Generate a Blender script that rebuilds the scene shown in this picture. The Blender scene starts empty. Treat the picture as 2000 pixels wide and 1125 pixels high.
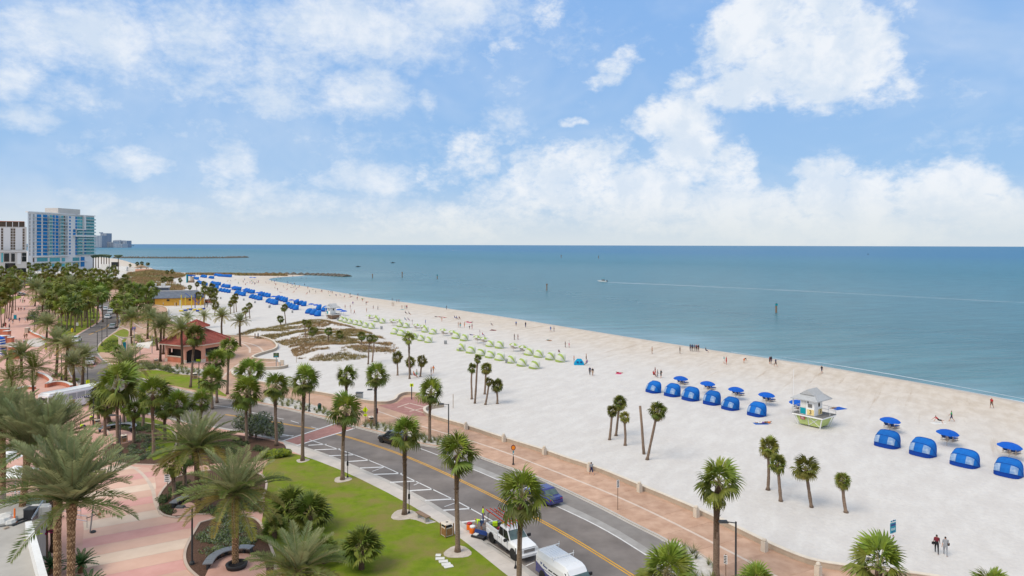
import bpy, bmesh, math, random
import numpy as np
from mathutils import Vector, Matrix, Euler, noise as mnoise
from mathutils.geometry import tessellate_polygon
R = math.radians
SC = bpy.context.scene
COL = SC.collection
# ------------------------------------------------------------------ camera
H, F, HOR, ROLL = 26.0, 1340.0, 478.5, R(0.16)
cam = bpy.data.cameras.new('camera')
cam.sensor_width = 36; cam.lens = F * 36 / 2000
cam.shift_y = -(562.5 - HOR) / 2000
cam.clip_start = 0.5; cam.clip_end = 200000
camo = bpy.data.objects.new('camera', cam); COL.objects.link(camo)
camo.location = (0, 0, H); camo.rotation_euler = (R(90), -ROLL, 0)
SC.camera = camo
# ------------------------------------------------------------------ light, sky, exposure
SUN_EL, SUN_AZ = R(52), R(-128)          # azimuth clockwise from +Y
sun = bpy.data.lights.new('sun', 'SUN'); sun.energy = 2.6; sun.angle = R(36); sun.color = (1, .885, .72)
suno = bpy.data.objects.new('sun', sun); COL.objects.link(suno)
sd_ = Vector((math.sin(SUN_AZ) * math.cos(SUN_EL), math.cos(SUN_AZ) * math.cos(SUN_EL), math.sin(SUN_EL)))
suno.rotation_euler = sd_.to_track_quat('Z', 'Y').to_euler(); suno.location = (0, -50, 120)
SC.view_settings.view_transform = 'Standard'; SC.view_settings.look = 'None'
SC.view_settings.exposure = 0.0; SC.view_settings.gamma = 1.0
SC.view_settings.use_curve_mapping = False
SC.cycles.max_bounces = 5; SC.cycles.diffuse_bounces = 2; SC.cycles.glossy_bounces = 2
SC.cycles.transparent_max_bounces = 6; SC.cycles.caustics_reflective = False; SC.cycles.caustics_refractive = False
def lin(r, g, b):
    f = lambda c: (c / 255 / 12.92) if c <= 10 else ((c / 255 + .055) / 1.055) ** 2.4
    return (f(r), f(g), f(b))
def build_world():
    w = bpy.data.worlds.new('World'); SC.world = w; w.use_nodes = True
    nt = w.node_tree; N = nt.nodes; L = nt.links; N.clear()
    def nd(t, **k):
        n = N.new(t)
        for a, b in k.items(): setattr(n, a, b)
        return n
    def val(i, v): i.default_value = v
    def math_(op, a, b=None, c=None, clamp=False):
        n = nd('ShaderNodeMath', operation=op, use_clamp=clamp)
        for i, s in enumerate((a, b, c)):
            if s is None: continue
            if isinstance(s, (int, float)): n.inputs[i].default_value = s
            else: L.new(s, n.inputs[i])
        return n.outputs[0]
    def vmath(op, a, b=None):
        n = nd('ShaderNodeVectorMath', operation=op)
        for i, s in enumerate((a, b)):
            if s is None: continue
            if isinstance(s, (tuple, Vector)): n.inputs[i].default_value = s
            else: L.new(s, n.inputs[i])
        return n
    def noise(vec, scale, det, rough=.55, dist=0.):
        n = nd('ShaderNodeTexNoise'); L.new(vec, n.inputs['Vector'])
        val(n.inputs['Scale'], scale); val(n.inputs['Detail'], det); val(n.inputs['Roughness'], rough); val(n.inputs['Distortion'], dist)
        return n
    def mrange(x, a, b, c, d, smooth=True):
        n = nd('ShaderNodeMapRange', interpolation_type='SMOOTHSTEP' if smooth else 'LINEAR')
        L.new(x, n.inputs[0])
        for i, v_ in zip((1, 2, 3, 4), (a, b, c, d)): n.inputs[i].default_value = v_
        return n.outputs[0]
    def mix(f, a, b):
        n = nd('ShaderNodeMix', data_type='RGBA')
        if isinstance(f, float): n.inputs[0].default_value = f
        else: L.new(f, n.inputs[0])
        for i, s in ((6, a), (7, b)):
            if isinstance(s, tuple): n.inputs[i].default_value = (*s, 1)
            else: L.new(s, n.inputs[i])
        return n.outputs[2]
    geo = nd('ShaderNodeTexCoord'); d = vmath('NORMALIZE', geo.outputs['Generated']).outputs[0]
    sx = nd('ShaderNodeSeparateXYZ'); L.new(d, sx.inputs[0])
    az = math_('ARCTAN2', sx.outputs[0], sx.outputs[1]); el = math_('ARCSINE', sx.outputs[2])
    ae = nd('ShaderNodeCombineXYZ'); L.new(az, ae.inputs[0]); L.new(el, ae.inputs[1])
    sky = nd('ShaderNodeTexSky', sky_type='NISHITA'); sky.sun_disc = False
    sky.sun_elevation = SUN_EL; sky.sun_rotation = SUN_AZ; sky.air_density = 1.0; sky.dust_density = 0.6; sky.ozone_density = 1.5
    # clouds live on the sky's sphere: azimuth / elevation in degrees, half sizes in degrees
    K = math.pi / 180
    def pix(x, y):      # sky direction of a cloud seen in the photograph
        u, v = x - 1000, y - HOR
        return math.degrees(math.atan2(u, F)), math.degrees(math.atan2(-v, math.hypot(u, F)))
    cumulus = [  # x y halfw halfh weight  (photo pixels -> direction on the sky)
        (1470, 40, 95, 100, .9), (1590, 50, 130, 90, .85), (1680, 110, 85, 100, 1.), (1560, 130, 120, 70, .9), (1450, 175, 150, 38, .85), (1600, 180, 130, 42, .8), (1345, 165, 50, 45, .7), (1320, 230, 80, 60, .95), (1340, 300, 75, 80, .85),
        (1255, 250, 45, 38, .5), (1790, 145, 36, 60, .42), (1770, 200, 50, 30, .35), (1765, 15, 70, 35, .4),
        (1110, 350, 130, 75, .85), (1010, 385, 110, 55, .7), (1250, 390, 160, 70, .85), (1440, 345, 42, 70, .7), (1480, 400, 120, 55, .8), (1610, 365, 75, 62, .95), (1690, 390, 90, 60, .85), (1850, 380, 130, 65, .95), (1930, 420, 110, 60, .8), (1560, 440, 420, 40, .8), (900, 430, 260, 40, .6), (920, 310, 60, 55, .62), (860, 350, 60, 40, .5),
        (1170, 158, 40, 20, .6), (1195, 130, 36, 26, .62), (1215, 105, 28, 24, .55), (1235, 118, 26, 12, .4), (1395, 330, 80, 60, .7), (1390, 400, 110, 50, .8), (1190, 300, 60, 45, .55), (1045, 325, 70, 50, .6), (975, 275, 45, 45, .42), (1410, 120, 60, 60, .6), (1740, 170, 60, 50, .6), (1117, 240, 26, 15, .6), (1060, 25, 45, 40, .55), (975, 95, 50, 34, .4)]
    veils = [(300, 150, 220, 60, .4), (820, 90, 130, 60, .45), (150, 190, 140, 40, .4), (350, 260, 260, 40, .3), (650, 280, 200, 40, .3), (1100, 80, 120, 60, .25), (200, 75, 140, 90, .7), (60, 70, 110, 80, .6), (25, 160, 60, 50, .6), (380, 60, 140, 90, .6), (440, 130, 90, 60, .45), (700, 50, 240, 90, .75), (900, 20, 160, 60, .7), (560, 130, 110, 80, .55), (600, 180, 90, 40, .4),
        (700, 190, 95, 58, .66), (730, 165, 50, 40, .6), (545, 210, 85, 45, .62), (60, 235, 75, 32, .6), (130, 280, 60, 26, .35), (265, 320, 80, 45, .6), (445, 320, 65, 48, .62), (490, 370, 90, 40, .6), (720, 350, 120, 45, .62), (828, 205, 24, 30, .42), (990, 240, 60, 60, .4), (640, 400, 260, 36, .5), (250, 405, 300, 34, .4), (1000, 150, 80, 80, .25), (1870, 170, 60, 50, .25), (1900, 280, 120, 30, .22)]
    wn = noise(ae.outputs[0], 7.0, 3.0); wv = vmath('SUBTRACT', wn.outputs[1], (.5, .5, .5)).outputs[0]
    ws = vmath('SCALE', wv); ws.inputs[3].default_value = .045
    wn2 = noise(ae.outputs[0], 30.0, 3.0); ws2 = vmath('SCALE', vmath('SUBTRACT', wn2.outputs[1], (.5, .5, .5)).outputs[0]); ws2.inputs[3].default_value = .022
    aew = vmath('ADD', vmath('ADD', ae.outputs[0], ws.outputs[0]).outputs[0], ws2.outputs[0]).outputs[0]
    def field_of(blobs, lo, hi):
        tot = None
        for (x, y, hw, hh, wt) in blobs:
            a0, e0 = pix(x, y); a1 = pix(x + hw, y)[0]; e1 = pix(x, y - hh)[1]
            kx, ky = 1 / ((a1 - a0) * K), 1 / ((e1 - e0) * K); m_ = vmath('MULTIPLY_ADD', aew, (kx, ky, 0)); m_.inputs[2].default_value = (-a0 * K * kx, -e0 * K * ky, 0)
            b = mrange(vmath('LENGTH', m_.outputs[0]).outputs[1], lo, hi, 0, wt)
            tot = b if tot is None else math_('MAXIMUM', tot, b)
        return tot
    f1 = field_of(cumulus, 1.75, .3); f2 = field_of(veils, 1.6, .1)
    # beyond the photograph's field the same broken cumulus goes on, from noise alone
    far = noise(d, 3.2, 2.0, .5)
    away = mrange(math_('MAXIMUM', math_('DIVIDE', math_('ABSOLUTE', az), R(40)), math_('DIVIDE', el, R(22))), .95, 1.15, 0, 1)
    gen = math_('MULTIPLY', mrange(far.outputs[0], .34, .52, 0, .95), away)
    # foreshorten detail towards the horizon
    st = nd('ShaderNodeCombineXYZ'); L.new(az, st.inputs[0]); L.new(math_('MULTIPLY', el, 1.5), st.inputs[1])
    n1 = noise(st.outputs[0], 11.0, 7.0, .62, .3); n2 = noise(st.outputs[0], 48.0, 4.0, .65, .2)
    nn = math_('ADD', math_('MULTIPLY', n1.outputs[0], .55), math_('MULTIPLY', n2.outputs[0], .45))
    k0 = math_('SUBTRACT', nn, .5)
    d1 = math_('ADD', math_('MAXIMUM', f1, gen), math_('MULTIPLY', k0, 1.75))
    a1_ = math_('MULTIPLY', mrange(d1, .22, .84, 0, 1), .95)
    d2 = math_('ADD', f2, math_('MULTIPLY', k0, 1.5))
    a2_ = math_('MULTIPLY', mrange(d2, .04, .80, 0, 1), .84)
    nv = noise(st.outputs[0], 4.0, 4.0, .6, .5)
    veil = mrange(nv.outputs[0], .40, .8, 0, .42)
    alpha2 = math_('MAXIMUM', math_('MAXIMUM', a1_, a2_), veil)
    # shading inside the clouds: bright billows, faint blue grey bellies
    sh = noise(aew, 17.0, 5.0, .6)
    cl = mix(mrange(sh.outputs[0], .36, .64, 0, 1), tuple(10 * c for c in lin(219, 231, 245)), tuple(10 * c for c in lin(243, 247, 252)))
    hs = nd('ShaderNodeHueSaturation'); hs.inputs['Saturation'].default_value = 1.0; hs.inputs['Value'].default_value = 1.0; L.new(sky.outputs[0], hs.inputs['Color'])
    blue = mix(mrange(el, R(0), R(24), .0, 1.0), tuple(10 * c for c in lin(160, 199, 240)), tuple(10 * c for c in lin(140, 186, 243)))
    blue = mix(.88, hs.outputs[0], blue)
    c = mix(alpha2, blue, cl)
    # pale haze low over the sea
    hz = mrange(el, R(-.5), R(5.4), 1, 0)
    hz = math_('MULTIPLY', hz, .9)
    c = mix(hz, c, tuple(10 * q for q in lin(222, 229, 231)))
    # below the horizon: dull sea colour so nothing glows from underneath
    c = mix(mrange(el, R(-.6), R(-.2), 1, 0, False), c, (1.2, 2.0, 2.6))
    bg = nd('ShaderNodeBackground'); L.new(c, bg.inputs[0]); bg.inputs[1].default_value = .1
    out = nd('ShaderNodeOutputWorld'); L.new(bg.outputs[0], out.inputs[0])
    w.cycles.sampling_method = 'MANUAL'; w.cycles.sample_map_resolution = 512
build_world()
# ------------------------------------------------------------------ helpers
rnd = random.Random(7)
def G(x, y, z=0.0):
    """the point of the level z that the photograph shows at pixel x, y"""
    u, v = x - 1000, y - HOR
    uu = u * math.cos(ROLL) + v * math.sin(ROLL); vv = v * math.cos(ROLL) - u * math.sin(ROLL)
    k = (H - z) / vv
    return Vector((uu * k, F * k, z))
def PX(p):
    """pixel of a world point"""
    uu = p[0] / p[1] * F; vv = (H - p[2]) / p[1] * F
    return (1000 + uu * math.cos(ROLL) - vv * math.sin(ROLL), HOR + vv * math.cos(ROLL) + uu * math.sin(ROLL))
def mpp(p): return p[1] / F      # metres per photo pixel at a point
ALL_LABELLED = []
def tag(o, label=None, cat=None, group=None, kind=None):
    if label: o['label'] = label; ALL_LABELLED.append(o)
    if cat: o['category'] = cat
    if group: o['group'] = group
    if kind: o['kind'] = kind
    return o
def thing(name, label, cat, loc=(0, 0, 0), rz=0., group=None):
    o = bpy.data.objects.new(name, None); COL.objects.link(o); o.empty_display_size = .3
    o.location = loc; o.rotation_euler = (0, 0, rz)
    return tag(o, label, cat, group)
def put(name, me, parent=None, loc=(0, 0, 0), rot=(0, 0, 0), sc=None):
    o = bpy.data.objects.new(name, me); COL.objects.link(o)
    if parent is not None: o.parent = parent
    o.location = loc; o.rotation_euler = rot
    if sc is not None: o.scale = (sc, sc, sc) if isinstance(sc, (int, float)) else sc
    return o
def objmats(o, mats):
    for i, m in enumerate(mats):
        s = o.material_slots[i]; s.link = 'OBJECT'; s.material = m
class MB:
    def __init__(s): s.v = []; s.f = []; s.m = []
    def add(s, vs, fs, m=0):
        b = len(s.v); s.v += [tuple(p) for p in vs]
        for f in fs: s.f.append(tuple(i + b for i in f)); s.m.append(m)
        return s
    def box(s, c, d, rz=0., m=0, top=1., rx=0., ry=0.):
        x, y, z = d[0] / 2, d[1] / 2, d[2] / 2
        vs = [Vector((i * x * (top if k > 0 else 1), j * y * (top if k > 0 else 1), k * z)) for k in (-1, 1) for i, j in ((-1, -1), (1, -1), (1, 1), (-1, 1))]
        M = Euler((rx, ry, rz)).to_matrix(); c = Vector(c)
        return s.add([M @ v + c for v in vs], [(3, 2, 1, 0), (4, 5, 6, 7), (0, 1, 5, 4), (1, 2, 6, 5), (2, 3, 7, 6), (3, 0, 4, 7)], m)
    def prism(s, poly, z0, z1, m=0, bottom=False):
        n = len(poly); a = sum(poly[i][0] * poly[(i + 1) % n][1] - poly[(i + 1) % n][0] * poly[i][1] for i in range(n))
        if a < 0: poly = poly[::-1]
        vs = [(p[0], p[1], z0) for p in poly] + [(p[0], p[1], z1) for p in poly]
        fs = [(i, (i + 1) % n, n + (i + 1) % n, n + i) for i in range(n)]
        tri = tessellate_polygon([[Vector((p[0], p[1], 0)) for p in poly]])
        for t in tri:
            p0, p1, p2 = (poly[k] for k in t)
            cr = (p1[0] - p0[0]) * (p2[1] - p0[1]) - (p1[1] - p0[1]) * (p2[0] - p0[0])
            t = t if cr > 0 else (t[2], t[1], t[0])
            fs.append(tuple(n + k for k in t))
            if bottom: fs.append((t[2], t[1], t[0]))
        return s.add(vs, fs, m)
    def tube(s, pts, rad, n=8, m=0, cap=True, flat=1.):
        pts = [Vector(p) for p in pts]; k = len(pts)
        if isinstance(rad, (int, float)): rad = [rad] * k
        vs = []; up = Vector((0, 0, 1)); prev = None
        for i, p in enumerate(pts):
            t = (pts[min(i + 1, k - 1)] - pts[max(i - 1, 0)]).normalized()
            if prev is None:
                a = t.cross(up)
                if a.length < .01: a = t.cross(Vector((1, 0, 0)))
            else: a = prev - t * prev.dot(t)
            a.normalize(); prev = a; b = t.cross(a)
            for j in range(n):
                q = 2 * math.pi * j / n
                vs.append(p + a * (rad[i] * math.cos(q)) + b * (rad[i] * flat * math.sin(q)))
        fs = [(i * n + j, i * n + (j + 1) % n, (i + 1) * n + (j + 1) % n, (i + 1) * n + j) for i in range(k - 1) for j in range(n)]
        if cap: fs += [tuple(range(n))[::-1], tuple((k - 1) * n + j for j in range(n))]
        return s.add(vs, fs, m)
    def bar(s, a, b, r, m=0, n=6): return s.tube([a, b], r, n, m)
    def lathe(s, prof, n=12, c=(0, 0, 0), m=0, cap=True):
        vs = [(c[0] + r * math.cos(2 * math.pi * j / n), c[1] + r * math.sin(2 * math.pi * j / n), c[2] + z) for r, z in prof for j in range(n)]
        k = len(prof)
        fs = [(i * n + j, i * n + (j + 1) % n, (i + 1) * n + (j + 1) % n, (i + 1) * n + j) for i in range(k - 1) for j in range(n)]
        if cap: fs += [tuple(range(n))[::-1], tuple((k - 1) * n + j for j in range(n))]
        return s.add(vs, fs, m)
    def loft(s, secs, m=0, closed=False, cap=True):
        n = len(secs[0]); k = len(secs); vs = [p for q in secs for p in q]
        J = range(n if closed else n - 1)
        fs = [(i * n + j, i * n + (j + 1) % n, (i + 1) * n + (j + 1) % n, (i + 1) * n + j) for i in range(k - 1) for j in J]
        if cap: fs += [tuple(range(n))[::-1], tuple((k - 1) * n + j for j in range(n))]
        return s.add(vs, fs, m)
    def quad(s, a, b, c, d, m=0): return s.add([a, b, c, d], [(0, 1, 2, 3)], m)
    def panel(s, a, b, c, d, t=.02, m=0):
        """a thin slab on the quad a b c d, t thick along its normal"""
        a, b, c, d = map(Vector, (a, b, c, d)); n = (b - a).cross(d - a).normalized() * t
        return s.add([a, b, c, d, a + n, b + n, c + n, d + n], [(3, 2, 1, 0), (4, 5, 6, 7), (0, 1, 5, 4), (1, 2, 6, 5), (2, 3, 7, 6), (3, 0, 4, 7)], m)
    def mesh(s, name, mats=(), smooth=False):
        me = bpy.data.meshes.new(name); me.from_pydata(s.v, [], s.f)
        for m in (mats if isinstance(mats, (list, tuple)) else [mats]): me.materials.append(m)
        if any(s.m): me.polygons.foreach_set('material_index', s.m)
        if smooth: me.polygons.foreach_set('use_smooth', [True] * len(s.f))
        me.update(); return me
    def build(s, name, mats, parent=None, smooth=False, **k): return put(name, s.mesh(name, mats, smooth), parent, **k)
def bevel_mesh(me, w=.03, seg=2, ang=30):
    bm = bmesh.new(); bm.from_mesh(me)
    es = [e for e in bm.edges if len(e.link_faces) == 2 and e.calc_face_angle(0) > R(ang)]
    bmesh.ops.bevel(bm, geom=es, offset=w, segments=seg, profile=.6, affect='EDGES', clamp_overlap=True)
    bm.to_mesh(me); bm.free(); me.update(); return me
def text_mesh(name, body, m, size=1., extr=.004):
    cu = bpy.data.curves.new('t', 'FONT'); cu.body = body; cu.size = size; cu.extrude = extr; cu.align_x = 'CENTER'; cu.align_y = 'CENTER'; cu.resolution_u = 3
    o = bpy.data.objects.new('t', cu); COL.objects.link(o)
    dg = bpy.context.evaluated_depsgraph_get(); dg.update()
    me = bpy.data.meshes.new_from_object(o.evaluated_get(dg)); me.name = name
    bpy.data.objects.remove(o); bpy.data.curves.remove(cu)
    me.materials.clear(); me.materials.append(m); return me
# ------------------------------------------------------------------ materials
MT = {}
def mat(name, c, c2=None, rough=.8, var=.12, scale=2., det=4., bump=0., bscale=25., bdist=.02, metal=0., spec=.3, rndv=0., rndh=0., trans=0., coat=0., alpha=1., world=False, stretch=None):
    m = bpy.data.materials.new(name); m.use_nodes = True; nt = m.node_tree; N = nt.nodes; L = nt.links
    p = N['Principled BSDF']; p.inputs['Roughness'].default_value = rough; p.inputs['Metallic'].default_value = metal
    p.inputs['Specular IOR Level'].default_value = spec; p.inputs['Coat Weight'].default_value = coat; p.inputs['Alpha'].default_value = alpha
    if world:
        g = N.new('ShaderNodeNewGeometry'); vec = g.outputs['Position']
    else:
        tc = N.new('ShaderNodeTexCoord'); vec = tc.outputs['Object']
    if stretch:
        mp = N.new('ShaderNodeMapping'); mp.inputs['Scale'].default_value = stretch; L.new(vec, mp.inputs[0]); vec = mp.outputs[0]
    lo = c if c2 else tuple(max(0, q * (1 - var)) for q in c); hi = c2 if c2 else tuple(min(1, q * (1 + var)) for q in c)
    nz = N.new('ShaderNodeTexNoise'); nz.inputs['Scale'].default_value = scale; nz.inputs['Detail'].default_value = det; nz.inputs['Roughness'].default_value = .6
    L.new(vec, nz.inputs['Vector'])
    rp = N.new('ShaderNodeValToRGB'); rp.color_ramp.elements[0].position = .32; rp.color_ramp.elements[1].position = .68
    rp.color_ramp.elements[0].color = (*lo, 1); rp.color_ramp.elements[1].color = (*hi, 1); L.new(nz.outputs[0], rp.inputs[0]); col = rp.outputs[0]
    if rndv or rndh:
        oi = N.new('ShaderNodeObjectInfo'); hs = N.new('ShaderNodeHueSaturation')
        for am, sock, base in ((rndv, 'Value', 1.), (rndh, 'Hue', .5)):
            if not am: continue
            mr = N.new('ShaderNodeMapRange'); mr.inputs[3].default_value = base - am; mr.inputs[4].default_value = base + am
            if sock == 'Hue':
                fr = N.new('ShaderNodeMath'); fr.operation = 'MULTIPLY'; fr.inputs[1].default_value = 7.31; L.new(oi.outputs['Random'], fr.inputs[0])
                f2 = N.new('ShaderNodeMath'); f2.operation = 'FRACT'; L.new(fr.outputs[0], f2.inputs[0]); L.new(f2.outputs[0], mr.inputs[0])
            else: L.new(oi.outputs['Random'], mr.inputs[0])
            L.new(mr.outputs[0], hs.inputs[sock])
        L.new(col, hs.inputs['Color']); col = hs.outputs[0]
    L.new(col, p.inputs['Base Color'])
    if bump:
        bn = N.new('ShaderNodeTexNoise'); bn.inputs['Scale'].default_value = bscale; bn.inputs['Detail'].default_value = 4; L.new(vec, bn.inputs['Vector'])
        bp = N.new('ShaderNodeBump'); bp.inputs['Strength'].default_value = bump; bp.inputs['Distance'].default_value = bdist
        L.new(bn.outputs[0], bp.inputs['Height']); L.new(bp.outputs[0], p.inputs['Normal'])
    if trans:
        tr = N.new('ShaderNodeBsdfTranslucent'); L.new(col, tr.inputs[0]); mx = N.new('ShaderNodeMixShader'); mx.inputs[0].default_value = trans
        L.new(p.outputs[0], mx.inputs[1]); L.new(tr.outputs[0], mx.inputs[2]); L.new(mx.outputs[0], N['Material Output'].inputs[0])
    MT[name] = m; return m
mat('white_paint', (.78, .78, .77), var=.05, rough=.5)
mat('offwhite', (.66, .65, .62), var=.07, rough=.7)
mat('grey_metal', (.35, .36, .37), var=.08, rough=.45, metal=.3)
mat('black_metal', (.025, .025, .028), var=.2, rough=.5)
mat('dark_pole', (.045, .05, .055), var=.2, rough=.5)
mat('concrete', (.42, .40, .37), var=.10, scale=.5, bump=.15, bscale=12, rndv=.05)
mat('light_concrete', (.53, .48, .435), var=.08, scale=.6, bump=.1, bscale=14, rndv=.05)
mat('bed_kerb', (.52, .42, .35), var=.1, scale=.9)
mat('pale_tan', (.58, .47, .39), var=.1, scale=.7)
mat('kerb', (.45, .42, .385), var=.10, scale=.9)
mat('tan_stone', (.44, .36, .28), var=.10, scale=1.5, bump=.2, bscale=18)
mat('cream_stone', (.62, .55, .46), var=.08, scale=1.5)
mat('terracotta', (.48, .17, .10), var=.15, scale=1.5)
mat('pink_stucco', (.62, .33, .24), var=.07, scale=1.2)
mat('roof_tile', (.30, .075, .055), var=.3, scale=5, rough=.7, rndv=.12)
mat('glass_dark', (.012, .018, .02), var=.2, rough=.08, spec=.6)
mat('glass_teal', (.09, .36, .41), var=.25, rough=.35, spec=.25, rndv=.2)
mat('glass_blue', (.003, .17, .44), var=.15, rough=.35, spec=.25, rndv=.15)
mat('car_white', (.76, .77, .79), var=.02, rough=.25, spec=.5, coat=.6)
mat('car_black', (.012, .012, .014), var=.1, rough=.2, spec=.5, coat=.6)
mat('car_blue', (.02, .025, .17), var=.05, rough=.22, spec=.5, coat=.6)
mat('car_red', (.32, .02, .02), var=.05, rough=.25, spec=.5, coat=.6)
mat('car_silver', (.38, .39, .40), var=.03, rough=.28, metal=.4, coat=.5)
mat('tyre', (.02, .02, .02), var=.2, rough=.9)
mat('chrome', (.55, .56, .58), var=.05, rough=.2, metal=.9)
mat('lamp_red', (.45, .02, .02), var=.05, rough=.2)
mat('lamp_clear', (.7, .7, .68), var=.05, rough=.15)
mat('amber', (.7, .22, .02), var=.05, rough=.3)
mat('plate', (.7, .72, .7), var=.1, scale=20, rough=.4)
mat('canvas_blue', (.0, .095, .40), (.004, .15, .52), scale=1.2, rough=.75, rndv=.12, trans=.12)
mat('canvas_blue_dark', (.0, .04, .28), var=.1, rough=.8)
mat('mesh_window', (.10, .22, .45), (.34, .43, .56), scale=2.2, rough=.6)
mat('umbrella_blue', (.0, .085, .45), (.002, .11, .54), scale=1.2, rough=.75, rndv=.1, trans=.15)
mat('canvas_green', (.33, .43, .11), var=.12, rough=.8, rndv=.1, trans=.15)
mat('canvas_white', (.60, .62, .54), var=.06, rough=.8, trans=.15)
mat('canvas_teal', (.0, .30, .55), var=.12, rough=.8, trans=.1)
mat('cushion_blue', (.01, .05, .2), var=.15, rough=.8)
mat('wood_pale', (.42, .33, .25), var=.15, scale=4, rough=.7)
mat('wood_brown', (.24, .16, .11), var=.2, scale=4, rough=.8)
mat('wood_slat', (.32, .17, .07), var=.2, scale=6, rough=.7)
mat('lime', (.50, .60, .22), var=.08, rough=.6)
mat('teal_panel', (.0, .27, .33), var=.08, rough=.5)
mat('sign_yellow', (.72, .55, .0), var=.04, rough=.4)
mat('sign_lime', (.62, .80, .0), var=.03, rough=.4)
mat('sign_orange', (.80, .24, .02), var=.04, rough=.4)
mat('sign_red', (.42, .03, .04), var=.05, rough=.4)
mat('sign_teal', (.0, .24, .33), var=.1, scale=3, rough=.4)
mat('sign_white', (.75, .76, .76), var=.04, rough=.4)
mat('ink_black', (.02, .02, .02), var=.1, rough=.5)
mat('ink_navy', (.02, .05, .20), var=.1, rough=.4)
mat('ink_red', (.45, .02, .02), var=.1, rough=.4)
mat('cream_yellow', (.74, .58, .26), var=.05, rough=.6)
mat('metal_roof', (.44, .45, .46), var=.08, scale=3, rough=.4, metal=.2)
mat('deck_grey', (.16, .155, .15), var=.15, scale=5, rough=.8)
mat('hiviz', (.58, .85, .02), var=.06, rough=.8)
mat('denim', (.05, .10, .24), var=.15, rough=.9)
mat('ladder_red', (.48, .06, .03), var=.1, rough=.5)
mat('orange_plastic', (.75, .15, .01), var=.06, rough=.4)
mat('rock', (.085, .08, .07), (.19, .175, .15), scale=1.5, rough=.95, bump=.4, bscale=6, rndv=.2)
mat('mulch', (0.061, 0.033, 0.022), (0.135, 0.077, 0.054), scale=9, det=8, rough=1, bump=.6, bscale=40, world=True)
mat('bark_grey', (0.146, 0.098, 0.069), (0.272, 0.200, 0.150), scale=6, rough=.95, bump=.8, bscale=14, rndv=.15, stretch=(1, 1, 2.5))
mat('bark_brown', (0.060, 0.038, 0.025), (0.153, 0.102, 0.068), scale=7, rough=.95, bump=.9, bscale=12, rndv=.15, stretch=(1, 1, 2.5))
mat('boot_lit', (.34, .22, .12), (.50, .34, .20), scale=9, rough=.9)  # lighter copy of the boot colour, paints light on the cut ends
mat('boot_brown', (.10, .055, .028), (.30, .18, .095), scale=9, rough=.9, bump=.5, bscale=20, rndv=.1)
mat('fan_green', (0.080, 0.116, 0.015), (0.190, 0.219, 0.038), scale=1.5, rough=.5, rndv=.4, rndh=.025, trans=.15)
mat('fan_bright', (0.125, 0.185, 0.017), (0.249, 0.306, 0.042), scale=1.5, rough=.45, rndv=.3, rndh=.02, trans=.18)
mat('sabal_green', (0.088, 0.107, 0.015), (0.226, 0.202, 0.039), scale=1.5, rough=.6, rndv=.25, rndh=.02, trans=.2)
mat('date_green', (0.097, 0.152, 0.037), (0.263, 0.293, 0.089), scale=1.0, rough=.55, rndv=.28, rndh=.02, trans=.2)
mat('date_silver', (0.173, 0.217, 0.095), (0.408, 0.418, 0.197), scale=1.0, rough=.55, rndv=.2, rndh=.02, trans=.2)
mat('date_olive', (0.151, 0.152, 0.027), (0.410, 0.331, 0.082), scale=1.0, rough=.6, rndv=.25, rndh=.02, trans=.2)
mat('coco_green', (0.058, 0.095, 0.013), (0.168, 0.202, 0.032), scale=1.0, rough=.5, rndv=.25, trans=.2)
mat('rachis', (.30, .27, .12), var=.2, rough=.6)
mat('rachis_orange', (.26, .24, .11), var=.2, rough=.6)
mat('dead_frond', (0.162, 0.094, 0.046), (0.351, 0.219, 0.120), scale=2, rough=.95, rndv=.25)
mat('sago_green', (0.019, 0.075, 0.018), (0.064, 0.150, 0.045), scale=2, rough=.4, rndv=.2, trans=.1)
mat('shrub_dark', (0.032, 0.068, 0.030), (0.120, 0.165, 0.068), scale=3, rough=.7, rndv=.2, trans=.15)
mat('shrub_grey', (0.096, 0.128, 0.090), (0.272, 0.300, 0.232), scale=3, rough=.7, rndv=.2, trans=.15)
mat('shrub_lime', (.16, .22, .01), (.34, .40, .03), scale=3, rough=.6, rndv=.2, trans=.2)
mat('shrub_mid', (0.064, 0.112, 0.030), (0.192, 0.240, 0.075), scale=3, rough=.7, rndv=.25, trans=.2)
mat('ti_red', (.22, .008, .05), (.42, .02, .11), scale=3, rough=.5, trans=.2)
mat('grass_tuft', (.12, .15, .05), (.30, .29, .13), scale=3, rough=.85, rndv=.25, trans=.15)
mat('oat_brown', (0.178, 0.120, 0.051), (0.439, 0.291, 0.154), scale=.6, rough=.95, world=True)
mat('oat_green', (0.149, 0.135, 0.045), (0.359, 0.269, 0.113), scale=.6, rough=.95, world=True)
mat('skin', (.45, .24, .16), var=.05, rough=.6, rndv=.25)
mat('hair_dark', (.03, .02, .015), var=.2, rough=.7)
mat('hair_fair', (.22, .14, .07), var=.2, rough=.7)
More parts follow.
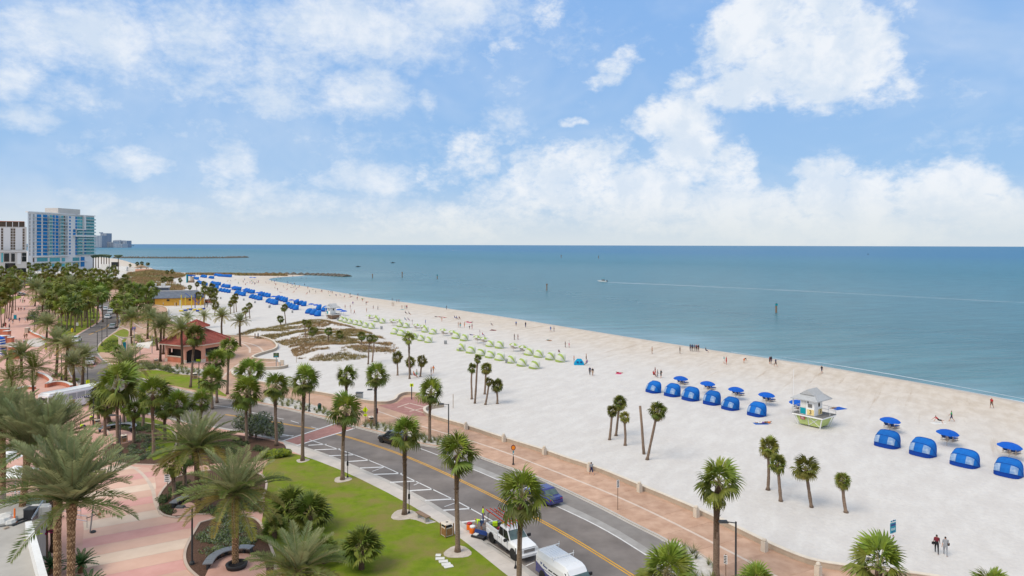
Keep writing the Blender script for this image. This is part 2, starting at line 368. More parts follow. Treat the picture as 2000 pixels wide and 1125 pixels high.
# ------------------------------------------------------------------ terrain and sea
SHORE_PX = [(2900, 962), (2400, 862), (2000, 783), (1800, 745.5), (1600, 712), (1400, 683), (1250, 660), (1100, 636), (1000, 620), (900, 605), (800, 590.5), (720, 580), (650, 567.5), (580, 556),
            (548, 550.5), (530, 547.2), (524.5, 545), (529, 543), (545, 541), (580, 539), (600, 537.4), (570, 535.6), (520, 534.6), (440, 533.2), (370, 532.2), (320, 530.5), (302, 528.5), (297, 523), (272, 517.5), (243, 508.5), (226, 505), (206, 503), (186, 501), (150, 496), (100, 490), (-300, 484)]
SHORE = [G(*p) for p in SHORE_PX]
LAND = [(p.x, p.y) for p in SHORE] + [(-14000, 9000), (-14000, -400), (420, -400), (300, 20)]
SH = np.array([(p.x, p.y) for p in SHORE] ); LA = np.array(LAND)
def signed_shore(P):
    """distance to the waterline, positive on land"""
    d = np.full(len(P), 1e9)
    for a, b in zip(SH[:-1], SH[1:]):
        ab = b - a; t = np.clip(((P - a) @ ab) / (ab @ ab), 0, 1)
        d = np.minimum(d, np.hypot(*(P - (a + t[:, None] * ab)).T))
    ins = np.zeros(len(P), bool); n = len(LA)
    for i in range(n):
        x1, y1 = LA[i]; x2, y2 = LA[(i + 1) % n]
        c = ((y1 > P[:, 1]) != (y2 > P[:, 1])) & (P[:, 0] < (x2 - x1) * (P[:, 1] - y1) / (y2 - y1 + 1e-12) + x1)
        ins ^= c
    return np.where(ins, d, -d)
def grid_mesh(name, azs, dists, keep, zf, mat_):
    A, D = np.meshgrid(azs, dists); P = np.stack([np.sin(A) * D, np.cos(A) * D], -1).reshape(-1, 2)
    sd = signed_shore(P); nA = len(azs); nD = len(dists)
    idx = np.arange(nA * nD).reshape(nD, nA)
    q = np.stack([idx[:-1, :-1], idx[:-1, 1:], idx[1:, 1:], idx[1:, :-1]], -1).reshape(-1, 4)[:, ::-1]
    s4 = sd[q]; q = q[keep(s4)]
    used = np.unique(q); remap = np.full(len(P), -1); remap[used] = np.arange(len(used)); q = remap[q]
    V = np.column_stack([P[used], zf(sd[used], P[used])]).astype(np.float32)
    me = bpy.data.meshes.new(name); me.vertices.add(len(V)); me.vertices.foreach_set('co', V.ravel())
    me.loops.add(q.size); me.loops.foreach_set('vertex_index', q.ravel().astype(np.int32))
    me.polygons.add(len(q)); me.polygons.foreach_set('loop_start', np.arange(0, q.size, 4, dtype=np.int32)); me.polygons.foreach_set('loop_total', np.full(len(q), 4, np.int32))
    me.polygons.foreach_set('use_smooth', np.ones(len(q), bool))
    at = me.attributes.new('shore', 'FLOAT', 'POINT'); at.data.foreach_set('value', sd[used].astype(np.float32))
    me.update(calc_edges=True); me.materials.append(mat_); return me
def sand_mat():
    m = bpy.data.materials.new('sand'); m.use_nodes = True; N = m.node_tree.nodes; L = m.node_tree.links; p = N['Principled BSDF']
    g = N.new('ShaderNodeNewGeometry'); at = N.new('ShaderNodeAttribute'); at.attribute_name = 'shore'
    def noise(s, d=5., r=.6, st=None):
        n = N.new('ShaderNodeTexNoise'); n.inputs['Scale'].default_value = s; n.inputs['Detail'].default_value = d; n.inputs['Roughness'].default_value = r
        v = g.outputs['Position']
        if st:
            mp = N.new('ShaderNodeMapping'); mp.inputs['Rotation'].default_value = (0, 0, R(-58)); mp.inputs['Scale'].default_value = st; L.new(v, mp.inputs[0])
            mp2 = N.new('ShaderNodeMapping'); mp2.inputs['Scale'].default_value = st; mp.inputs['Scale'].default_value = (1, 1, 1); L.new(mp.outputs[0], mp2.inputs[0]); v = mp2.outputs[0]
        L.new(v, n.inputs['Vector']); return n.outputs[0]
    def mrange(x, a, b, c=0., d=1.):
        n = N.new('ShaderNodeMapRange'); n.interpolation_type = 'SMOOTHSTEP'; L.new(x, n.inputs[0])
        for i, v in zip((1, 2, 3, 4), (a, b, c, d)): n.inputs[i].default_value = v
        return n.outputs[0]
    def mth(op, a, b):
        n = N.new('ShaderNodeMath'); n.operation = op
        for i, s in enumerate((a, b)):
            if isinstance(s, (int, float)): n.inputs[i].default_value = s
            else: L.new(s, n.inputs[i])
        return n.outputs[0]
    def mix(f, a, b):
        n = N.new('ShaderNodeMix'); n.data_type = 'RGBA'; L.new(f, n.inputs[0])
        for i, s in ((6, a), (7, b)):
            if isinstance(s, tuple): n.inputs[i].default_value = (*s, 1)
            else: L.new(s, n.inputs[i])
        return n.outputs[2]
    big = noise(.035, 5, .6, (1, 3.5, 1)); mid = noise(.22, 6, .62, (1, 2.5, 1)); fine = noise(2.2, 5, .65)
    c = mix(mrange(mid, .35, .7), (.555, .527, .502), (.615, .592, .566))
    c = mix(mrange(fine, .30, .58, .26, 0.), c, (.46, .43, .40))
    dist = mth('ADD', at.outputs['Fac'], mth('MULTIPLY', mth('SUBTRACT', big, .5), 26.))
    tan = mrange(dist, 44., 3., 0., .95)
    c = mix(tan, c, mix(mrange(mid, .35, .65), (.50, .425, .345), (.585, .515, .44)))
    # dark wrack and tyre marks parallel to the water
    st = noise(.10, 7, .7, (.35, 6, 1)); band = mth('MULTIPLY', mrange(st, .56, .70), mrange(dist, 46., 14.))
    band = mth('MULTIPLY', band, mrange(at.outputs['Fac'], 3., 8.))
    c = mix(mth('MULTIPLY', band, .75), c, (.36, .27, .19))
    wet = mrange(mth('ADD', at.outputs['Fac'], mth('MULTIPLY', mth('SUBTRACT', mid, .5), 3.)), 3.2, .3)
    c = mix(mth('MULTIPLY', wet, .8), c, (.46, .38, .30))
    L.new(c, p.inputs['Base Color'])
    rr = N.new('ShaderNodeMapRange'); L.new(wet, rr.inputs[0]); rr.inputs[3].default_value = .95; rr.inputs[4].default_value = .35; L.new(rr.outputs[0], p.inputs['Roughness'])
    p.inputs['Specular IOR Level'].default_value = .2
    hsum = mth('ADD', mth('MULTIPLY', fine, .6), mth('MULTIPLY', noise(.75, 4, .6), 1.0))
    bp = N.new('ShaderNodeBump'); bp.inputs['Strength'].default_value = .7; bp.inputs['Distance'].default_value = .14; L.new(hsum, bp.inputs['Height']); L.new(bp.outputs[0], p.inputs['Normal'])
    return m
def sea_mat():
    m = bpy.data.materials.new('sea_water'); m.use_nodes = True; N = m.node_tree.nodes; L = m.node_tree.links; p = N['Principled BSDF']
    g = N.new('ShaderNodeNewGeometry'); at = N.new('ShaderNodeAttribute'); at.attribute_name = 'shore'
    def noise(s, d, st, r=.55):
        mp = N.new('ShaderNodeMapping'); mp.inputs['Rotation'].default_value = (0, 0, R(-14)); mp2 = N.new('ShaderNodeMapping'); mp2.inputs['Scale'].default_value = st
        L.new(g.outputs['Position'], mp.inputs[0]); L.new(mp.outputs[0], mp2.inputs[0])
        n = N.new('ShaderNodeTexNoise'); n.inputs['Scale'].default_value = s; n.inputs['Detail'].default_value = d; n.inputs['Roughness'].default_value = r
        L.new(mp2.outputs[0], n.inputs['Vector']); return n.outputs[0]
    big = noise(.004, 6, (1, 4, 1)); mid = noise(.05, 6, (1, 4, 1))
    dd = N.new('ShaderNodeMath'); dd.operation = 'MULTIPLY_ADD'; L.new(big, dd.inputs[0]); dd.inputs[1].default_value = 120; L.new(at.outputs['Fac'], dd.inputs[2])
    mr = N.new('ShaderNodeMapRange'); L.new(dd.outputs[0], mr.inputs[0]); mr.inputs[1].default_value = 60; mr.inputs[2].default_value = -1700
    rp = N.new('ShaderNodeValToRGB'); E = rp.color_ramp.elements; E[0].position = 0; E[0].color = (.13, .25, .30, 1); E[1].position = 1; E[1].color = (.03, .15, .28, 1)
    for po, c in ((.012, (.07, .185, .215)), (.045, (.036, .14, .175)), (.18, (.046, .162, .215)), (.5, (.042, .17, .255))):
        e = E.new(po); e.color = (*c, 1)
    L.new(mr.outputs[0], rp.inputs[0])
    hs = N.new('ShaderNodeHueSaturation'); v = N.new('ShaderNodeMapRange'); L.new(mid, v.inputs[0]); v.inputs[1].default_value = .3; v.inputs[2].default_value = .7; v.inputs[3].default_value = .8; v.inputs[4].default_value = 1.2
    L.new(v.outputs[0], hs.inputs['Value']); L.new(rp.outputs[0], hs.inputs['Color']); L.new(hs.outputs[0], p.inputs['Base Color'])
    p.inputs['Roughness'].default_value = .38; p.inputs['IOR'].default_value = 1.33; p.inputs['Specular IOR Level'].default_value = .2
    rg = N.new('ShaderNodeMapRange'); L.new(dd.outputs[0], rg.inputs[0]); rg.inputs[1].default_value = 20; rg.inputs[2].default_value = -520; rg.inputs[3].default_value = .26; rg.inputs[4].default_value = .40; L.new(rg.outputs[0], p.inputs['Roughness'])
    a = N.new('ShaderNodeMath'); a.operation = 'MULTIPLY_ADD'; L.new(noise(.9, 4, (1, 2.6, 1)), a.inputs[0]); a.inputs[1].default_value = .35; L.new(noise(.16, 4, (1, 3.2, 1)), a.inputs[2])
    bp = N.new('ShaderNodeBump'); bs = N.new('ShaderNodeMapRange'); L.new(dd.outputs[0], bs.inputs[0]); bs.inputs[1].default_value = 20; bs.inputs[2].default_value = -520; bs.inputs[3].default_value = .75; bs.inputs[4].default_value = .9; L.new(bs.outputs[0], bp.inputs['Strength']); bp.inputs['Distance'].default_value = .55; L.new(a.outputs[0], bp.inputs['Height']); L.new(bp.outputs[0], p.inputs['Normal'])
    return m
WL = -.25
def rows(lo, hi, fine, coarse, brk): return np.concatenate([np.arange(hi, brk, -coarse), np.arange(brk, lo, -fine)])
AZ = np.radians(np.concatenate([np.arange(-80, -42, 2.), np.arange(-42, 42, .28), np.arange(42, 90, 3.)]))
dy = rows(3.2, 1400, .9, 5., 150); D1 = np.concatenate([[2.], F * H / dy])
zs = lambda s, P: np.clip(WL + s * .02, -2.5, 0.)
sand = put('beach_sand', grid_mesh('beach_sand', AZ, D1, lambda s: s.max(1) > -25, zs, sand_mat())); tag(sand, kind='structure')
dy2 = np.concatenate([rows(4., 520, 1.0, 5., 150), [3, 2.2, 1.6, 1.2, .9, .7, .5, .35]]); D2 = F * H / dy2
seamat = sea_mat()
sea = put('sea_water', grid_mesh('sea_water', AZ, D2, lambda s: s.min(1) < 3, lambda s, P: np.full(len(s), WL), seamat)); tag(sea, kind='structure')
# foam lines where the small waves run out
mat('foam', (.46, .54, .60), (.66, .71, .76), scale=.4, rough=.6, world=True)
def resample(pts, step):
    out = [Vector(pts[0])]; 
    for a, b in zip(pts[:-1], pts[1:]):
        a = Vector(a); b = Vector(b); n = max(1, int((b - a).length / step))
        out += [a.lerp(b, i / n) for i in range(1, n + 1)]
    return out
def smooth(pts, k=2):
    pts = [Vector(p) for p in pts]
    for _ in range(k):
        q = [pts[0]]
        for a, b in zip(pts[:-1], pts[1:]): q += [a.lerp(b, .25), a.lerp(b, .75)]
        pts = q + [pts[-1]]
    return pts
def side(pts, i):
    t = (pts[min(i + 1, len(pts) - 1)] - pts[max(i - 1, 0)]); t.z = 0; t.normalize(); return Vector((t.y, -t.x, 0))
def foam_strip(name, off, w, seed, a, b, dens):
    r = random.Random(seed); mb = MB(); pts = resample(smooth(SHORE[a:b], 2), 1.5); run = None
    for i in range(len(pts) - 1):
        p, q = pts[i], pts[i + 1]; s1 = mnoise.noise(Vector((i * .05, seed, 0))); s2 = mnoise.noise(Vector((i * .05 + .05, seed, 0)))
        if mnoise.noise(Vector((i * .02, seed + 9, 3))) < dens: continue
        w1 = w * max(.06, .55 + s1 * 1.1); w2 = w * max(.06, .55 + s2 * 1.1)
        o1 = off + 1.3 * mnoise.noise(Vector((i * .03, seed + 4, 1))); o2 = off + 1.3 * mnoise.noise(Vector((i * .03 + .03, seed + 4, 1)))
        n1, n2 = side(pts, i), side(pts, i + 1)
        mb.quad(p + n1 * o1, q + n2 * o2, q + n2 * (o2 + w2), p + n1 * (o1 + w1))
    o = mb.build(name, MT['foam']); 
    for v in o.data.vertices: v.co.z = WL + .012 + .002 * (seed % 5)
    tag(o, 'thin white lines of foam where small waves reach the sand' if seed == 1 else 'broken foam of the second small wave just off the waterline', 'foam', kind='stuff')
foam_strip('shore_foam', .3, .4, 1, 1, 13, -.02)
foam_strip('shore_foam', 3.6, .5, 2, 1, 9, .14)
# ------------------------------------------------------------------ streets and paving
def struct(name, mb, m, parent=None, smooth_=False, **k):
    o = mb.build(name, m, parent, smooth_, **k)
    if parent is None: tag(o, kind='structure')
    return o
def px_poly(pts, z=0.): return [G(x, y, z) for x, y in pts]
E1 = [(1700, 1640), (1350, 1350), (1150, 1205), (1040, 1125), (1008, 1100), (930, 1048), (900, 1024), (864, 1000), (826, 976), (760, 942), (704, 918), (640, 890), (600, 877), (552, 862), (500, 850), (440, 838), (380, 828), (322, 816), (280, 806), (245, 799), (215, 790), (185, 776), (160, 758), (140, 735), (130, 712), (129, 690), (134, 670), (150, 655), (192, 632), (204, 619), (197, 604), (180, 589), (150, 573), (100, 560), (40, 553), (-200, 549)]
E2 = [(2100, 1640), (1620, 1350), (1400, 1205), (1345, 1128), (1330, 1085), (1309, 1057), (1240, 1024), (1180, 992), (1100, 954), (1052, 932), (996, 914), (938, 892), (905, 881), (866, 875), (820, 868), (752, 848), (700, 835), (640, 818), (580, 803), (512, 789), (450, 781), (420, 775), (380, 767), (334, 757), (290, 744), (250, 729), (215, 712), (193, 697), (187, 680), (196, 668), (210, 657), (236, 639), (231, 612), (215, 592), (196, 577), (160, 565), (110, 553), (50, 546.5), (-200, 543.5)]
def ring(a, b): return a + b[::-1]
mat('asphalt', (.145, .126, .116), (.235, .206, .19), scale=.28, det=8, rough=.95, bump=.25, bscale=30, world=True)
mat('asphalt_park', (.19, .172, .16), (.25, .232, .218), scale=.5, det=8, rough=.95, bump=.2, bscale=30, world=True)
mat('road_white', (.56, .55, .54), (.72, .71, .70), scale=1.5, det=8, rough=.7, world=True)
mat('road_yellow', (.60, .29, .015), (.72, .38, .03), scale=1.5, det=8, rough=.7, world=True)
mat('brick_red', (.30, .145, .125), (.40, .21, .185), scale=1.2, det=8, rough=.85, world=True)
Z_ROAD = .02
E1w = smooth(px_poly(E1, Z_ROAD), 2); E2w = smooth(px_poly(E2, Z_ROAD), 2)
struct('road', MB().prism(ring(E1w, E2w), -.3, Z_ROAD), MT['asphalt'])
def ribbon(name, pts, w, z, m, parent=None, off=0., k=0, th=.0):
    pts = [Vector((p.x, p.y, 0)) for p in (smooth(pts, k) if k else pts)]; mb = MB(); L_ = []; R_ = []
    for i, p in enumerate(pts):
        n = side(pts, i); L_.append(p + n * (off - w / 2)); R_.append(p + n * (off + w / 2))
    for i in range(len(pts) - 1):
        a, b, c, d = L_[i], L_[i + 1], R_[i + 1], R_[i]
        for q in (a, b, c, d): pass
        mb.add([(a.x, a.y, z), (b.x, b.y, z), (c.x, c.y, z), (d.x, d.y, z)], [(3, 2, 1, 0)])
        if th:
            mb.add([(a.x, a.y, z - th), (b.x, b.y, z - th), (b.x, b.y, z), (a.x, a.y, z)], [(0, 1, 2, 3), (3, 2, 1, 0)][:1])
            mb.add([(d.x, d.y, z - th), (c.x, c.y, z - th), (c.x, c.y, z), (d.x, d.y, z)], [(3, 2, 1, 0)])
    o = mb.build(name, m, parent)
    me = o.data
    return o
road = bpy.data.objects['road']
ZM = Z_ROAD + .006
YEL = [(1420, 1240), (1230, 1122), (1200, 1103), (1120, 1053), (1040, 1008), (904, 940), (790, 889.5), (700, 859.5), (655, 847.5)]
YEL2 = [(614, 838), (548, 827), (492, 817.5), (440, 810)]
YEL3 = [(174, 654), (190, 647), (206, 641), (216, 632)]
for seg in (YEL, YEL2, YEL3):
    w = smooth(px_poly(seg), 2)
    for s in (-.14, .14): ribbon('yellow_line', w, .13, ZM, MT['road_yellow'], road, off=s)
# white line of the hatched bay, its hatches, parking lines
HATCH = [(604, 859), (612, 861.5), (680, 884), (720, 899), (754, 913), (790, 930), (830, 949), (888, 977), (925, 997), (962, 1018)]
ribbon('white_line', smooth(px_poly(HATCH), 2), .16, ZM, MT['road_white'], road)
hat = [((548, 849), (573, 852)), ((602, 870), (638, 868)), ((614, 879), (664, 877)), ((643, 890.5), (692, 888.5)), ((676, 902), (722, 899)), ((703, 914.5), (750, 912.5)), ((730, 927), (785, 925)), ((762, 942.5), (812, 940)), ((798, 959), (846, 956)), ((830, 978), (884, 975)), ((866, 997), (920, 993.5)), ((902, 1020.5), (948, 1015))]
for a, b in hat: ribbon('white_hatch', px_poly([a, b]), .32, ZM, MT['road_white'], road)
for a, b in (((727, 921), (748, 913.5)), ((808, 948), (820, 943)), ((868, 990), (888, 983)), ((940, 1043), (952, 1038)), ((1027, 1106), (1044, 1098)), ((545, 853), (572, 851))): ribbon('white_line', px_poly([a, b]), .12, ZM, MT['road_white'], road)
BW = [(820, 876), (850, 887), (932, 920), (985, 943), (1090, 990), (1180, 1033), (1263, 1085), (1330, 1128), (1420, 1190)]
ribbon('white_line', smooth(px_poly(BW), 2), .15, ZM, MT['road_white'], road)
ribbon('white_line', px_poly([(418, 791.5), (450, 796), (480, 803), (520, 812), (554, 819)]), .14, ZM, MT['road_white'], road)
for a, b in (((568, 822), (584, 827)), ((608, 834), (622, 838))): ribbon('white_line', px_poly([a, b]), .13, ZM, MT['road_white'], road)
# parking lane on the beach side: older asphalt and a worn pale gutter band
lane = px_poly([(1300, 1060), (1240, 1030), (1180, 998), (1100, 960), (1052, 938), (996, 919), (938, 898), (905, 886), (872, 880)] + [(882, 896), (935, 917), (990, 940), (1095, 987), (1185, 1031), (1262, 1076), (1320, 1110)], Z_ROAD)
struct('parking_lane', MB().prism(lane, -.2, Z_ROAD + .004), MT['asphalt_park'], road)
ribbon('gutter_band', smooth(px_poly([(870, 890), (935, 916.5), (990, 939), (1095, 986), (1185, 1029), (1262, 1077), (1300, 1102)]), 1), .95, ZM - .001, mat('worn_band', (.27, .255, .24), (.36, .345, .33), scale=.8, det=8, world=True), road)
# brick crosswalk and its white edges
cw = px_poly([(553, 862), (656, 828.5), (692, 836.5), (579, 870)], Z_ROAD)
crw = struct('crosswalk', MB().prism(cw, -.2, Z_ROAD + .003), MT['brick_red'], road)
for a, b in (((552, 861.5), (655, 827.5)), ((579, 870.5), (692, 837))): ribbon('white_line', px_poly([a, b]), .3, ZM + .003, MT['road_white'], road)
struct('crosswalk', MB().prism(px_poly([(131, 708), (150, 696), (190, 697), (200, 706), (185, 716), (150, 717)], Z_ROAD), -.2, Z_ROAD + .003), MT['brick_red'], road)
ribbon('white_line', px_poly([(150, 704), (158, 712), (166, 718)]), .3, ZM + .003, MT['road_white'], road)
# ---- town side paving
Z_P = .12
mat('brick_plaza', (.53, .30, .24), (.63, .385, .31), scale=.5, det=8, rough=.85, world=True, bump=.2, bscale=10)
E1p = smooth(px_poly(E1, Z_P), 2)
left = [(p.x, p.y) for p in E1p] + [(-700, 700), (-1200, 600), (-500, -200), (60, -200)]
struct('plaza_paving', MB().prism(left, -.3, Z_P), MT['brick_plaza'])
# ---- beach side paving
SEAWALL = [(1900, 1150), (1800, 1132), (1664, 1117), (1600, 1108), (1560, 1096), (1500, 1070), (1440, 1040), (1370, 1006), (1296, 974), (1254, 957), (1200, 934), (1160, 918), (1100, 899), (1066, 886), (980, 860), (910, 836), (860, 822), (836, 814), (826, 806), (830, 799), (844, 796), (866, 793)]
SEAWALL_B = [(818, 772), (802, 770), (788, 771), (777, 776), (774, 783), (764, 788), (750, 790), (720, 788), (696, 783), (660, 777), (622, 770), (580, 763), (530, 754), (472, 742), (453, 735), (452, 727), (472, 721), (520, 721), (548, 720), (561, 716)]
SEAWALL_C = [(541, 706), (522, 705), (504, 704), (492, 701), (493, 698), (506, 693), (520, 689), (537, 684), (541.5, 677), (531, 666.5), (515, 661.5), (500, 659), (470, 658), (434, 657), (400, 654), (362, 644), (336, 632), (325, 618), (328, 607), (322, 600), (300, 597)]
E2p = smooth(px_poly(E2, Z_P), 2)
SWw = smooth(px_poly(SEAWALL, Z_P), 2); SWB = smooth(px_poly(SEAWALL_B, Z_P), 2); SWC = smooth(px_poly(SEAWALL_C, Z_P), 2)
prom = [(p.x, p.y) for p in E2p] + [tuple(G(*q, Z_P))[:2] for q in ((-200, 541), (150, 550), (225, 563), (262, 572), (280, 583))] + [(p.x, p.y) for p in SWC[::-1]] + [(p.x, p.y) for p in SWB[::-1]] + [(p.x, p.y) for p in SWw[::-1]] + [tuple(G(2300, 1500, Z_P))[:2]]
mat('promenade_tan', (.40, .25, .175), (.53, .35, .255), scale=.45, det=9, rough=.85, world=True, bump=.25, bscale=8)
mat('promenade_slab', (.39, .235, .16), (.54, .36, .26), scale=.7, det=9, rough=.85, world=True, bump=.25, bscale=8, rndv=.09)
promo = struct('promenade', MB().prism(prom, -.3, Z_P), MT['promenade_tan'])
# stamped slabs of the near promenade, two rows either side of the pale band
BAND = [(1700, 1230), (1560, 1150), (1470, 1100), (1300, 1013), (1200, 967), (1100, 927), (1000, 888), (928, 863), (820, 832), (738, 803)]
bandw = resample(smooth(px_poly(BAND, Z_P), 2), .8)
def hit(p, n, pts):
    """distance from p along n to a polyline"""
    best = None
    for a, b in zip(pts[:-1], pts[1:]):
        dx, dy_ = b.x - a.x, b.y - a.y; det = n.x * -dy_ + n.y * dx
        if abs(det) < 1e-9: continue
        rx, ry = a.x - p.x, a.y - p.y
        t = (rx * -dy_ + ry * dx) / det; u = (n.x * ry - n.y * rx) / det
        if t > .1 and -.001 <= u <= 1.001 and (best is None or t < best): best = t
    return best
acc = 0.; cuts = [0]
for i in range(1, len(bandw)):
    acc += (bandw[i] - bandw[i - 1]).length
    if acc > 2.9: cuts.append(i); acc = 0.
for sgn, target in ((1, SWw), (-1, E2p)):
    for i, j in zip(cuts[:-1], cuts[1:]):
        a, b = bandw[i], bandw[j]; na, nb = side(bandw, i) * sgn, side(bandw, j) * sgn
        ha, hb = hit(a, na, target), hit(b, nb, target)
        if not ha or not hb or max(ha, hb) > 14 or abs(ha - hb) > 3: continue
        if PX(a + na * ha)[0] < 870 and sgn > 0: continue
        t = (b - a).normalized() * .02; e = .33
        halves = ((0., .5), (.5, 1.)) if min(ha, hb) > 4.5 else ((0., 1.),)
        for f0, f1 in halves:
            la = .16 if f0 == 0 else ha * f0 + .02; ua = ha * f1 - (e if f1 == 1 else .02); lb = .16 if f0 == 0 else hb * f0 + .02; ub = hb * f1 - (e if f1 == 1 else .02)
            q = [a + na * la + t, b + nb * lb - t, b + nb * ub - t, a + na * ua + t]
            MB().prism([(p.x, p.y) for p in q], Z_P - .05, Z_P + .012).build('stamped_slab', MT['promenade_slab'], promo)
ribbon('pale_band', bandw, .3, Z_P + .008, MT['pale_tan'], promo)
for pts in ([(790, 796), (828, 808)], [(776, 797), (800, 789)], [(800, 789), (832, 797)], [(800, 805), (832, 797)]): ribbon('pale_band', px_poly(pts), .25, Z_P + .009, MT['pale_tan'], promo)
struct('entry_paving', MB().prism(px_poly([(738, 792), (775, 787), (790, 776), (818, 775), (838, 790), (826, 800), (832, 813), (800, 812)], Z_P), 0, Z_P + .004), MT['brick_red'], promo)
for i, pts in enumerate(([(452, 725), (500, 713), (541, 707)], [(430, 742), (452, 722), (476, 706), (494, 697)], [(470, 668), (505, 676), (516, 690)], [(455, 664), (488, 678), (488, 690)], [(225, 634), (250, 645), (268, 652)], [(262, 632), (282, 645), (320, 640)])): ribbon('pale_band', smooth(px_poly(pts), 2), .5, Z_P + .008 + .0007 * i, MT['pale_tan'], promo)
struct('pavilion_paving', MB().prism(px_poly([(255, 690), (262, 668), (300, 655), (350, 664), (432, 690), (440, 705), (425, 722), (380, 718), (320, 714), (270, 708)], Z_P), 0, Z_P + .004), MT['brick_plaza'], promo)
# ---- seawall: low tan wall with a rounded cap
def wall(name, pts, w, h, label, m, cap, off=0.):
    t = thing(name, label, 'wall'); P = [Vector((p.x, p.y, 0)) for p in pts]
    def rib(o0, o1, z0, z1, nm, mm):
        mb = MB(); secs = []
        for i, p in enumerate(P):
            n = side(P, i); a, b = p + n * o0, p + n * o1
            secs.append([(a.x, a.y, z0), (b.x, b.y, z0), (b.x, b.y, z1), (a.x, a.y, z1)])
        return mb.loft(secs, closed=True).build(nm, mm, t)
    rib(off - w / 2, off + w / 2, -.2, h - .07, 'wall_body', m); rib(off - w / 2 - .04, off + w / 2 + .04, h - .068, h, 'wall_cap', cap)
    return t
wall('seawall', SWw, .34, .62, 'long low tan seawall along the promenade on the right', MT['tan_stone'], MT['cream_stone'], .1)
wall('seawall', SWB, .34, .6, 'curving low tan seawall between the two beach entries', MT['tan_stone'], MT['cream_stone'], .1)
wall('seawall', SWC, .36, .62, 'low curved wall round the plaza beside the red roofed pavilion', MT['tan_stone'], MT['cream_stone'], .1)
# bollards on the town side of the seawall
boll = MB().box((0, 0, .42), (.44, .44, .84), top=.94).lathe([(.0, .80), (.17, .84), (.2, .98), (.13, 1.1), (.0, 1.13)], 8).mesh('bollard', MT['cream_stone'])
words = ['first', 'second', 'third', 'fourth', 'fifth', 'sixth', 'seventh', 'eighth', 'ninth', 'tenth', 'eleventh', 'twelfth', 'thirteenth', 'fourteenth']
BOLL = [(1598, 1126), (1493, 1077), (1360, 1010), (1249, 961), (1151, 921), (1063, 888), (984, 863), (910, 839)]
for i, (x, y) in enumerate(BOLL):
    tag(put('stone_bollard', boll, None, G(x, y, Z_P), (0, 0, R(32))), f'{words[i]} squat cream stone bollard along the right seawall, counted from the bottom', 'bollard', 'stone bollards along the seawall')
# ---- lawns, beds, walks
def lawn_mat():
    m = bpy.data.materials.new('lawn'); m.use_nodes = True; N = m.node_tree.nodes; L = m.node_tree.links; p = N['Principled BSDF']; g = N.new('ShaderNodeNewGeometry')
    def noise(s, d=6, st=None):
        n = N.new('ShaderNodeTexNoise'); n.inputs['Scale'].default_value = s; n.inputs['Detail'].default_value = d; n.inputs['Roughness'].default_value = .65; L.new(g.outputs['Position'], n.inputs['Vector']); return n.outputs[0]
    def ramp(x, a, b, ca, cb):
        r = N.new('ShaderNodeValToRGB'); r.color_ramp.elements[0].position = a; r.color_ramp.elements[1].position = b; r.color_ramp.elements[0].color = (*ca, 1); r.color_ramp.elements[1].color = (*cb, 1); L.new(x, r.inputs[0]); return r.outputs[0]
    c = ramp(noise(.8), .3, .7, (.14, .21, .013), (.24, .30, .025))
    mx = N.new('ShaderNodeMix'); mx.data_type = 'RGBA'; L.new(ramp(noise(.30, 10), .44, .62, (0, 0, 0), (.95, .95, .95)), mx.inputs[0]); L.new(c, mx.inputs[6]); mx.inputs[7].default_value = (.27, .215, .075, 1)
    m2 = N.new('ShaderNodeMix'); m2.data_type = 'RGBA'; L.new(ramp(noise(22., 3), .35, .7, (.0, .0, .0), (.55, .55, .55)), m2.inputs[0]); L.new(mx.outputs[2], m2.inputs[6]); m2.inputs[7].default_value = (.085, .13, .01, 1)
    L.new(m2.outputs[2], p.inputs['Base Color']); p.inputs['Roughness'].default_value = .95; p.inputs['Specular IOR Level'].default_value = .1
    b = N.new('ShaderNodeBump'); b.inputs['Strength'].default_value = .6; b.inputs['Distance'].default_value = .06; L.new(noise(30, 3), b.inputs['Height']); L.new(b.outputs[0], p.inputs['Normal']); return m
lawnm = lawn_mat()
L1 = [(1500, 1560), (1200, 1300), (1060, 1180), (990, 1125), (922, 1070), (890, 1046), (864, 1026), (786, 978), (680, 925), (600, 893), (560, 878)]
walk = E1[0:14] + L1[::-1]
w1 = smooth(px_poly(E1[:14], Z_P), 2); w2 = smooth(px_poly(L1, Z_P), 2)
sw = struct('sidewalk', MB().prism(ring(w1, w2), 0, Z_P + .006), MT['light_concrete'])
# joints: the walk is cast in flags, each its own slab
w1r = resample(w1, .5); acc = 0; last = None; flags = []
cutp = []
for i in range(1, len(w1r) - 1):
    acc += (w1r[i] - w1r[i - 1]).length
    if acc > 1.9:
        acc = 0; n = side(w1r, i) * -1; h = hit(w1r[i], n, w2)
        if h and h < 8: cutp.append((w1r[i] + n * .2, w1r[i] + n * (h - .06)))
for (a, b), (c, d) in zip(cutp[:-1], cutp[1:]):
    if (a - c).length > 4: continue
    t = (c - a).normalized() * .012
    MB().prism([(p.x, p.y) for p in (a + t, c - t, d - t, b + t)], Z_P - .04, Z_P + .014).build('walk_flag', MT['light_concrete'], sw)
lawn_pts = smooth(px_poly([(1500, 1560), (1200, 1300), (1060, 1179), (990, 1124), (922, 1069), (890, 1045), (864, 1025), (786, 977), (680, 924), (600, 892.5), (556, 882), (530, 890), (508, 925), (520, 980), (508, 1030), (540, 1100), (590, 1180), (700, 1320), (900, 1560)], Z_P), 1)
struct('lawn', MB().prism(lawn_pts, 0, Z_P + .025), lawnm)
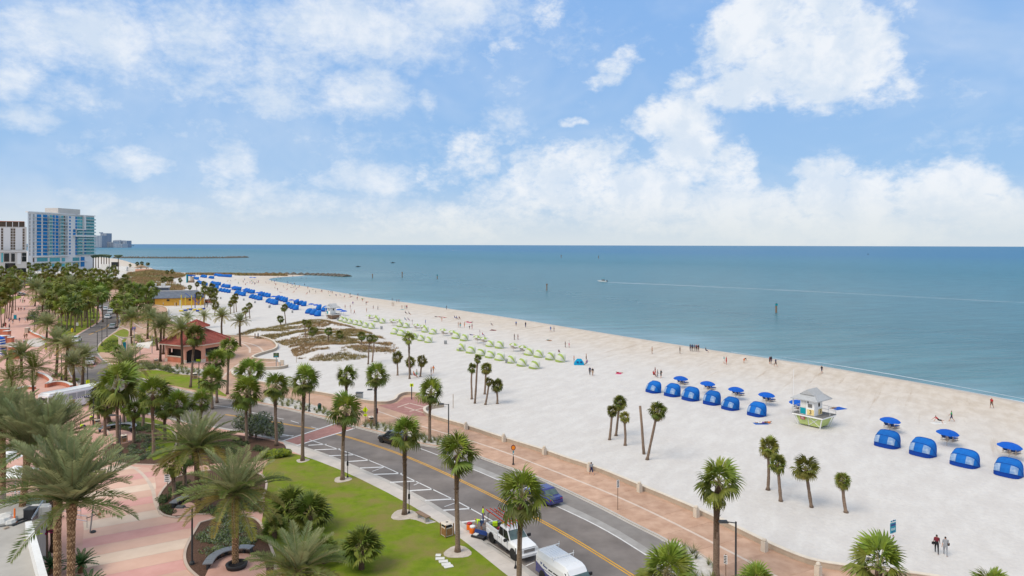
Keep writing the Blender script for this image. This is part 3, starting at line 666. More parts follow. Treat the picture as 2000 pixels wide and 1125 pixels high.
def bed(name, pts, m, z=.03, kerb=True, k=2, kw=.22):
    pts = smooth(px_poly(pts + [pts[0]], Z_P), k)[:-1]
    o = struct(name, MB().prism(pts, 0, Z_P + z), m)
    if kerb:
        mb = MB(); P = [Vector((p.x, p.y, 0)) for p in pts]; n_ = len(P)
        a = sum(P[i].x * P[(i + 1) % n_].y - P[(i + 1) % n_].x * P[i].y for i in range(n_)); sg = 1 if a > 0 else -1
        secs = []
        for i in range(n_):
            t = P[(i + 1) % n_] - P[i - 1]; t.normalize(); nn = Vector((t.y, -t.x, 0)) * sg
            a_, b_ = P[i] + nn * .002, P[i] + nn * kw
            secs.append([(a_.x, a_.y, 0), (b_.x, b_.y, 0), (b_.x, b_.y, Z_P + .09), (a_.x, a_.y, Z_P + .09)])
        secs.append(secs[0]); mb.loft(secs, closed=True, cap=False).build('kerb', MT['bed_kerb'], o)
    return o
BED_A = [(392, 1022), (374, 1052), (362, 1080), (366, 1106), (390, 1128), (420, 1150), (460, 1160), (520, 1150), (540, 1110), (520, 1050), (500, 1010), (440, 1008)]
BED_B = [(344, 1011), (316, 1005), (309, 988), (312, 966), (334, 940), (350, 930), (400, 920), (470, 915), (520, 930), (516, 970), (490, 990), (430, 1004), (380, 1004)]
BED_C = [(302, 908), (250, 906.5), (214, 901), (200, 888), (208, 874), (224, 866), (215, 845), (205, 836), (215, 826), (260, 824), (320, 832), (345, 850), (340, 880), (325, 905)]
bed('planting_bed', BED_A, MT['mulch']); bed('planting_bed', BED_B, MT['mulch'], z=.034); bed('planting_bed', BED_C, MT['mulch'], z=.038)
bed('planting_bed', [(420, 905), (470, 905), (520, 900), (556, 884), (560, 868), (520, 858), (440, 846), (360, 838), (330, 850), (335, 900), (380, 912)], MT['mulch'], z=.031, kerb=False)
struct('lawn', MB().prism(smooth(px_poly([(246, 812), (300, 818), (322, 826), (345, 842), (330, 850), (300, 836), (248, 824)], Z_P), 1), 0, Z_P + .045), lawnm)
struct('lawn', MB().prism(smooth(px_poly([(284, 880), (300, 858), (330, 845), (350, 850), (330, 890), (300, 900)], Z_P), 1), 0, Z_P + .047), lawnm)
for nm, pts in (('bench_pad', [(200, 850), (212, 842), (240, 840), (260, 846), (262, 858), (250, 866), (222, 868), (204, 862)]), ('bench_pad', [(400, 1128), (412, 1102), (440, 1086), (475, 1080), (520, 1090), (520, 1150), (440, 1160)]), ('bench_pad', [(336, 1008), (340, 994), (352, 986), (380, 980), (384, 1006)])):
    struct(nm, MB().prism(smooth(px_poly(pts + [pts[0]], Z_P), 2)[:-1], 0, Z_P + .055), MT['brick_plaza'])
# tree rings and worn sand on the lawn
ringm = mat('ring_sand', (.42, .36, .30), (.56, .49, .42), scale=2, det=8, world=True)
for i, (x, y, r) in enumerate(((591, 900, .75), (669, 937, .95), (790, 1006, 1.3), (894, 1079, 1.15))):
    p = G(x, y, Z_P); r_ = random.Random(i)
    MB().prism([(p.x + r * (1 + .1 * math.sin(3 * a + i)) * math.cos(a), p.y + r * (1 + .1 * math.sin(3 * a + i)) * math.sin(a)) for a in np.linspace(0, 6.28, 18)[:-1]], 0, Z_P + .045).build('tree_ring', ringm, bpy.data.objects['lawn'])
MB().prism(px_poly([(776, 1004), (800, 1001), (830, 1012), (852, 1020), (834, 1024), (812, 1016), (790, 1012)], Z_P), 0, Z_P + .04).build('bench_pad', MT['light_concrete'], bpy.data.objects['lawn'])
# the other lawns
struct('lawn', MB().prism(smooth(px_poly([(262, 735), (276, 724), (300, 722.5), (324, 725), (350, 732), (374, 733), (400, 742), (428, 762), (448, 776), (420, 770), (380, 762), (334, 752), (290, 741)], Z_P), 1), 0, Z_P + .03), lawnm)
struct('lawn', MB().prism(smooth(px_poly([(450, 778), (470, 772), (500, 775), (515, 785)], Z_P), 1), 0, Z_P + .03), lawnm)
struct('lawn', MB().prism(smooth(px_poly([(96, 655), (135, 664), (150, 652), (190, 630), (196, 618), (192, 606), (178, 596), (150, 596), (120, 606), (112, 632)], Z_P), 1), 0, Z_P + .03), lawnm)
struct('lawn', MB().prism(smooth(px_poly([(190, 688), (190, 680), (200, 668), (214, 657), (238, 642), (252, 645), (250, 660), (240, 672), (215, 688)], Z_P), 1), 0, Z_P + .03), lawnm)
struct('lawn', MB().prism(smooth(px_poly([(0, 615), (12, 610), (10, 602), (-10, 600)], Z_P), 1), 0, Z_P + .03), lawnm)
struct('lawn', MB().prism(smooth(px_poly([(26, 586), (44, 581), (38, 577), (24, 579)], Z_P), 1), 0, Z_P + .03), lawnm)
# white planting strips beside the road
stripm = mat('strip_gravel', (.46, .43, .39), (.60, .57, .53), scale=2, det=8, world=True)
STRIPS = ([(510, 786), (522, 774), (560, 778), (600, 788), (640, 801), (655, 810), (640, 815), (580, 800)], [(704, 833), (722, 823), (742, 826), (800, 845), (850, 855), (890, 868), (902, 878), (866, 872), (820, 865), (752, 845)], [(1313, 1057), (1342, 1068), (1378, 1090), (1400, 1110), (1402, 1150), (1350, 1150), (1347, 1125), (1332, 1084)], [(262, 716), (276, 708), (320, 715), (380, 720), (420, 724), (410, 738), (376, 733), (350, 731), (324, 724.5), (300, 722), (276, 723)])
for s in STRIPS: bed('planting_strip', s, stripm, z=.03, kw=.15, k=1)
# kerbs along both road edges
def kerb_line(pts, sg, nm):
    P = [Vector((p.x, p.y, 0)) for p in pts if p.y < 330]; secs = []
    for i, p in enumerate(P):
        n = side(P, i) * sg; a, b = p + n * -.012, p + n * .2
        secs.append([(a.x, a.y, -.05), (b.x, b.y, -.05), (b.x, b.y, Z_P + .02), (a.x, a.y, Z_P + .02)])
    o = MB().loft(secs, closed=True).build('kerb', MT['kerb'], bpy.data.objects[nm])
kerb_line(E1p, -1, 'plaza_paving'); kerb_line(E2p, 1, 'promenade')
ribbon('gutter', [p for p in E2w if p.y < 130], .4, ZM - .002, MT['kerb'], road, off=-.22)
ribbon('gutter', [p for p in E1w if p.y < 130], .35, ZM - .002, MT['kerb'], road, off=.2)
# ---- striped stamped plaza at the lower left, each colour band cast on its own
PL = smooth(px_poly([(150, 930), (180, 906), (215, 905), (260, 912), (300, 914), (306, 960), (303, 990), (316, 1010), (352, 1014), (385, 1022), (368, 1052), (355, 1080), (360, 1110), (390, 1135), (470, 1200), (520, 1300), (100, 1300), (170, 1125), (160, 1080), (165, 1020), (150, 980)], Z_P), 1)
plz = struct('striped_plaza', MB().prism(PL, 0, Z_P + .004), MT['light_concrete'])
mat('band_pink', (.58, .30, .265), (.66, .37, .33), scale=.5, det=9, rough=.8, world=True, bump=.2, bscale=9, rndv=.04)
mat('band_salmon', (.60, .38, .295), (.67, .445, .35), scale=.5, det=9, rough=.8, world=True, bump=.2, bscale=9, rndv=.04)
mat('band_cream', (.63, .485, .38), (.70, .56, .45), scale=.5, det=9, rough=.8, world=True, bump=.2, bscale=9, rndv=.04)
seq = ['band_pink', 'band_salmon', 'band_cream', 'band_salmon']
a0 = G(180, 1005, Z_P); b0 = G(300, 985, Z_P); ud = (b0 - a0).normalized(); nd_ = Vector((-ud.y, ud.x, 0)); base = G(180, 1002, Z_P)
for i in range(-12, 12):
    lo, hi = i * 2.15 + .012, (i + 1) * 2.15 - .012
    bm = bmesh.new(); vs = [bm.verts.new((p.x, p.y, Z_P + .012)) for p in PL]; f = bm.faces.new(vs)
    if f.normal.z < 0: f.normal_flip()
    for off, s in ((lo, 1), (hi, -1)):
        gm = bm.verts[:] + bm.edges[:] + bm.faces[:]
        if not bm.faces: break
        bmesh.ops.bisect_plane(bm, geom=gm, plane_co=base + nd_ * off, plane_no=nd_ * s, clear_inner=True)
    if not bm.faces: bm.free(); continue
    bmesh.ops.recalc_face_normals(bm, faces=bm.faces[:])
    for f in bm.faces:
        if f.normal.z < 0: f.normal_flip()
    bmesh.ops.triangulate(bm, faces=bm.faces[:])
    me = bpy.data.meshes.new('colour_band'); bm.to_mesh(me); bm.free(); me.materials.append(MT[seq[i % 4]])
    put('colour_band', me, plz)
for pts in ([(225, 904), (262, 914), (285, 934), (300, 960), (303, 985), (315, 1008)],): ribbon('border_band', smooth(px_poly(pts), 2), .35, Z_P + .017, MT['pale_tan'], plz)
# ------------------------------------------------------------------ palms
def arc(L_, el, bend, n=7):
    """points of a curve in the xz plane, starting at elevation el and bending down by bend in all"""
    p = Vector((0, 0, 0)); out = [p.copy()]; s = L_ / (n - 1)
    for i in range(n - 1):
        e = el - bend * ((i + .5) / (n - 1)) ** 1.2
        p = p + Vector((math.cos(e), 0, math.sin(e))) * s; out.append(p.copy())
    return out
def fan_leaf(mb, seed, pet=.9, rad=1.0, nseg=20, bend=.5, droop=.35, m=0, mp=1, xf=None, spread=115):
    """a palmate leaf along +x: stalk then a pleated fan with hanging tips"""
    r = random.Random(seed); b = MB()
    c = arc(pet, .12, bend * .5, 4); b.tube(c, [.035, .028, .022, .018], 4, mp)
    hub = c[-1]; e0 = .12 - bend * .5
    ax = Vector((math.cos(e0), 0, math.sin(e0))); up = Vector((-math.sin(e0), 0, math.cos(e0))); sy = Vector((0, 1, 0))
    for i in range(nseg):
        th = R(-spread + 2 * spread * (i + .5) / nseg) + r.uniform(-.03, .03)
        l = rad * (.72 + .28 * math.cos(th * .8)) * r.uniform(.9, 1.06)
        d = ax * math.cos(th) + sy * math.sin(th); wv = -ax * math.sin(th) + sy * math.cos(th)
        w = rad * R(2 * spread / nseg) * .33
        lift = .14 * rad * math.cos(th) - .30 * rad * abs(math.sin(th)) ** 1.5; fold = (.02 if i % 2 else -.02)
        base = hub; mid = hub + d * l * .55 + up * (lift + fold * rad) - Vector((0, 0, droop * .10 * rad))
        tip = hub + d * l * (1 - .2 * droop) + up * lift * 1.15 - Vector((0, 0, rad * droop * r.uniform(.55, 1.1)))
        k = len(b.v)
        b.add([base, mid - wv * w, mid + wv * w, mid.lerp(tip, .55) + wv * w * .55 + Vector((0, 0, .04 * rad)), mid.lerp(tip, .55) - wv * w * .55 + Vector((0, 0, .04 * rad)), tip], [(0, 1, 2), (1, 4, 3, 2), (4, 5, 3)], m)
    vs = [xf @ Vector(v) for v in b.v] if xf else b.v
    mb.add(vs, b.f); mb.m[-len(b.f):] = b.m
    return mb
def feather_leaf(mb, seed, L_=3.4, el=.0, bend=1.0, nl=30, lw=.55, m=0, mp=1, xf=None, v=.55, wid=.045):
    """a pinnate leaf along +x arching by bend, leaflets in a V"""
    r = random.Random(seed); b = MB(); c = arc(L_, el, bend, 9)
    b.tube(c, [.05 * (1 - .85 * i / 8) for i in range(9)], 4, mp)
    for i in range(nl):
        t = .12 + .87 * (i + .5) / nl; k = min(int(t * 8), 7); p = c[k].lerp(c[k + 1], t * 8 - k); tg = (c[k + 1] - c[k]).normalized(); up = Vector((-tg.z, 0, tg.x))
        ll = lw * (math.sin(math.pi * (t * .85 + .12)) ** .6) * r.uniform(.85, 1.1)
        for s in (-1, 1):
            sp = r.uniform(-.12, .12)
            d = (tg * (.62 + sp) + Vector((0, s, 0)) * .9 + up * (v + r.uniform(-.25, .2))).normalized()
            e = p + d * ll - Vector((0, 0, ll * .18)); wv = d.cross(up).normalized() * wid
            md = p.lerp(e, .45) + Vector((0, 0, .02))
            b.add([p, md - wv, e, md + wv], [(0, 1, 2, 3)], m)
    vs = [xf @ Vector(q) for q in b.v] if xf else b.v
    mb.add(vs, b.f); mb.m[-len(b.f):] = b.m
    return mb
LEAF = {}
for i in range(4):
    for key, dr in (('fan', .34), ('fan_old', .6)):
        LEAF[f'{key}{i}'] = fan_leaf(MB(), i + (20 if key == 'fan_old' else 0), pet=.85, rad=1.05, bend=.45 if key == 'fan' else .7, droop=dr).mesh('fan_leaf', [MT['fan_green'], MT['rachis']])
    LEAF[f'fan_dead{i}'] = fan_leaf(MB(), 50 + i, pet=.7, rad=.8, bend=.9, droop=.9, nseg=12, spread=60).mesh('dead_leaf', [MT['dead_frond'], MT['dead_frond']])
    for key, be in (('date_up', .4), ('date_mid', .8), ('date_low', 1.05)):
        LEAF[f'{key}{i}'] = feather_leaf(MB(), i + hash(key) % 1 + 7 * len(key), bend=be, nl=56, lw=.62, wid=.024).mesh('feather_leaf', [MT[{'date_up': 'date_silver', 'date_mid': 'date_green', 'date_low': 'date_olive'}[key]], MT['rachis_orange']])
GA = 2.39996
def crown_spec(kind, seed):
    """(leaf family, azimuth, elevation, roll, scale) of each leaf in a crown"""
    r = random.Random(seed); out = []
    if kind == 'W':
        n = 24
        for i in range(n):
            f = i / (n - 1); el = R(84 - 124 * f ** .95) + r.uniform(-.16, .16)
            out.append(('fan' if f < .7 else 'fan_old', i * GA + r.uniform(-.3, .3), el, r.uniform(-.7, .7), r.uniform(.82, 1.1)))
        for i in range(7): out.append(('fan_dead', i * GA * 1.3 + r.random(), R(-74) + r.uniform(-.1, .1), r.uniform(-.3, .3), r.uniform(.7, .95)))
    elif kind == 'S':
        n = 34
        for i in range(n):
            f = i / (n - 1); el = R(82 - 122 * f ** .9) + r.uniform(-.18, .18)
            out.append(('fan' if f < .7 else 'fan_old', i * GA + r.uniform(-.3, .3), el, r.uniform(-.7, .7), r.uniform(.82, 1.08)))
        for i in range(9): out.append(('fan_dead', i * GA + r.random(), R(-68) + r.uniform(-.15, .12), r.uniform(-.3, .3), r.uniform(.75, 1.05)))
    elif kind == 'U':
        n = 52
        for i in range(n):
            f = i / (n - 1); el = R(86 - 66 * f) + r.uniform(-.1, .1)
            if i > 47: el = R(r.uniform(-8, 12))
            out.append(('date_up' if f < .75 else 'date_mid', i * GA + r.uniform(-.25, .25), el, r.uniform(-.4, .4), r.uniform(.9, 1.1)))
    else:
        n = 54
        for i in range(n):
            f = i / (n - 1); el = R(85 - 92 * f ** .85) + r.uniform(-.12, .12)
            out.append(('date_up' if f < .3 else 'date_mid' if f < .72 else 'date_low', i * GA + r.uniform(-.2, .2), el, r.uniform(-.3, .3), r.uniform(.88, 1.06) * (.82 + .18 * min(1, f * 3))))
    return out
def leaf_matrix(az, el, roll): return Matrix.Rotation(az, 4, 'Z') @ Matrix.Rotation(-el, 4, 'Y') @ Matrix.Rotation(roll, 4, 'X')
CROWN = {}
def crown_mesh(kind, k, light=False):
    key = (kind, k, light)
    if key in CROWN: return CROWN[key]
    mb = MB(); r = random.Random(k * 31 + 5)
    mats = {'W': ['fan_green', 'fan_bright', 'dead_frond', 'rachis'], 'S': ['sabal_green', 'fan_green', 'dead_frond', 'rachis'], 'D': ['date_green', 'date_silver', 'date_olive', 'rachis'], 'C': ['coco_green', 'coco_green', 'dead_frond', 'rachis']}[kind]
    for j, (fam, az, el, roll, s) in enumerate(crown_spec(kind, 100 + k)):
        if light and j % 3 == 2: continue
        xf = leaf_matrix(az, el, roll) @ Matrix.Scale(s * (1.12 if light else 1), 4)
        if fam.startswith('fan'):
            m = 2 if fam == 'fan_dead' else (1 if r.random() < .35 else 0)
            fan_leaf(mb, j + k * 60, pet=.85, rad=1.05, bend=.45 if fam == 'fan' else .9, droop=.38 if fam == 'fan' else .8, nseg=9 if light else 13, m=m, mp=3, xf=xf, spread=60 if fam == 'fan_dead' else 112)
        else:
            m = {'date_up': 1, 'date_mid': 0, 'date_low': 2}[fam] if kind == 'D' else 0
            if kind == 'C' and j % 2: continue
            feather_leaf(mb, j + k * 60, L_=3.4, bend={'date_up': .4, 'date_mid': .8, 'date_low': 1.05}[fam] * (1.25 if kind == 'C' else 1), nl=(13 if light else 24), lw=.62 if kind == 'D' else .75, m=m, mp=3, xf=xf, wid=(.075 if light else .045), v=.5 if kind == 'D' else .1)
    CROWN[key] = mb.mesh('palm_crown', [MT[q] for q in mats]); return CROWN[key]
LEAF_R = {'W': 1.75, 'S': 1.75, 'D': 3.1, 'C': 3.1}
def trunk_mesh(top, r0, r1, kind, seed, curve=0.):
    r = random.Random(seed); h = Vector(top); n = 14; pts = []; rad = []
    sd = Vector((h.y, -h.x, 0)); sd = sd.normalized() if sd.length > .01 else Vector((1, 0, 0))
    for i in range(n + 1):
        t = i / n; lean = t ** 1.0 + curve * math.sin(math.pi * t) * .5
        p = Vector((h.x * lean, h.y * lean, h.z * t)) + sd * (.11 * math.sin(t * 5 + seed) * t)
        pts.append(p); f = r0 + (r1 - r0) * t
        if t < .08: f *= 1 + (1 - t / .08) * .45
        if kind == 'W' and .70 < t < .95: f *= 1.18 + r.uniform(-.06, .1)
        if kind == 'S': f *= r.uniform(.92, 1.08)
        rad.append(f * r.uniform(.96, 1.04))
    mb = MB().tube(pts, rad, 9, 0)
    if kind == 'W':
        for i in range(n):
            for j in range(9):
                if i / n > .5 + .12 * math.sin(seed + j): mb.m[i * 9 + j] = 2
    if kind == 'W':      # brown leaf stubs on the upper part
        for j in range(46):
            t = .60 + .38 * r.random(); a = r.random() * 6.28; k = int(t * n); p = pts[k].lerp(pts[min(k + 1, n)], t * n - k); d = Vector((math.cos(a), math.sin(a), 0)); s = rad[min(k, n)]
            b = p + d * s * .85; mb.add([b + Vector((0, 0, -.12)) - d.cross(Vector((0, 0, 1))) * .07, b + Vector((0, 0, -.12)) + d.cross(Vector((0, 0, 1))) * .07, b + d * (.12 + .1 * r.random()) + Vector((0, 0, .12))], [(0, 1, 2)], 1)
    return mb.mesh('trunk', [MT['bark_grey' if kind in 'WS' else 'bark_brown'], MT['boot_brown'], MT['bark_brown']], True), pts[-1]
def boot_trunk(top, r0, r1, seed):
    """date palm trunk whose spiral of cut leaf bases stands out"""
    h = Vector(top); nr, ns = 96, 26; vs = []
    for i in range(nr + 1):
        t = i / nr
        for j in range(ns):
            a = 2 * math.pi * j / ns; u = a / 2 / math.pi * 9; w = t * h.z * 3.4
            q = (w + u) % 1; q2 = (w - u) % 1
            bump = .10 * (q * q2) ** .6 + .03 * math.sin(17 * t + 5 * a + seed)
            rr = (r0 + (r1 - r0) * t) * (.9 + bump * 2.6)
            if t > .86: rr *= 1 + (t - .86) * 3.4
            vs.append((h.x * t + rr * math.cos(a), h.y * t + rr * math.sin(a), h.z * t))
    fs = [(i * ns + j, i * ns + (j + 1) % ns, (i + 1) * ns + (j + 1) % ns, (i + 1) * ns + j) for i in range(nr) for j in range(ns)]
    mb = MB(); mb.add(vs, fs)
    for i in range(nr):
        for j in range(ns):
            u = j / ns * 9; w = i / nr * h.z * 3.4
            if ((w + u) % 1) * ((w - u) % 1) > .36: mb.m[i * ns + j] = 1
    return mb.mesh('trunk', [MT['boot_brown'], MT['boot_lit']]), h
def palm(kind, bx, by, cx, cy, rp, label, group=None, singles=None, z=0., light=None, tr=None, boots=False, name=None, curve=0., upright=False):
    """bx by: foot, cx cy: heart of the crown, rp: crown half width, all as the photograph shows them"""
    base = G(bx, by, z); k = base.y / F
    top = Vector(((cx - bx) * k, 0, max(.8, (by - cy) * k))); rad = rp * k; seed = int(bx * 13 + by * 7) % 997
    top.y = math.sin(seed) * .04 * top.z
    nm = name or {'W': 'fan_palm', 'S': 'cabbage_palm', 'D': 'date_palm', 'C': 'coconut_palm'}[kind]
    t = thing(nm, label, 'palm tree', base, 0., group)
    tr = tr or {'W': .21, 'S': .17, 'D': .27, 'C': .2}[kind]
    if boots: me, hp = boot_trunk(top, tr * .95, tr, seed)
    else: me, hp = trunk_mesh(top, tr, tr * .8, kind, seed, curve)
    put('trunk', me, t)
    s = rad / LEAF_R[kind] * (1.1 if kind == 'W' else 1.)
    if singles is None: singles = rp >= (24 if kind in 'WS' else 60)
    if light is None: light = rp < 13 if kind in 'WS' else rp < 20
    if singles:
        r = random.Random(seed)
        tl = Matrix.Rotation(R(6 + 7 * math.sin(seed)), 4, 'Y') @ Matrix.Rotation(R(8 * math.cos(seed * 1.7)), 4, 'X')
        for (fam, az, el, roll, q) in crown_spec('U' if upright else kind, seed):
            if r.random() < .07: continue
            me = LEAF[f'{fam}{r.randrange(4)}']
            o = put('dead_leaf' if fam == 'fan_dead' else 'leaf', me, t, hp); o.rotation_euler = (tl @ leaf_matrix(az, el, roll)).to_euler(); o.scale = (s * q,) * 3
            if kind == 'S' and fam in ('fan', 'fan_old'): o.material_slots[0].link = 'OBJECT'; o.material_slots[0].material = MT['sabal_green']
            elif kind == 'W' and el > .75: o.material_slots[0].link = 'OBJECT'; o.material_slots[0].material = MT['fan_bright']
    else:
        o = put('crown', crown_mesh(kind, seed % 3, light), t, hp, (R(7 * math.cos(seed)), R(7 * math.sin(seed * 2)), seed), s * (.94 + .12 * (seed % 10) / 10)); o['kind'] = 'stuff'
    return t
SW_ = 'palms standing along the street'
palm('W', 591, 900, 593, 745, 31, 'tall fan palm in a sand ring beside the crosswalk', SW_, z=Z_P)
palm('W', 540, 871, 539, 752, 28, 'fan palm rising behind the yellow green hedge', SW_, z=Z_P)
palm('W', 482, 866, 481, 768, 33, 'fan palm with its trunk before the silvery shrub', SW_, z=Z_P)
palm('W', 490, 852, 488, 728, 29, 'fan palm behind the one at the silvery shrub', SW_, z=Z_P)
palm('W', 669, 937, 673, 803, 36, 'fan palm with ragged dead leaves in front of the crosswalk', SW_, z=Z_P)
palm('W', 790, 1005, 793, 846, 35, 'fan palm beside the lawn bench, hiding the black car', SW_, z=Z_P)
palm('W', 894, 1078, 893, 886, 44, 'fan palm on the lawn beside the slatted litter bin', SW_, z=Z_P)
palm('W', 1013, 1150, 1018, 968, 54, 'big fan palm standing before the white pickup truck', SW_, z=Z_P)
palm('W', 1302, 1290, 1300, 1122, 58, 'fan palm cut by the bottom edge beside the yellow line', SW_, z=Z_P)
palm('W', 1398, 1130, 1400, 940, 46, 'tall fan palm beside the lamp post on the promenade', SW_, z=Z_P, tr=.26)
palm('W', 1478, 1330, 1474, 1146, 48, 'fan palm of which only the top leaves show at the bottom edge', SW_, z=Z_P)
palm('W', 1722, 1300, 1720, 1110, 62, 'fan palm at the bottom edge in front of the teal beach sign', SW_, z=Z_P)
palm('W', 678, 812, 676, 733, 24, 'fan palm seen above the palm at the crosswalk', SW_, z=Z_P)
palm('W', 732, 832, 734, 736, 26, 'fan palm beside the yellow pedestrian sign', SW_, z=Z_P)
palm('W', 839, 862, 840, 766, 29, 'fan palm in the white strip by the beach entry', SW_, z=Z_P)
palm('W', 444, 770, 446, 680, 21, 'fan palm beside the right end of the pavilion', SW_, z=Z_P)
palm('W', 372, 757, 378, 657, 21, 'fan palm in front of the red roofed pavilion', SW_, z=Z_P)
palm('W', 424, 786, 421, 706, 24, 'fan palm on the small lawn right of the pavilion', SW_, z=Z_P)
palm('W', 415, 798, 411, 742, 27, 'fan palm overhanging the road below the pavilion lawn', SW_, z=Z_P)
palm('W', 352, 880, 347, 790, 27, 'low fan palm peeping over the date palm by the road', SW_, z=Z_P)
palm('W', 388, 875, 392, 786, 24, 'bright fan palm beside the silvery shrub and the road', SW_, z=Z_P)
palm('W', 300, 892, 301, 768, 34, 'fan palm at the right edge of the round shrub bed', SW_, z=Z_P)
palm('W', 230, 878, 229, 752, 46, 'large fan palm before the curved bench and lamp post', SW_, z=Z_P)
palm('W', 261, 866, 264, 800, 19, 'small fan palm in the middle of the round shrub bed', SW_, z=Z_P)
palm('W', 242, 830, 243, 792, 17, 'small fan palm behind the curved bench', SW_, z=Z_P)
palm('W', 279, 834, 281, 792, 19, 'small fan palm at the back of the round shrub bed', SW_, z=Z_P)
palm('W', 193, 828, 191, 786, 22, 'dark fan palm beside the rear of the white bus', SW_, z=Z_P)
palm('W', 234, 720, 232, 686, 13, 'short bushy fan palm left of the shade sails', SW_, z=Z_P)
palm('W', 340, 975, 338, 908, 27, 'fan palm with a dark trunk in the bed by the white notice', SW_, z=Z_P)
palm('W', 360, 950, 364, 893, 24, 'fan palm behind the one by the white notice', SW_, z=Z_P)
palm('W', 205, 852, 207, 792, 25, 'fan palm over the left end of the upper curved bench', SW_, z=Z_P)
palm('W', 322, 862, 324, 796, 25, 'fan palm right of the round shrub bed below the road', SW_, z=Z_P)
# date palms
DG = 'date palms of the plaza gardens'
palm('D', 460, 1104, 460, 966, 102, 'great date palm over the curved bench, its dark trunk in full view', DG, z=Z_P, boots=True, tr=.26)
palm('D', 578, 1290, 578, 1122, 100, 'date palm spreading at the bottom edge left of the lawn', DG, z=Z_P)
palm('D', 388, 1000, 386, 878, 86, 'date palm between the road and the striped plaza', DG, z=Z_P)
palm('D', 136, 1310, 136, 984, 118, 'nearest date palm at the lower left with a scaly trunk', DG, upright=True, z=Z_P, boots=True, tr=.215)
palm('D', 110, 1275, 104, 962, 116, 'date palm behind the nearest one, its trunk touching it', DG, upright=True, z=Z_P, boots=True, tr=.215)
palm('D', 34, 1078, 58, 880, 100, 'date palm behind the pair of scaly trunks, slightly leaning', DG, upright=True, z=Z_P, boots=True, tr=.25)
palm('D', 7, 1062, 8, 836, 80, 'date palm at the left edge with a diamond patterned trunk', DG, upright=True, z=Z_P, boots=True, tr=.22)
palm('D', 106, 1076, 100, 862, 82, 'date palm crown below the coconut palm, hiding the bus front', DG, upright=True, z=Z_P)
palm('D', 246, 812, 246, 715, 46, 'date palm between the road bend and the large fan palm', DG, z=Z_P)
palm('D', 214, 826, 205, 776, 34, 'short date palm leaning over the rear of the bus', DG, z=Z_P)
palm('D', 313, 706, 314, 640, 31, 'date palm left of the pavilion, nearest of three trunks', DG, z=Z_P)
palm('D', 319, 692, 322, 630, 24, 'date palm left of the pavilion with a crooked foot', DG, z=Z_P)
palm('D', 308, 684, 300, 622, 22, 'date palm left of the pavilion, farthest of three trunks', DG, z=Z_P)
palm('D', 356, 712, 356, 643, 29, 'date palm shading the left side of the pavilion', DG, z=Z_P)
palm('D', 433, 656, 433, 618, 22, 'date palm on the sand above the pavilion roof', DG, z=Z_P)
palm('D', 469, 677, 469, 628, 20, 'date palm on the curved tan plaza beside the dunes', DG, z=Z_P)
palm('D', 399, 640, 398, 618, 15, 'date palm behind the cupola of the pavilion', DG)
palm('D', 368, 650, 366, 622, 17, 'date palm in front of the playground', DG, z=Z_P)
palm('D', 256, 672, 257, 622, 27, 'date palm beside the left shade sail', DG, z=Z_P)
palm('D', 288, 662, 290, 612, 22, 'date palm between the shade sails and the yellow building', DG, z=Z_P)
palm('D', 91, 662, 92, 634, 29, 'date palm behind the curved planter wall', DG, z=Z_P)
palm('D', 109, 737, 114, 670, 35, 'date palm left of the road bend in a small planter', DG, z=Z_P)
palm('D', 128, 747, 131, 678, 30, 'date palm in the planter with the low round wall', DG, z=Z_P)
palm('D', 161, 751, 163, 697, 31, 'date palm in front of the white car at the bend', DG, z=Z_P)
palm('D', 42, 738, 44, 694, 34, 'date palm behind the coconut palms at the left', DG, z=Z_P)
palm('D', 148, 772, 142, 712, 32, 'date palm in front of the crosswalk at the bend', DG, z=Z_P)
palm('C', 66, 800, 67, 722, 46, 'coconut palm at the left with a tuft of stubs', DG, z=Z_P)
palm('C', 21, 800, 20, 742, 40, 'coconut palm at the left edge before the terracotta wall', DG, z=Z_P)
palm('C', 14, 724, 14, 700, 22, 'low coconut palm beside the striped awning', DG, z=Z_P)
palm('D', 68, 598, 72, 566, 27, 'grey date palm in the middle of the far plaza', DG, z=Z_P)
palm('D', 136, 592, 138, 560, 22, 'date palm in the far row before the white hotel', DG, z=Z_P)
palm('D', 82, 614, 84, 582, 24, 'dark date palm beside the people on the far plaza', DG, z=Z_P)
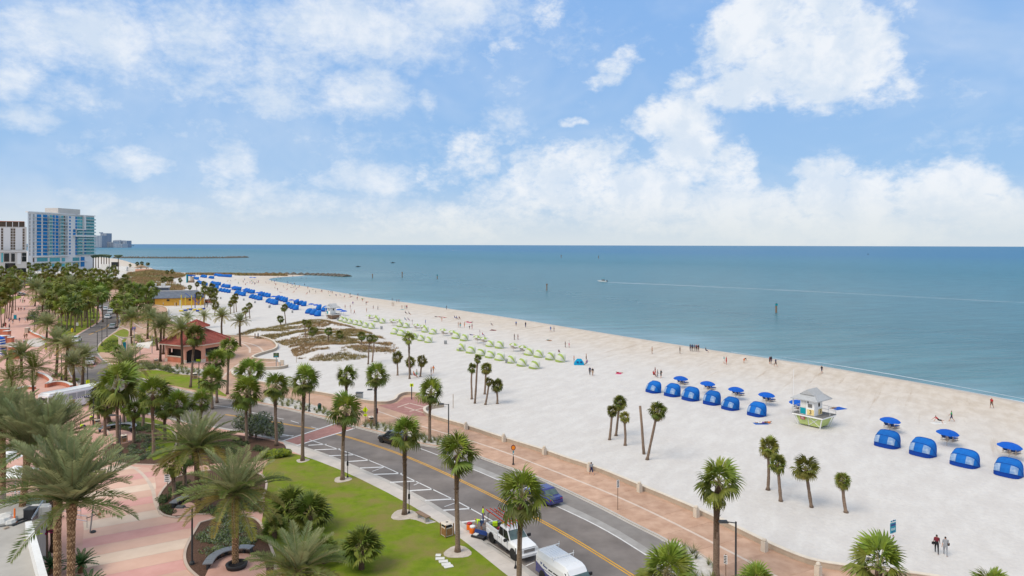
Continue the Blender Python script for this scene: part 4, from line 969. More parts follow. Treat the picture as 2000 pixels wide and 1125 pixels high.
# beach palms
BG = 'cabbage palms on the open sand'
palm('W', 800, 740, 798, 661, 12, 'tall thin palm with a brown tuft under its crown', BG, tr=.16)
BS = [(776.6, 733, 776, 698, 12.5, 'leftmost short palm beside the tall thin one'), (801.6, 732, 801, 707, 10.5, 'short palm hidden behind the tall thin one'), (821, 735.6, 824, 705, 11.5, 'short palm shading three people on the sand'),
      (921.4, 779.6, 921, 719, 9.5, 'leftmost slim palm of the five in mid beach'), (927.4, 788, 933, 701, 9, 'tallest slim palm of the five in mid beach'), (946.6, 770, 950, 719, 13, 'rear full crowned palm of the five in mid beach'), (948, 790.4, 955, 745, 8.5, 'bent small palm of the five in mid beach'), (971.4, 788.6, 971, 753, 15, 'rightmost bushy palm of the five in mid beach'),
      (1190.6, 859, 1196, 803, 13.5, 'left palm of the trio beside the dead trunk'), (1203, 851, 1210, 786, 15.5, 'middle palm of the trio beside the dead trunk'), (1221, 870, 1221, 815, 11.5, 'right short palm of the trio beside the dead trunk'),
      (1264, 898, 1283, 802, 20.5, 'palm leaning right beside the bare dead trunk'), (1500, 957, 1503, 874, 22.5, 'leftmost palm of the four before the lifeguard hut'), (1525, 979, 1520, 907, 20, 'second palm of the four before the lifeguard hut'), (1585, 991, 1574, 915, 29, 'broad palm leaning left before the lifeguard hut'), (1652.4, 1001, 1645, 938, 19, 'small crooked palm standing alone on the right'),
      (558, 632, 555, 601, 8, 'tall slim palm at the left end of the dunes'), (548.6, 641, 548, 623, 8, 'short palm at the left end of the dunes'), (488, 622, 487, 597, 6.5, 'right palm of the pair above the date palms'), (481, 626, 479, 606, 7, 'left palm of the pair above the date palms'), (457, 611, 457, 585, 7.5, 'middle palm of the three before the cabanas'), (462, 609, 460, 579, 6.5, 'right palm of the three before the cabanas'), (450, 613, 450, 593, 6.5, 'left palm of the three before the cabanas'), (419, 616, 421, 597, 8, 'low palm right of the playground'),
      (599, 668, 594, 629, 5.5, 'thin palm among the left dune palms'), (603, 655, 603, 633, 8, 'rear palm among the left dune palms'), (610.6, 667, 610, 647, 9, 'front palm among the left dune palms'), (617, 662, 616, 645, 7, 'half hidden palm among the left dune palms'), (641, 676, 642, 647, 9, 'palm in the middle of the dunes, left one'), (665, 671, 664, 653, 9, 'palm in the middle of the dunes, right one'), (705, 682, 707, 656, 9, 'left palm at the right end of the dunes'), (719, 711.6, 722, 661, 9, 'long trunked palm in front of the dunes'), (727, 707, 731, 661, 7.5, 'thin long trunked palm in front of the dunes'),
      (384, 567, 385, 555, 5, 'small palm left of the far lifeguard stand'), (371, 568, 371, 561, 5, 'squat palm below the far lifeguard stand'), (353, 561, 352, 547, 5, 'lone palm left of the far lifeguard stand'), (399, 566, 398, 554, 5.5, 'small palm right of the far lifeguard stand'),
      (400, 604, 400, 566, 9, 'front palm of the clump at the yellow building corner'), (404, 600, 410, 572, 8, 'second palm of the clump at the yellow building corner'), (412, 596, 413, 560, 7, 'rear palm of the clump at the yellow building corner'), (418, 600, 419, 570, 8.5, 'right palm of the clump at the yellow building corner'), (388, 596, 388, 577, 8, 'left palm of the clump at the yellow building corner'), (416, 602, 417, 583, 8, 'lowest palm of the clump at the yellow building corner'),
      (318, 558, 318, 546, 5, 'left palm of the far dune group'), (322, 557, 322, 545, 5, 'second palm of the far dune group'), (331, 556, 331, 545, 4.5, 'third palm of the far dune group'), (335, 557, 335, 544, 4.5, 'fourth palm of the far dune group'), (326, 545, 326, 531, 4, 'left palm on the far dune crest'), (336, 545, 336, 530, 4.5, 'right palm on the far dune crest')]
for i, (bx, by, cx, cy, rp, lb) in enumerate(BS): palm('S', bx, by, cx, cy, rp, 'cabbage palm: ' + lb, BG, curve=.25 if i in (6, 15) else 0)
# far groves on the town side; alike and too far to tell apart
FG = 'palms of the grove before the hotels'
grove = [('S', 8, 637, 12, 576, 15), ('S', 13, 622, 14, 560, 14), ('S', 17, 623, 22, 556, 14), ('S', 21, 625, 26, 562, 13), ('S', 25, 611, 28, 560, 14), ('S', 3, 640, 0, 584, 16), ('S', -6, 625, -4, 566, 14),
         ('W', 146, 649, 147, 597, 17), ('W', 171, 640, 172, 586, 17), ('W', 189, 633, 190, 578, 17), ('W', 201, 629, 199, 573, 16), ('W', 165, 628, 164, 582, 15), ('W', 138, 637, 139, 590, 16), ('W', 128, 628, 126, 584, 16), ('W', 114, 626, 112, 580, 17), ('W', 154, 622, 155, 576, 16), ('W', 183, 622, 184, 574, 15), ('W', 104, 622, 103, 590, 14), ('W', 120, 640, 119, 598, 15), ('W', 176, 612, 176, 566, 13), ('W', 192, 608, 193, 562, 13),
         ('W', 230, 628, 230, 590, 14), ('W', 250, 626, 250, 588, 14), ('W', 229, 640, 228, 600, 13), ('W', 274, 612, 274, 566, 11), ('W', 280, 616, 281, 578, 12), ('W', 268, 622, 268, 592, 12), ('W', 290, 620, 288, 590, 10), ('S', 238, 582, 238, 569, 6), ('S', 258, 584, 258, 570, 7), ('W', 262, 606, 262, 580, 9)]
grove += [('W', x, y, x + (i * 5 % 7) - 3, y - 44 - (i * 3 % 9), 14.5) for i, (x, y) in enumerate(((108, 619), (122, 613), (133, 623), (142, 616), (150, 633), (158, 615), (168, 621), (181, 609), (118, 607), (96, 613), (160, 640), (130, 645), (244, 618), (258, 614), (270, 628), (240, 634), (284, 624), (296, 616)))]
grove += [('S', x, y, x + (i % 3) - 1, y - 50, 13) for i, (x, y) in enumerate(((2, 615), (30, 606), (10, 606), (-3, 600), (20, 600)))]
gx = [(60, 530), (100, 532), (108, 525), (88, 528), (152, 530), (172, 542), (132, 540), (118, 556), (82, 552), (92, 560), (146, 556), (160, 552), (192, 546), (204, 544), (226, 532), (212, 552), (196, 562), (182, 540), (48, 540), (38, 534), (2, 526), (24, 540), (18, 556), (226, 548), (250, 556), (262, 560), (56, 518), (68, 522), (74, 520), (84, 519), (94, 518), (113, 518), (124, 528), (134, 520), (147, 520), (142, 526), (166, 532), (158, 534), (178, 531), (188, 532), (197, 532), (80, 540), (70, 546), (90, 538), (104, 544), (98, 550), (116, 542), (124, 536), (150, 540), (156, 544), (140, 548), (170, 554), (176, 548), (186, 556), (112, 552), (64, 556), (128, 530), (214, 527), (206, 534), (222, 524), (20, 530), (8, 536), (28, 526), (14, 545), (5, 552), (30, 548), (217, 543), (243, 543), (234, 556), (210, 560), (200, 552)]
for i, (x, y) in enumerate(gx):
    dpt = 1. + .3 * ((y - 516) / 40); grove.append(('S' if i % 3 else 'W', x, y + 17 + 8 * ((y - 516) / 40) + (i * 7 % 5), x, y, 6.5 * dpt))
for (k, bx, by, cx, cy, rp) in grove:
    far_ = by < 580
    palm(k, bx, by, cx, cy, rp, 'green palm in the distant grove in front of the hotels' if far_ else 'green fan palm in the roadside grove at the upper left', 'far grove palms' if far_ else 'roadside grove palms', z=0. if far_ else Z_P, light=True, singles=False)
# bare dead trunk
dt = G(1258, 887); k = dt.y / F
o = MB().tube([(0, 0, -.1), (-2 * k, 0, 20 * k), (-4 * k, 0, 50 * k), (-8 * k, 0, 94 * k)], [.2, .17, .16, .15], 9).build('dead_palm_trunk', MT['bark_grey'], None, True, loc=dt); tag(o, 'bare dead palm trunk without a crown on the sand', 'tree trunk')
# ------------------------------------------------------------------ bushes and grasses
def leaf_cloud(lobes, n, size, seed, mats, flat=.35):
    r = random.Random(seed); mb = MB(); vol = [l[3] * l[4] * l[5] for l in lobes]; tv = sum(vol)
    for l, v in zip(lobes, vol):
        for _ in range(int(n * v / tv)):
            d = Vector((r.gauss(0, 1), r.gauss(0, 1), r.gauss(0, 1))).normalized() * (r.random() ** .28)
            p = Vector((l[0] + d.x * l[3], l[1] + d.y * l[4], max(.02, l[2] + d.z * l[5])))
            p += Vector((mnoise.noise(p * 1.7 + Vector((seed, 0, 0))), mnoise.noise(p * 1.7 + Vector((0, seed, 0))), mnoise.noise(p * 1.7))) * .25 * min(l[3:6])
            nrm = (d + Vector((r.uniform(-.6, .6), r.uniform(-.6, .6), r.uniform(0, .9)))).normalized(); a = nrm.orthogonal().normalized(); b = nrm.cross(a); q = r.random() * 6.28
            a, b = a * math.cos(q) + b * math.sin(q), b * math.cos(q) - a * math.sin(q); s = size * r.uniform(.6, 1.3)
            mb.add([p - a * s, p - b * s * .5, p + a * s, p + b * s * .5], [(0, 1, 2, 3)], r.randrange(len(mats)))
    return mb.mesh('foliage', mats)
def bush(name, label, cat, x, y, lobes, n, size, mats, seed, group=None, z=Z_P, stem=True):
    b = G(x, y, z); t = thing(name, label, cat, b, 0, group); o = put('crown', leaf_cloud(lobes, n, size, seed, [MT[m] for m in mats]), t); o['kind'] = 'stuff'
    if stem:
        mb = MB()
        for i in range(3): a = i * 2.1 + seed; mb.tube([(0, 0, -.05), (.15 * math.cos(a), .15 * math.sin(a), lobes[0][2] * .6), (lobes[0][3] * .4 * math.cos(a), lobes[0][4] * .4 * math.sin(a), lobes[0][2])], [.07, .05, .02], 5)
        mb.build('trunk', MT['bark_brown'], t)
    return t
bush('silver_buttonwood', 'silvery grey broad shrub beside the road behind the date palms', 'shrub', 500, 858, [(0, 0, 1.9, 1.9, 1.6, 1.3), (1.9, .3, 1.5, 1.7, 1.5, 1.1), (-1.8, .6, 2.2, 1.6, 1.4, 1.2), (.4, 1, 2.6, 1.5, 1.3, .9), (2.8, -.2, 1.2, 1.1, 1, .9)], 7000, .13, ['shrub_grey', 'shrub_grey', 'shrub_mid'], 3)
bush('hedge', 'yellow green clipped hedge at the top corner of the lawn', 'hedge', 538, 893, [(0, 0, .55, 1.2, .9, .5), (1., .35, .5, .9, .7, .5), (-1, -.3, .5, .9, .7, .45)], 4200, .1, ['shrub_lime', 'shrub_lime', 'shrub_mid'], 5, stem=False)
bush('palmetto', 'rounded palmetto clump at the left edge of the lawn', 'shrub', 576, 1010, [(0, 0, .9, 1.4, 1.2, .8)], 700, .12, ['shrub_mid'], 7)
def spiky(name, label, x, y, n, L_, mats, seed, z=Z_P, w=.05, cat='shrub', group=None, el0=20, el1=85, cz=.5):
    """a clump of long narrow leaves springing from one heart"""
    t = thing(name, label, cat, G(x, y, z), 0, group); r = random.Random(seed); mb = MB()
    for i in range(n):
        a = i * GA; e = R(el1 - (el1 - el0) * (i / n) ** .7) + r.uniform(-.1, .1); c = arc(L_ * r.uniform(.8, 1.1), e, r.uniform(.7, 1.3), 5); d = Matrix.Rotation(a, 3, 'Z'); sy = d @ Vector((0, 1, 0))
        pts = [d @ p + Vector((0, 0, cz)) for p in c]; m = r.randrange(len(mats))
        secs = [[p - sy * w * q, p + sy * w * q] for p, q in zip(pts, (.6, 1, .9, .6, .05))]; mb.loft(secs, m, cap=False)
    o = mb.build('foliage', [MT[m] for m in mats], t); o['kind'] = 'stuff'; MB().lathe([(.2, -.05), (.16, cz)], 7).build('trunk', MT['bark_brown'], t); return t
def fan_clump(label, x, y, n, rad, seed, h=.8, z=Z_P):
    t = thing('palmetto', label, 'shrub', G(x, y, z), 0, 'palmettos on the lawn edge'); r = random.Random(seed)
    for i in range(n):
        f = i / (n - 1); o = put('leaf', LEAF[f'fan{r.randrange(4)}'], t, (0, 0, h)); o.rotation_euler = leaf_matrix(i * GA, R(80 - 85 * f), r.uniform(-.4, .4)).to_euler(); o.scale = (rad / 1.75,) * 3
    MB().lathe([(.25, -.1), (.2, h)], 8).build('trunk', MT['bark_brown'], t)
fan_clump('palmetto at the top of the lawn edge behind the date palm', 568, 1020, 26, 2.3, 3, 1.2)
fan_clump('palmetto nearest the bottom edge left of the lawn', 706, 1112, 26, 2.0, 4, 1.5)
fan_clump('palmetto under the bottom date palm, half hidden', 634, 1100, 18, 1.6, 5, .8)
fan_clump('palmetto right of the great date palm on the lawn edge', 606, 1034, 22, 2.2, 6, 1.3)
fan_clump('low palmetto between the great date palm and the lawn', 536, 1052, 18, 1.5, 8, .6)
# garden shrubs in the mulch beds: one mass per bed
def scatter_shrubs(name, label, poly, n, size, mats, seed, z=Z_P + .03, hh=.5, leafs=170, leaf=.09, avoid=()):
    r = random.Random(seed); P = px_poly(poly, z); xs = [p.x for p in P]; ys = [p.y for p in P]; lobes = []
    def inside(x, y):
        c = False
        for i in range(len(P)):
            a, b = P[i], P[i - 1]
            if (a.y > y) != (b.y > y) and x < (b.x - a.x) * (y - a.y) / (b.y - a.y) + a.x: c = not c
        return c
    tries = 0
    while len(lobes) < n and tries < 6000:
        tries += 1; x, y = r.uniform(min(xs), max(xs)), r.uniform(min(ys), max(ys))
        if not inside(x, y) or any(math.hypot(x - q.x, y - q.y) < d for q, d in avoid): continue
        s = size * r.uniform(.7, 1.3); lobes.append((x, y, z + hh * s * .5, s, s, s * hh * 1.1))
    me = leaf_cloud(lobes, n * leafs, leaf, seed, [MT[m] for m in mats]); o = put(name, me); tag(o, label, 'shrubs', kind='stuff'); return o
scatter_shrubs('shrub_bed', 'grey green shrubs filling the bed behind the curved bench', [(390, 1030), (376, 1056), (400, 1098), (430, 1080), (475, 1072), (500, 1060), (495, 1015), (440, 1012)], 46, .62, ['shrub_grey', 'shrub_mid', 'shrub_dark'], 11, leafs=230, leaf=.08)
scatter_shrubs('shrub_bed', 'low dark shrubs in the bed beside the white street sign', [(345, 1008), (318, 1002), (312, 985), (316, 968), (336, 945), (370, 940), (360, 960), (335, 985)], 26, .45, ['shrub_dark', 'shrub_mid'], 12, leafs=200, leaf=.07)
scatter_shrubs('shrub_bed', 'low mixed shrubs in the round bed by the lamp post', [(302, 904), (250, 903), (216, 898), (205, 888), (212, 876), (240, 872), (262, 862), (266, 846), (300, 850), (320, 870)], 60, .48, ['shrub_dark', 'shrub_mid', 'shrub_grey'], 13, leafs=190, leaf=.07)
scatter_shrubs('shrub_bed', 'dense shrubs behind the upper curved bench', [(206, 834), (216, 828), (262, 826), (318, 836), (330, 846), (280, 842), (230, 836)], 40, .55, ['shrub_dark', 'shrub_mid'], 14, leafs=200, leaf=.08)
scatter_shrubs('shrub_bed', 'undergrowth in the bed between the date palms and the road', [(360, 845), (440, 852), (520, 864), (520, 880), (470, 896), (380, 900), (345, 880)], 46, .6, ['shrub_dark', 'shrub_mid'], 15, leafs=180, leaf=.09)
scatter_shrubs('shrub_bed', 'dark bushes under the left date palms', [(20, 985), (80, 960), (110, 990), (100, 1030), (40, 1010)], 26, .9, ['shrub_dark', 'shrub_mid'], 16, leafs=260, leaf=.12)
scatter_shrubs('shrub_bed', 'mixed flower bed in the round planter at the road bend', [(100, 735), (125, 728), (150, 742), (152, 750), (125, 752), (105, 746)], 34, .5, ['shrub_lime', 'shrub_mid', 'grass_tuft'], 17, leafs=110, leaf=.09)
scatter_shrubs('shrub_bed', 'yellow green border plants behind the shade sails', [(246, 662), (270, 652), (300, 656), (320, 668), (300, 676), (262, 676)], 60, .7, ['shrub_lime', 'shrub_mid', 'grass_tuft'], 18, leafs=90, leaf=.12)
scatter_shrubs('shrub_bed', 'round shrubs on the median lawn left of the lamp posts', [(200, 676), (215, 664), (232, 662), (228, 680), (210, 692)], 26, .9, ['shrub_mid', 'shrub_lime'], 19, leafs=120, leaf=.12)
scatter_shrubs('shrub_bed', 'green hedge row in front of the pavilion', [(278, 716), (300, 715), (324, 720), (350, 727), (346, 731), (322, 724), (300, 721.5), (278, 722)], 70, .55, ['shrub_mid', 'grass_tuft', 'shrub_dark'], 20, leafs=70, leaf=.1)
scatter_shrubs('shrub_bed', 'shrubs under the roadside grove palms', [(104, 645), (112, 632), (128, 636), (150, 640), (120, 652)], 40, .9, ['shrub_mid', 'shrub_dark'], 21, leafs=80, leaf=.14)
scatter_shrubs('shrub_bed', 'dark shrubs under the far plaza date palms', [(54, 622), (60, 606), (80, 600), (100, 604), (108, 620), (90, 640), (66, 636)], 60, 1.3, ['shrub_dark', 'shrub_mid'], 22, leafs=90, leaf=.2)
scatter_shrubs('shrub_bed', 'dense bushes between the grove and the far road', [(60, 586), (100, 578), (150, 582), (176, 592), (150, 600), (110, 606), (70, 600)], 70, 1.7, ['shrub_dark', 'shrub_mid'], 23, leafs=80, leaf=.28)
scatter_shrubs('shrub_bed', 'bushes in front of the yellow building beside the road', [(232, 612), (250, 600), (290, 604), (300, 616), (270, 630), (240, 630)], 60, 1.1, ['shrub_dark', 'shrub_mid', 'shrub_lime'], 24, leafs=90, leaf=.2)
scatter_shrubs('shrub_bed', 'thick bushes below the hotels', [(10, 548), (60, 540), (140, 538), (170, 548), (120, 560), (60, 562), (20, 566)], 80, 3., ['shrub_dark', 'shrub_mid'], 25, leafs=80, leaf=.5)
scatter_shrubs('shrub_bed', 'green bushes left of the bus behind the coconut palms', [(-20, 760), (20, 752), (40, 770), (60, 800), (30, 815), (-20, 810)], 30, .9, ['shrub_dark', 'shrub_mid'], 26, leafs=160, leaf=.14)
scatter_shrubs('shrub_bed', 'scrubby trees on the far dune before the pool terrace', [(212, 560), (236, 550), (262, 536), (300, 534), (330, 538), (300, 548), (270, 556), (240, 566)], 60, 2.6, ['shrub_mid', 'shrub_dark', 'oat_green'], 27, leafs=80, leaf=.5)
scatter_shrubs('shrub_bed', 'dark shrubs between the great date palm and the upper bed', [(400, 1000), (440, 985), (500, 975), (520, 990), (500, 1010), (440, 1012)], 34, .7, ['shrub_dark', 'shrub_mid'], 28, leafs=160, leaf=.09)
# two cycads and a magenta ti plant by the terrace
def cycad(label, x, y, rp, seed):
    b = G(x, y, Z_P); s = rp * b.y / F / 1.5; t = thing('sago_palm', label, 'shrub', b, 0, 'sago palms beside the terrace'); r = random.Random(seed)
    for i in range(26):
        o = put('leaf', SAGO[i % 3], t, (0, 0, .7 * s)); o.rotation_euler = leaf_matrix(i * GA, R(75 - 75 * i / 26), r.uniform(-.2, .2)).to_euler(); o.scale = (s,) * 3
    MB().lathe([(.22 * s, -.1), (.26 * s, .35 * s), (.2 * s, .72 * s)], 9).build('trunk', MT['boot_brown'], t)
SAGO = [feather_leaf(MB(), 70 + i, L_=1.5, bend=.7, nl=30, lw=.24, wid=.022, v=.15).mesh('sago_leaf', [MT['sago_green'], MT['sago_green']]) for i in range(3)]
cycad('sago palm beside the trunk foot of the nearest date palm', 158, 1118, 34, 1); cycad('sago palm at the bottom edge below the other', 172, 1165, 38, 2); cycad('sago palm left of the date trunks against the parapet', 100, 1120, 30, 3)
ti = spiky('ti_plant', 'magenta leaved ti plant beside the white parapet', 88, 1090, 60, .6, ['ti_red'], 9, w=.06, cz=1.6); ti.scale = (1.3,) * 3
# ornamental grass tufts
def tuft_mesh(seed, L_, n=30, w=.012, mats=('grass_tuft',)):
    r = random.Random(seed); mb = MB()
    for i in range(n):
        a = r.random() * 6.28; e = R(r.uniform(42, 88)); c = arc(L_ * r.uniform(.6, 1.1), e, r.uniform(.3, 1.), 3); d = Matrix.Rotation(a, 3, 'Z'); sy = d @ Vector((0, 1, 0)); o = d @ Vector((r.uniform(0, .1), 0, 0))
        pts = [d @ p + o for p in c]; mb.add([pts[0] - sy * w, pts[0] + sy * w, pts[1] + sy * w, pts[1] - sy * w, pts[2]], [(0, 1, 2, 3), (3, 2, 4)], r.randrange(len(mats)))
    return mb.mesh('tuft', [MT[m] for m in mats])
TUFT = [tuft_mesh(i, .75, 34, .016) for i in range(4)]
tr = random.Random(5)
def tufts(poly, n, label, group, seed, lo=.7, hi=1.2):
    r = random.Random(seed); P = px_poly(poly, Z_P + .03); got = []
    xs = [p.x for p in P]; ys = [p.y for p in P]; k = 0
    while len(got) < n and k < 4000:
        k += 1; x, y = r.uniform(min(xs), max(xs)), r.uniform(min(ys), max(ys)); c = False
        for i in range(len(P)):
            a, b = P[i], P[i - 1]
            if (a.y > y) != (b.y > y) and x < (b.x - a.x) * (y - a.y) / (b.y - a.y) + a.x: c = not c
        if not c or any(math.hypot(x - g[0], y - g[1]) < .75 for g in got): continue
        got.append((x, y)); o = put('grass_tuft', TUFT[r.randrange(4)], None, (x, y, Z_P + .03), (0, 0, r.random() * 6), r.uniform(lo, hi)); tag(o, label, 'grass', group)
tufts(STRIPS[0], 34, 'tan grass tuft in the white strip left of the crosswalk', 'grass tufts left of the crosswalk', 1, 1., 1.6)
tufts(STRIPS[1], 40, 'tan grass tuft in the white strip right of the crosswalk', 'grass tufts right of the crosswalk', 2, 1., 1.6)
tufts(STRIPS[2], 14, 'tan grass tuft in the white strip at the bottom edge', 'grass tufts at the bottom strip', 3, .9, 1.4)
tufts(STRIPS[3], 80, 'green grass tuft in the pale bed before the pavilion', 'grass tufts before the pavilion', 4, 1.2, 1.9)
# ------------------------------------------------------------------ dunes with sea oats
DUNE = [(460, 656), (478, 648), (530, 640), (580, 632), (640, 628), (690, 640), (740, 656), (768, 672), (778, 680), (770, 690), (735, 694), (700, 702), (660, 706), (610, 705), (578, 700), (572, 688), (560, 676), (525, 664), (480, 660)]
def inside_poly(P, x, y):
    c = False
    for i in range(len(P)):
        a, b = P[i], P[i - 1]
        if (a.y > y) != (b.y > y) and x < (b.x - a.x) * (y - a.y) / (b.y - a.y) + a.x: c = not c
    return c
def edge_dist(P, x, y):
    v = Vector((x, y)); best = 1e9
    for i in range(len(P)):
        a = P[i].xy; b = P[i - 1].xy; ab = b - a; t = max(0, min(1, (v - a).dot(ab) / ab.dot(ab))); best = min(best, (v - a - ab * t).length)
    return best
def dune(poly, step, hmax, nt, seed, label, blades=9, size=1., thr=-.03):
    P = px_poly(poly); xs = [p.x for p in P]; ys = [p.y for p in P]; nx = int((max(xs) - min(xs)) / step) + 1; ny = int((max(ys) - min(ys)) / step) + 1
    def hz(x, y):
        if not inside_poly(P, x, y): return -.3
        e = min(1, edge_dist(P, x, y) / (5 * size)); n = mnoise.fractal(Vector((x * .07 / size, y * .07 / size, seed)), 1., 2., 4)
        return e * hmax * (.55 + .55 * n) + .03 * e
    mb = MB(); mb.v = [(min(xs) + i * step, min(ys) + j * step, 0) for j in range(ny) for i in range(nx)]
    mb.v = [(x, y, hz(x, y)) for x, y, _ in mb.v]
    mb.f = [(j * nx + i, j * nx + i + 1, (j + 1) * nx + i + 1, (j + 1) * nx + i) for j in range(ny - 1) for i in range(nx - 1) if max(mb.v[j * nx + i][2], mb.v[(j + 1) * nx + i + 1][2], mb.v[j * nx + i + 1][2]) > -.2]; mb.m = [0] * len(mb.f)
    o = mb.build('dune', sand.data.materials[0], None, True); tag(o, kind='structure')
    at = o.data.attributes.new('shore', 'FLOAT', 'POINT'); at.data.foreach_set('value', [60.] * len(o.data.vertices))
    r = random.Random(seed); V = []; Fc = []; Mi = []; k = 0; tries = 0
    while k < nt and tries < nt * 30:
        tries += 1; x, y = r.uniform(min(xs), max(xs)), r.uniform(min(ys), max(ys)); h = hz(x, y)
        if h < 0: continue
        dens = mnoise.fractal(Vector(((x + .7 * y) * .06 / size, (y - .7 * x) * .15 / size, seed + 5)), 1., 2., 3)
        if dens < thr + r.uniform(-.06, .12): continue
        k += 1; m = 0 if mnoise.noise(Vector((x * .05, y * .05, 8))) + r.uniform(-.2, .2) > 0 else 1
        for b in range(blades):
            a = r.random() * 6.28; l = size * r.uniform(.35, .9); q = r.uniform(.25, .8); w = .045 * size
            bx, by = x + r.uniform(-.3, .3) * size, y + r.uniform(-.3, .3) * size
            s = (math.sin(a) * w, -math.cos(a) * w); i0 = len(V)
            V += [(bx - s[0], by - s[1], h - .05), (bx + s[0], by + s[1], h - .05), (bx + math.cos(a) * l * q, by + math.sin(a) * l * q, h + l * .7)]; Fc.append((i0, i0 + 1, i0 + 2)); Mi.append(m)
    g = MB(); g.v = V; g.f = Fc; g.m = Mi
    tag(g.build('sea_oats', [MT['oat_brown'], MT['oat_green']]), label, 'dune grass', kind='stuff')
dune(DUNE, 1.0, 1.7, 7500, 3, 'brown green sea oats covering the dune in mid beach', 8, 1., -.1)
dune([(205, 556), (235, 548), (250, 534), (290, 531), (330, 532), (362, 536), (358, 541), (330, 546), (345, 556), (362, 564), (350, 570), (310, 572), (280, 566), (240, 566), (215, 566)], 5., 2.6, 4200, 9, 'scrubby dune grass near the far hotels', 7, 3.2, -.12)
dune([(362, 535.5), (420, 536), (520, 537), (560, 537.5), (560, 539), (480, 538.5), (400, 537.5), (364, 537.5)], 6., 2., 1500, 12, 'strip of dune grass along the far spit', 6, 3.4, -.3)
# ------------------------------------------------------------------ buildings
def on_plane(P0, P1, x):
    """point of the vertical plane P0 P1 seen at picture column x; returns ground point"""
    r = (x - 1000) / F; d = P1 - P0; s = (r * P0.y - P0.x) / (d.x - r * d.y); return P0 + d * s
def z_at(p, x, y):
    """height of the point seen at x, y when it stands above ground point p"""
    return H - (y - (HOR + (x - 1000) * math.tan(ROLL))) * p.y / F
class Facade:
    def __init__(s, P0, P1): s.P0 = Vector(P0); s.P1 = Vector(P1); d = (s.P1 - s.P0).normalized(); s.n = Vector((d.y, -d.x, 0)); s.n = s.n if s.n.dot(-s.P0) > 0 else -s.n; s.d = d
    def pt(s, x, z, out=0.): p = on_plane(s.P0, s.P1, x) + s.n * out; return Vector((p.x, p.y, z))
    def slab(s, mb, x0, x1, z0, z1, o0, o1, m=0):
        a, b = on_plane(s.P0, s.P1, x0), on_plane(s.P0, s.P1, x1); v = []
        for z in (z0, z1):
            for p, o in ((a, o0), (b, o0), (b, o1), (a, o1)): q = p + s.n * o; v.append((q.x, q.y, z))
        return mb.add(v, [(3, 2, 1, 0), (4, 5, 6, 7), (0, 1, 5, 4), (1, 2, 6, 5), (2, 3, 7, 6), (3, 0, 4, 7)], m)
mat('hotel_white', (.66, .66, .67), var=.03, scale=.05, rough=.6)
mat('hotel_grey', (.55, .52, .49), var=.05, scale=.1, rough=.6)  # warm grey wall colour of the older hotel, podium and roof house
mat('balcony_grey', (.34, .37, .40), var=.2, scale=.4, rough=.5, rndv=.25)
mat('balcony_glass', (.22, .38, .40), var=.1, scale=.5, rough=.2, spec=.6, rndv=.15)
mat('tower_haze_blue', (.20, .25, .33), (.30, .35, .43), scale=.02, rough=.6)  # both tower colours carry the blue grey of distance haze
mat('tower_haze_pale', (.42, .45, .50), var=.06, scale=.02, rough=.6)
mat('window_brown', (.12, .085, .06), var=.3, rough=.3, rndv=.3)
mat('orange_trim', (.5, .16, .07), var=.05)
# --- the tall white hotel
f = Facade(G(0, 0, 0) * 0 + Vector((-452, 640, 0)), Vector((-444, 729, 0)))
ht = thing('hotel', 'tall white hotel with blue and teal glass balconies at the far left', 'building', f.pt(100, 0))
def loc(o, t):      # keep world coordinates while parented
    o.parent = t; o.matrix_parent_inverse = Matrix.Translation(-Vector(t.location)); return o
def bput(t, nm, mb, m): return loc(mb.build(nm, m), t)
ztop, zf0, nf = 55.2, 14.4, 12; fh = (54.2 - zf0) / nf
c0, c1 = f.pt(54, 0), f.pt(184, 0); los = Vector((c0.x, c0.y, 0)).normalized(); plan = [c0, c1, c1 - f.n * 24, c0 + los * 42]
bput(ht, 'wall', MB().prism([p.to_2d() for p in plan], -1, ztop), MT['hotel_white'])
w = MB(); f.slab(w, 53.4, 146, ztop, ztop + 1.1, -2, .9); bput(ht, 'parapet', w, MT['hotel_white'])
w = MB(); f.slab(w, 117, 160, ztop + 1.1, 61.5, -16, -2); bput(ht, 'roof_house', w, MT['hotel_grey'])
w = MB(); f.slab(w, 146, 184.6, ztop, ztop + .7, -3, 1.2); bput(ht, 'parapet', w, MT['hotel_white'])
cols = [(57.6, 59., 'window_brown', .05), (64, 67.2, 'balcony_grey', .05), (71.8, 80.2, 'glass_blue', .2), (83.8, 92, 'glass_blue', .2), (92.4, 96.6, 'balcony_grey', .05), (97.2, 101.6, 'glass_teal', .05), (102.4, 106.8, 'glass_blue', .15), (108.4, 114, 'glass_blue', .15), (115, 119, 'balcony_grey', .05), (119.4, 123.6, 'glass_teal', .1), (124, 127, 'window_brown', .05), (127.4, 132, 'balcony_grey', .1), (135, 138, 'glass_blue', .1)]
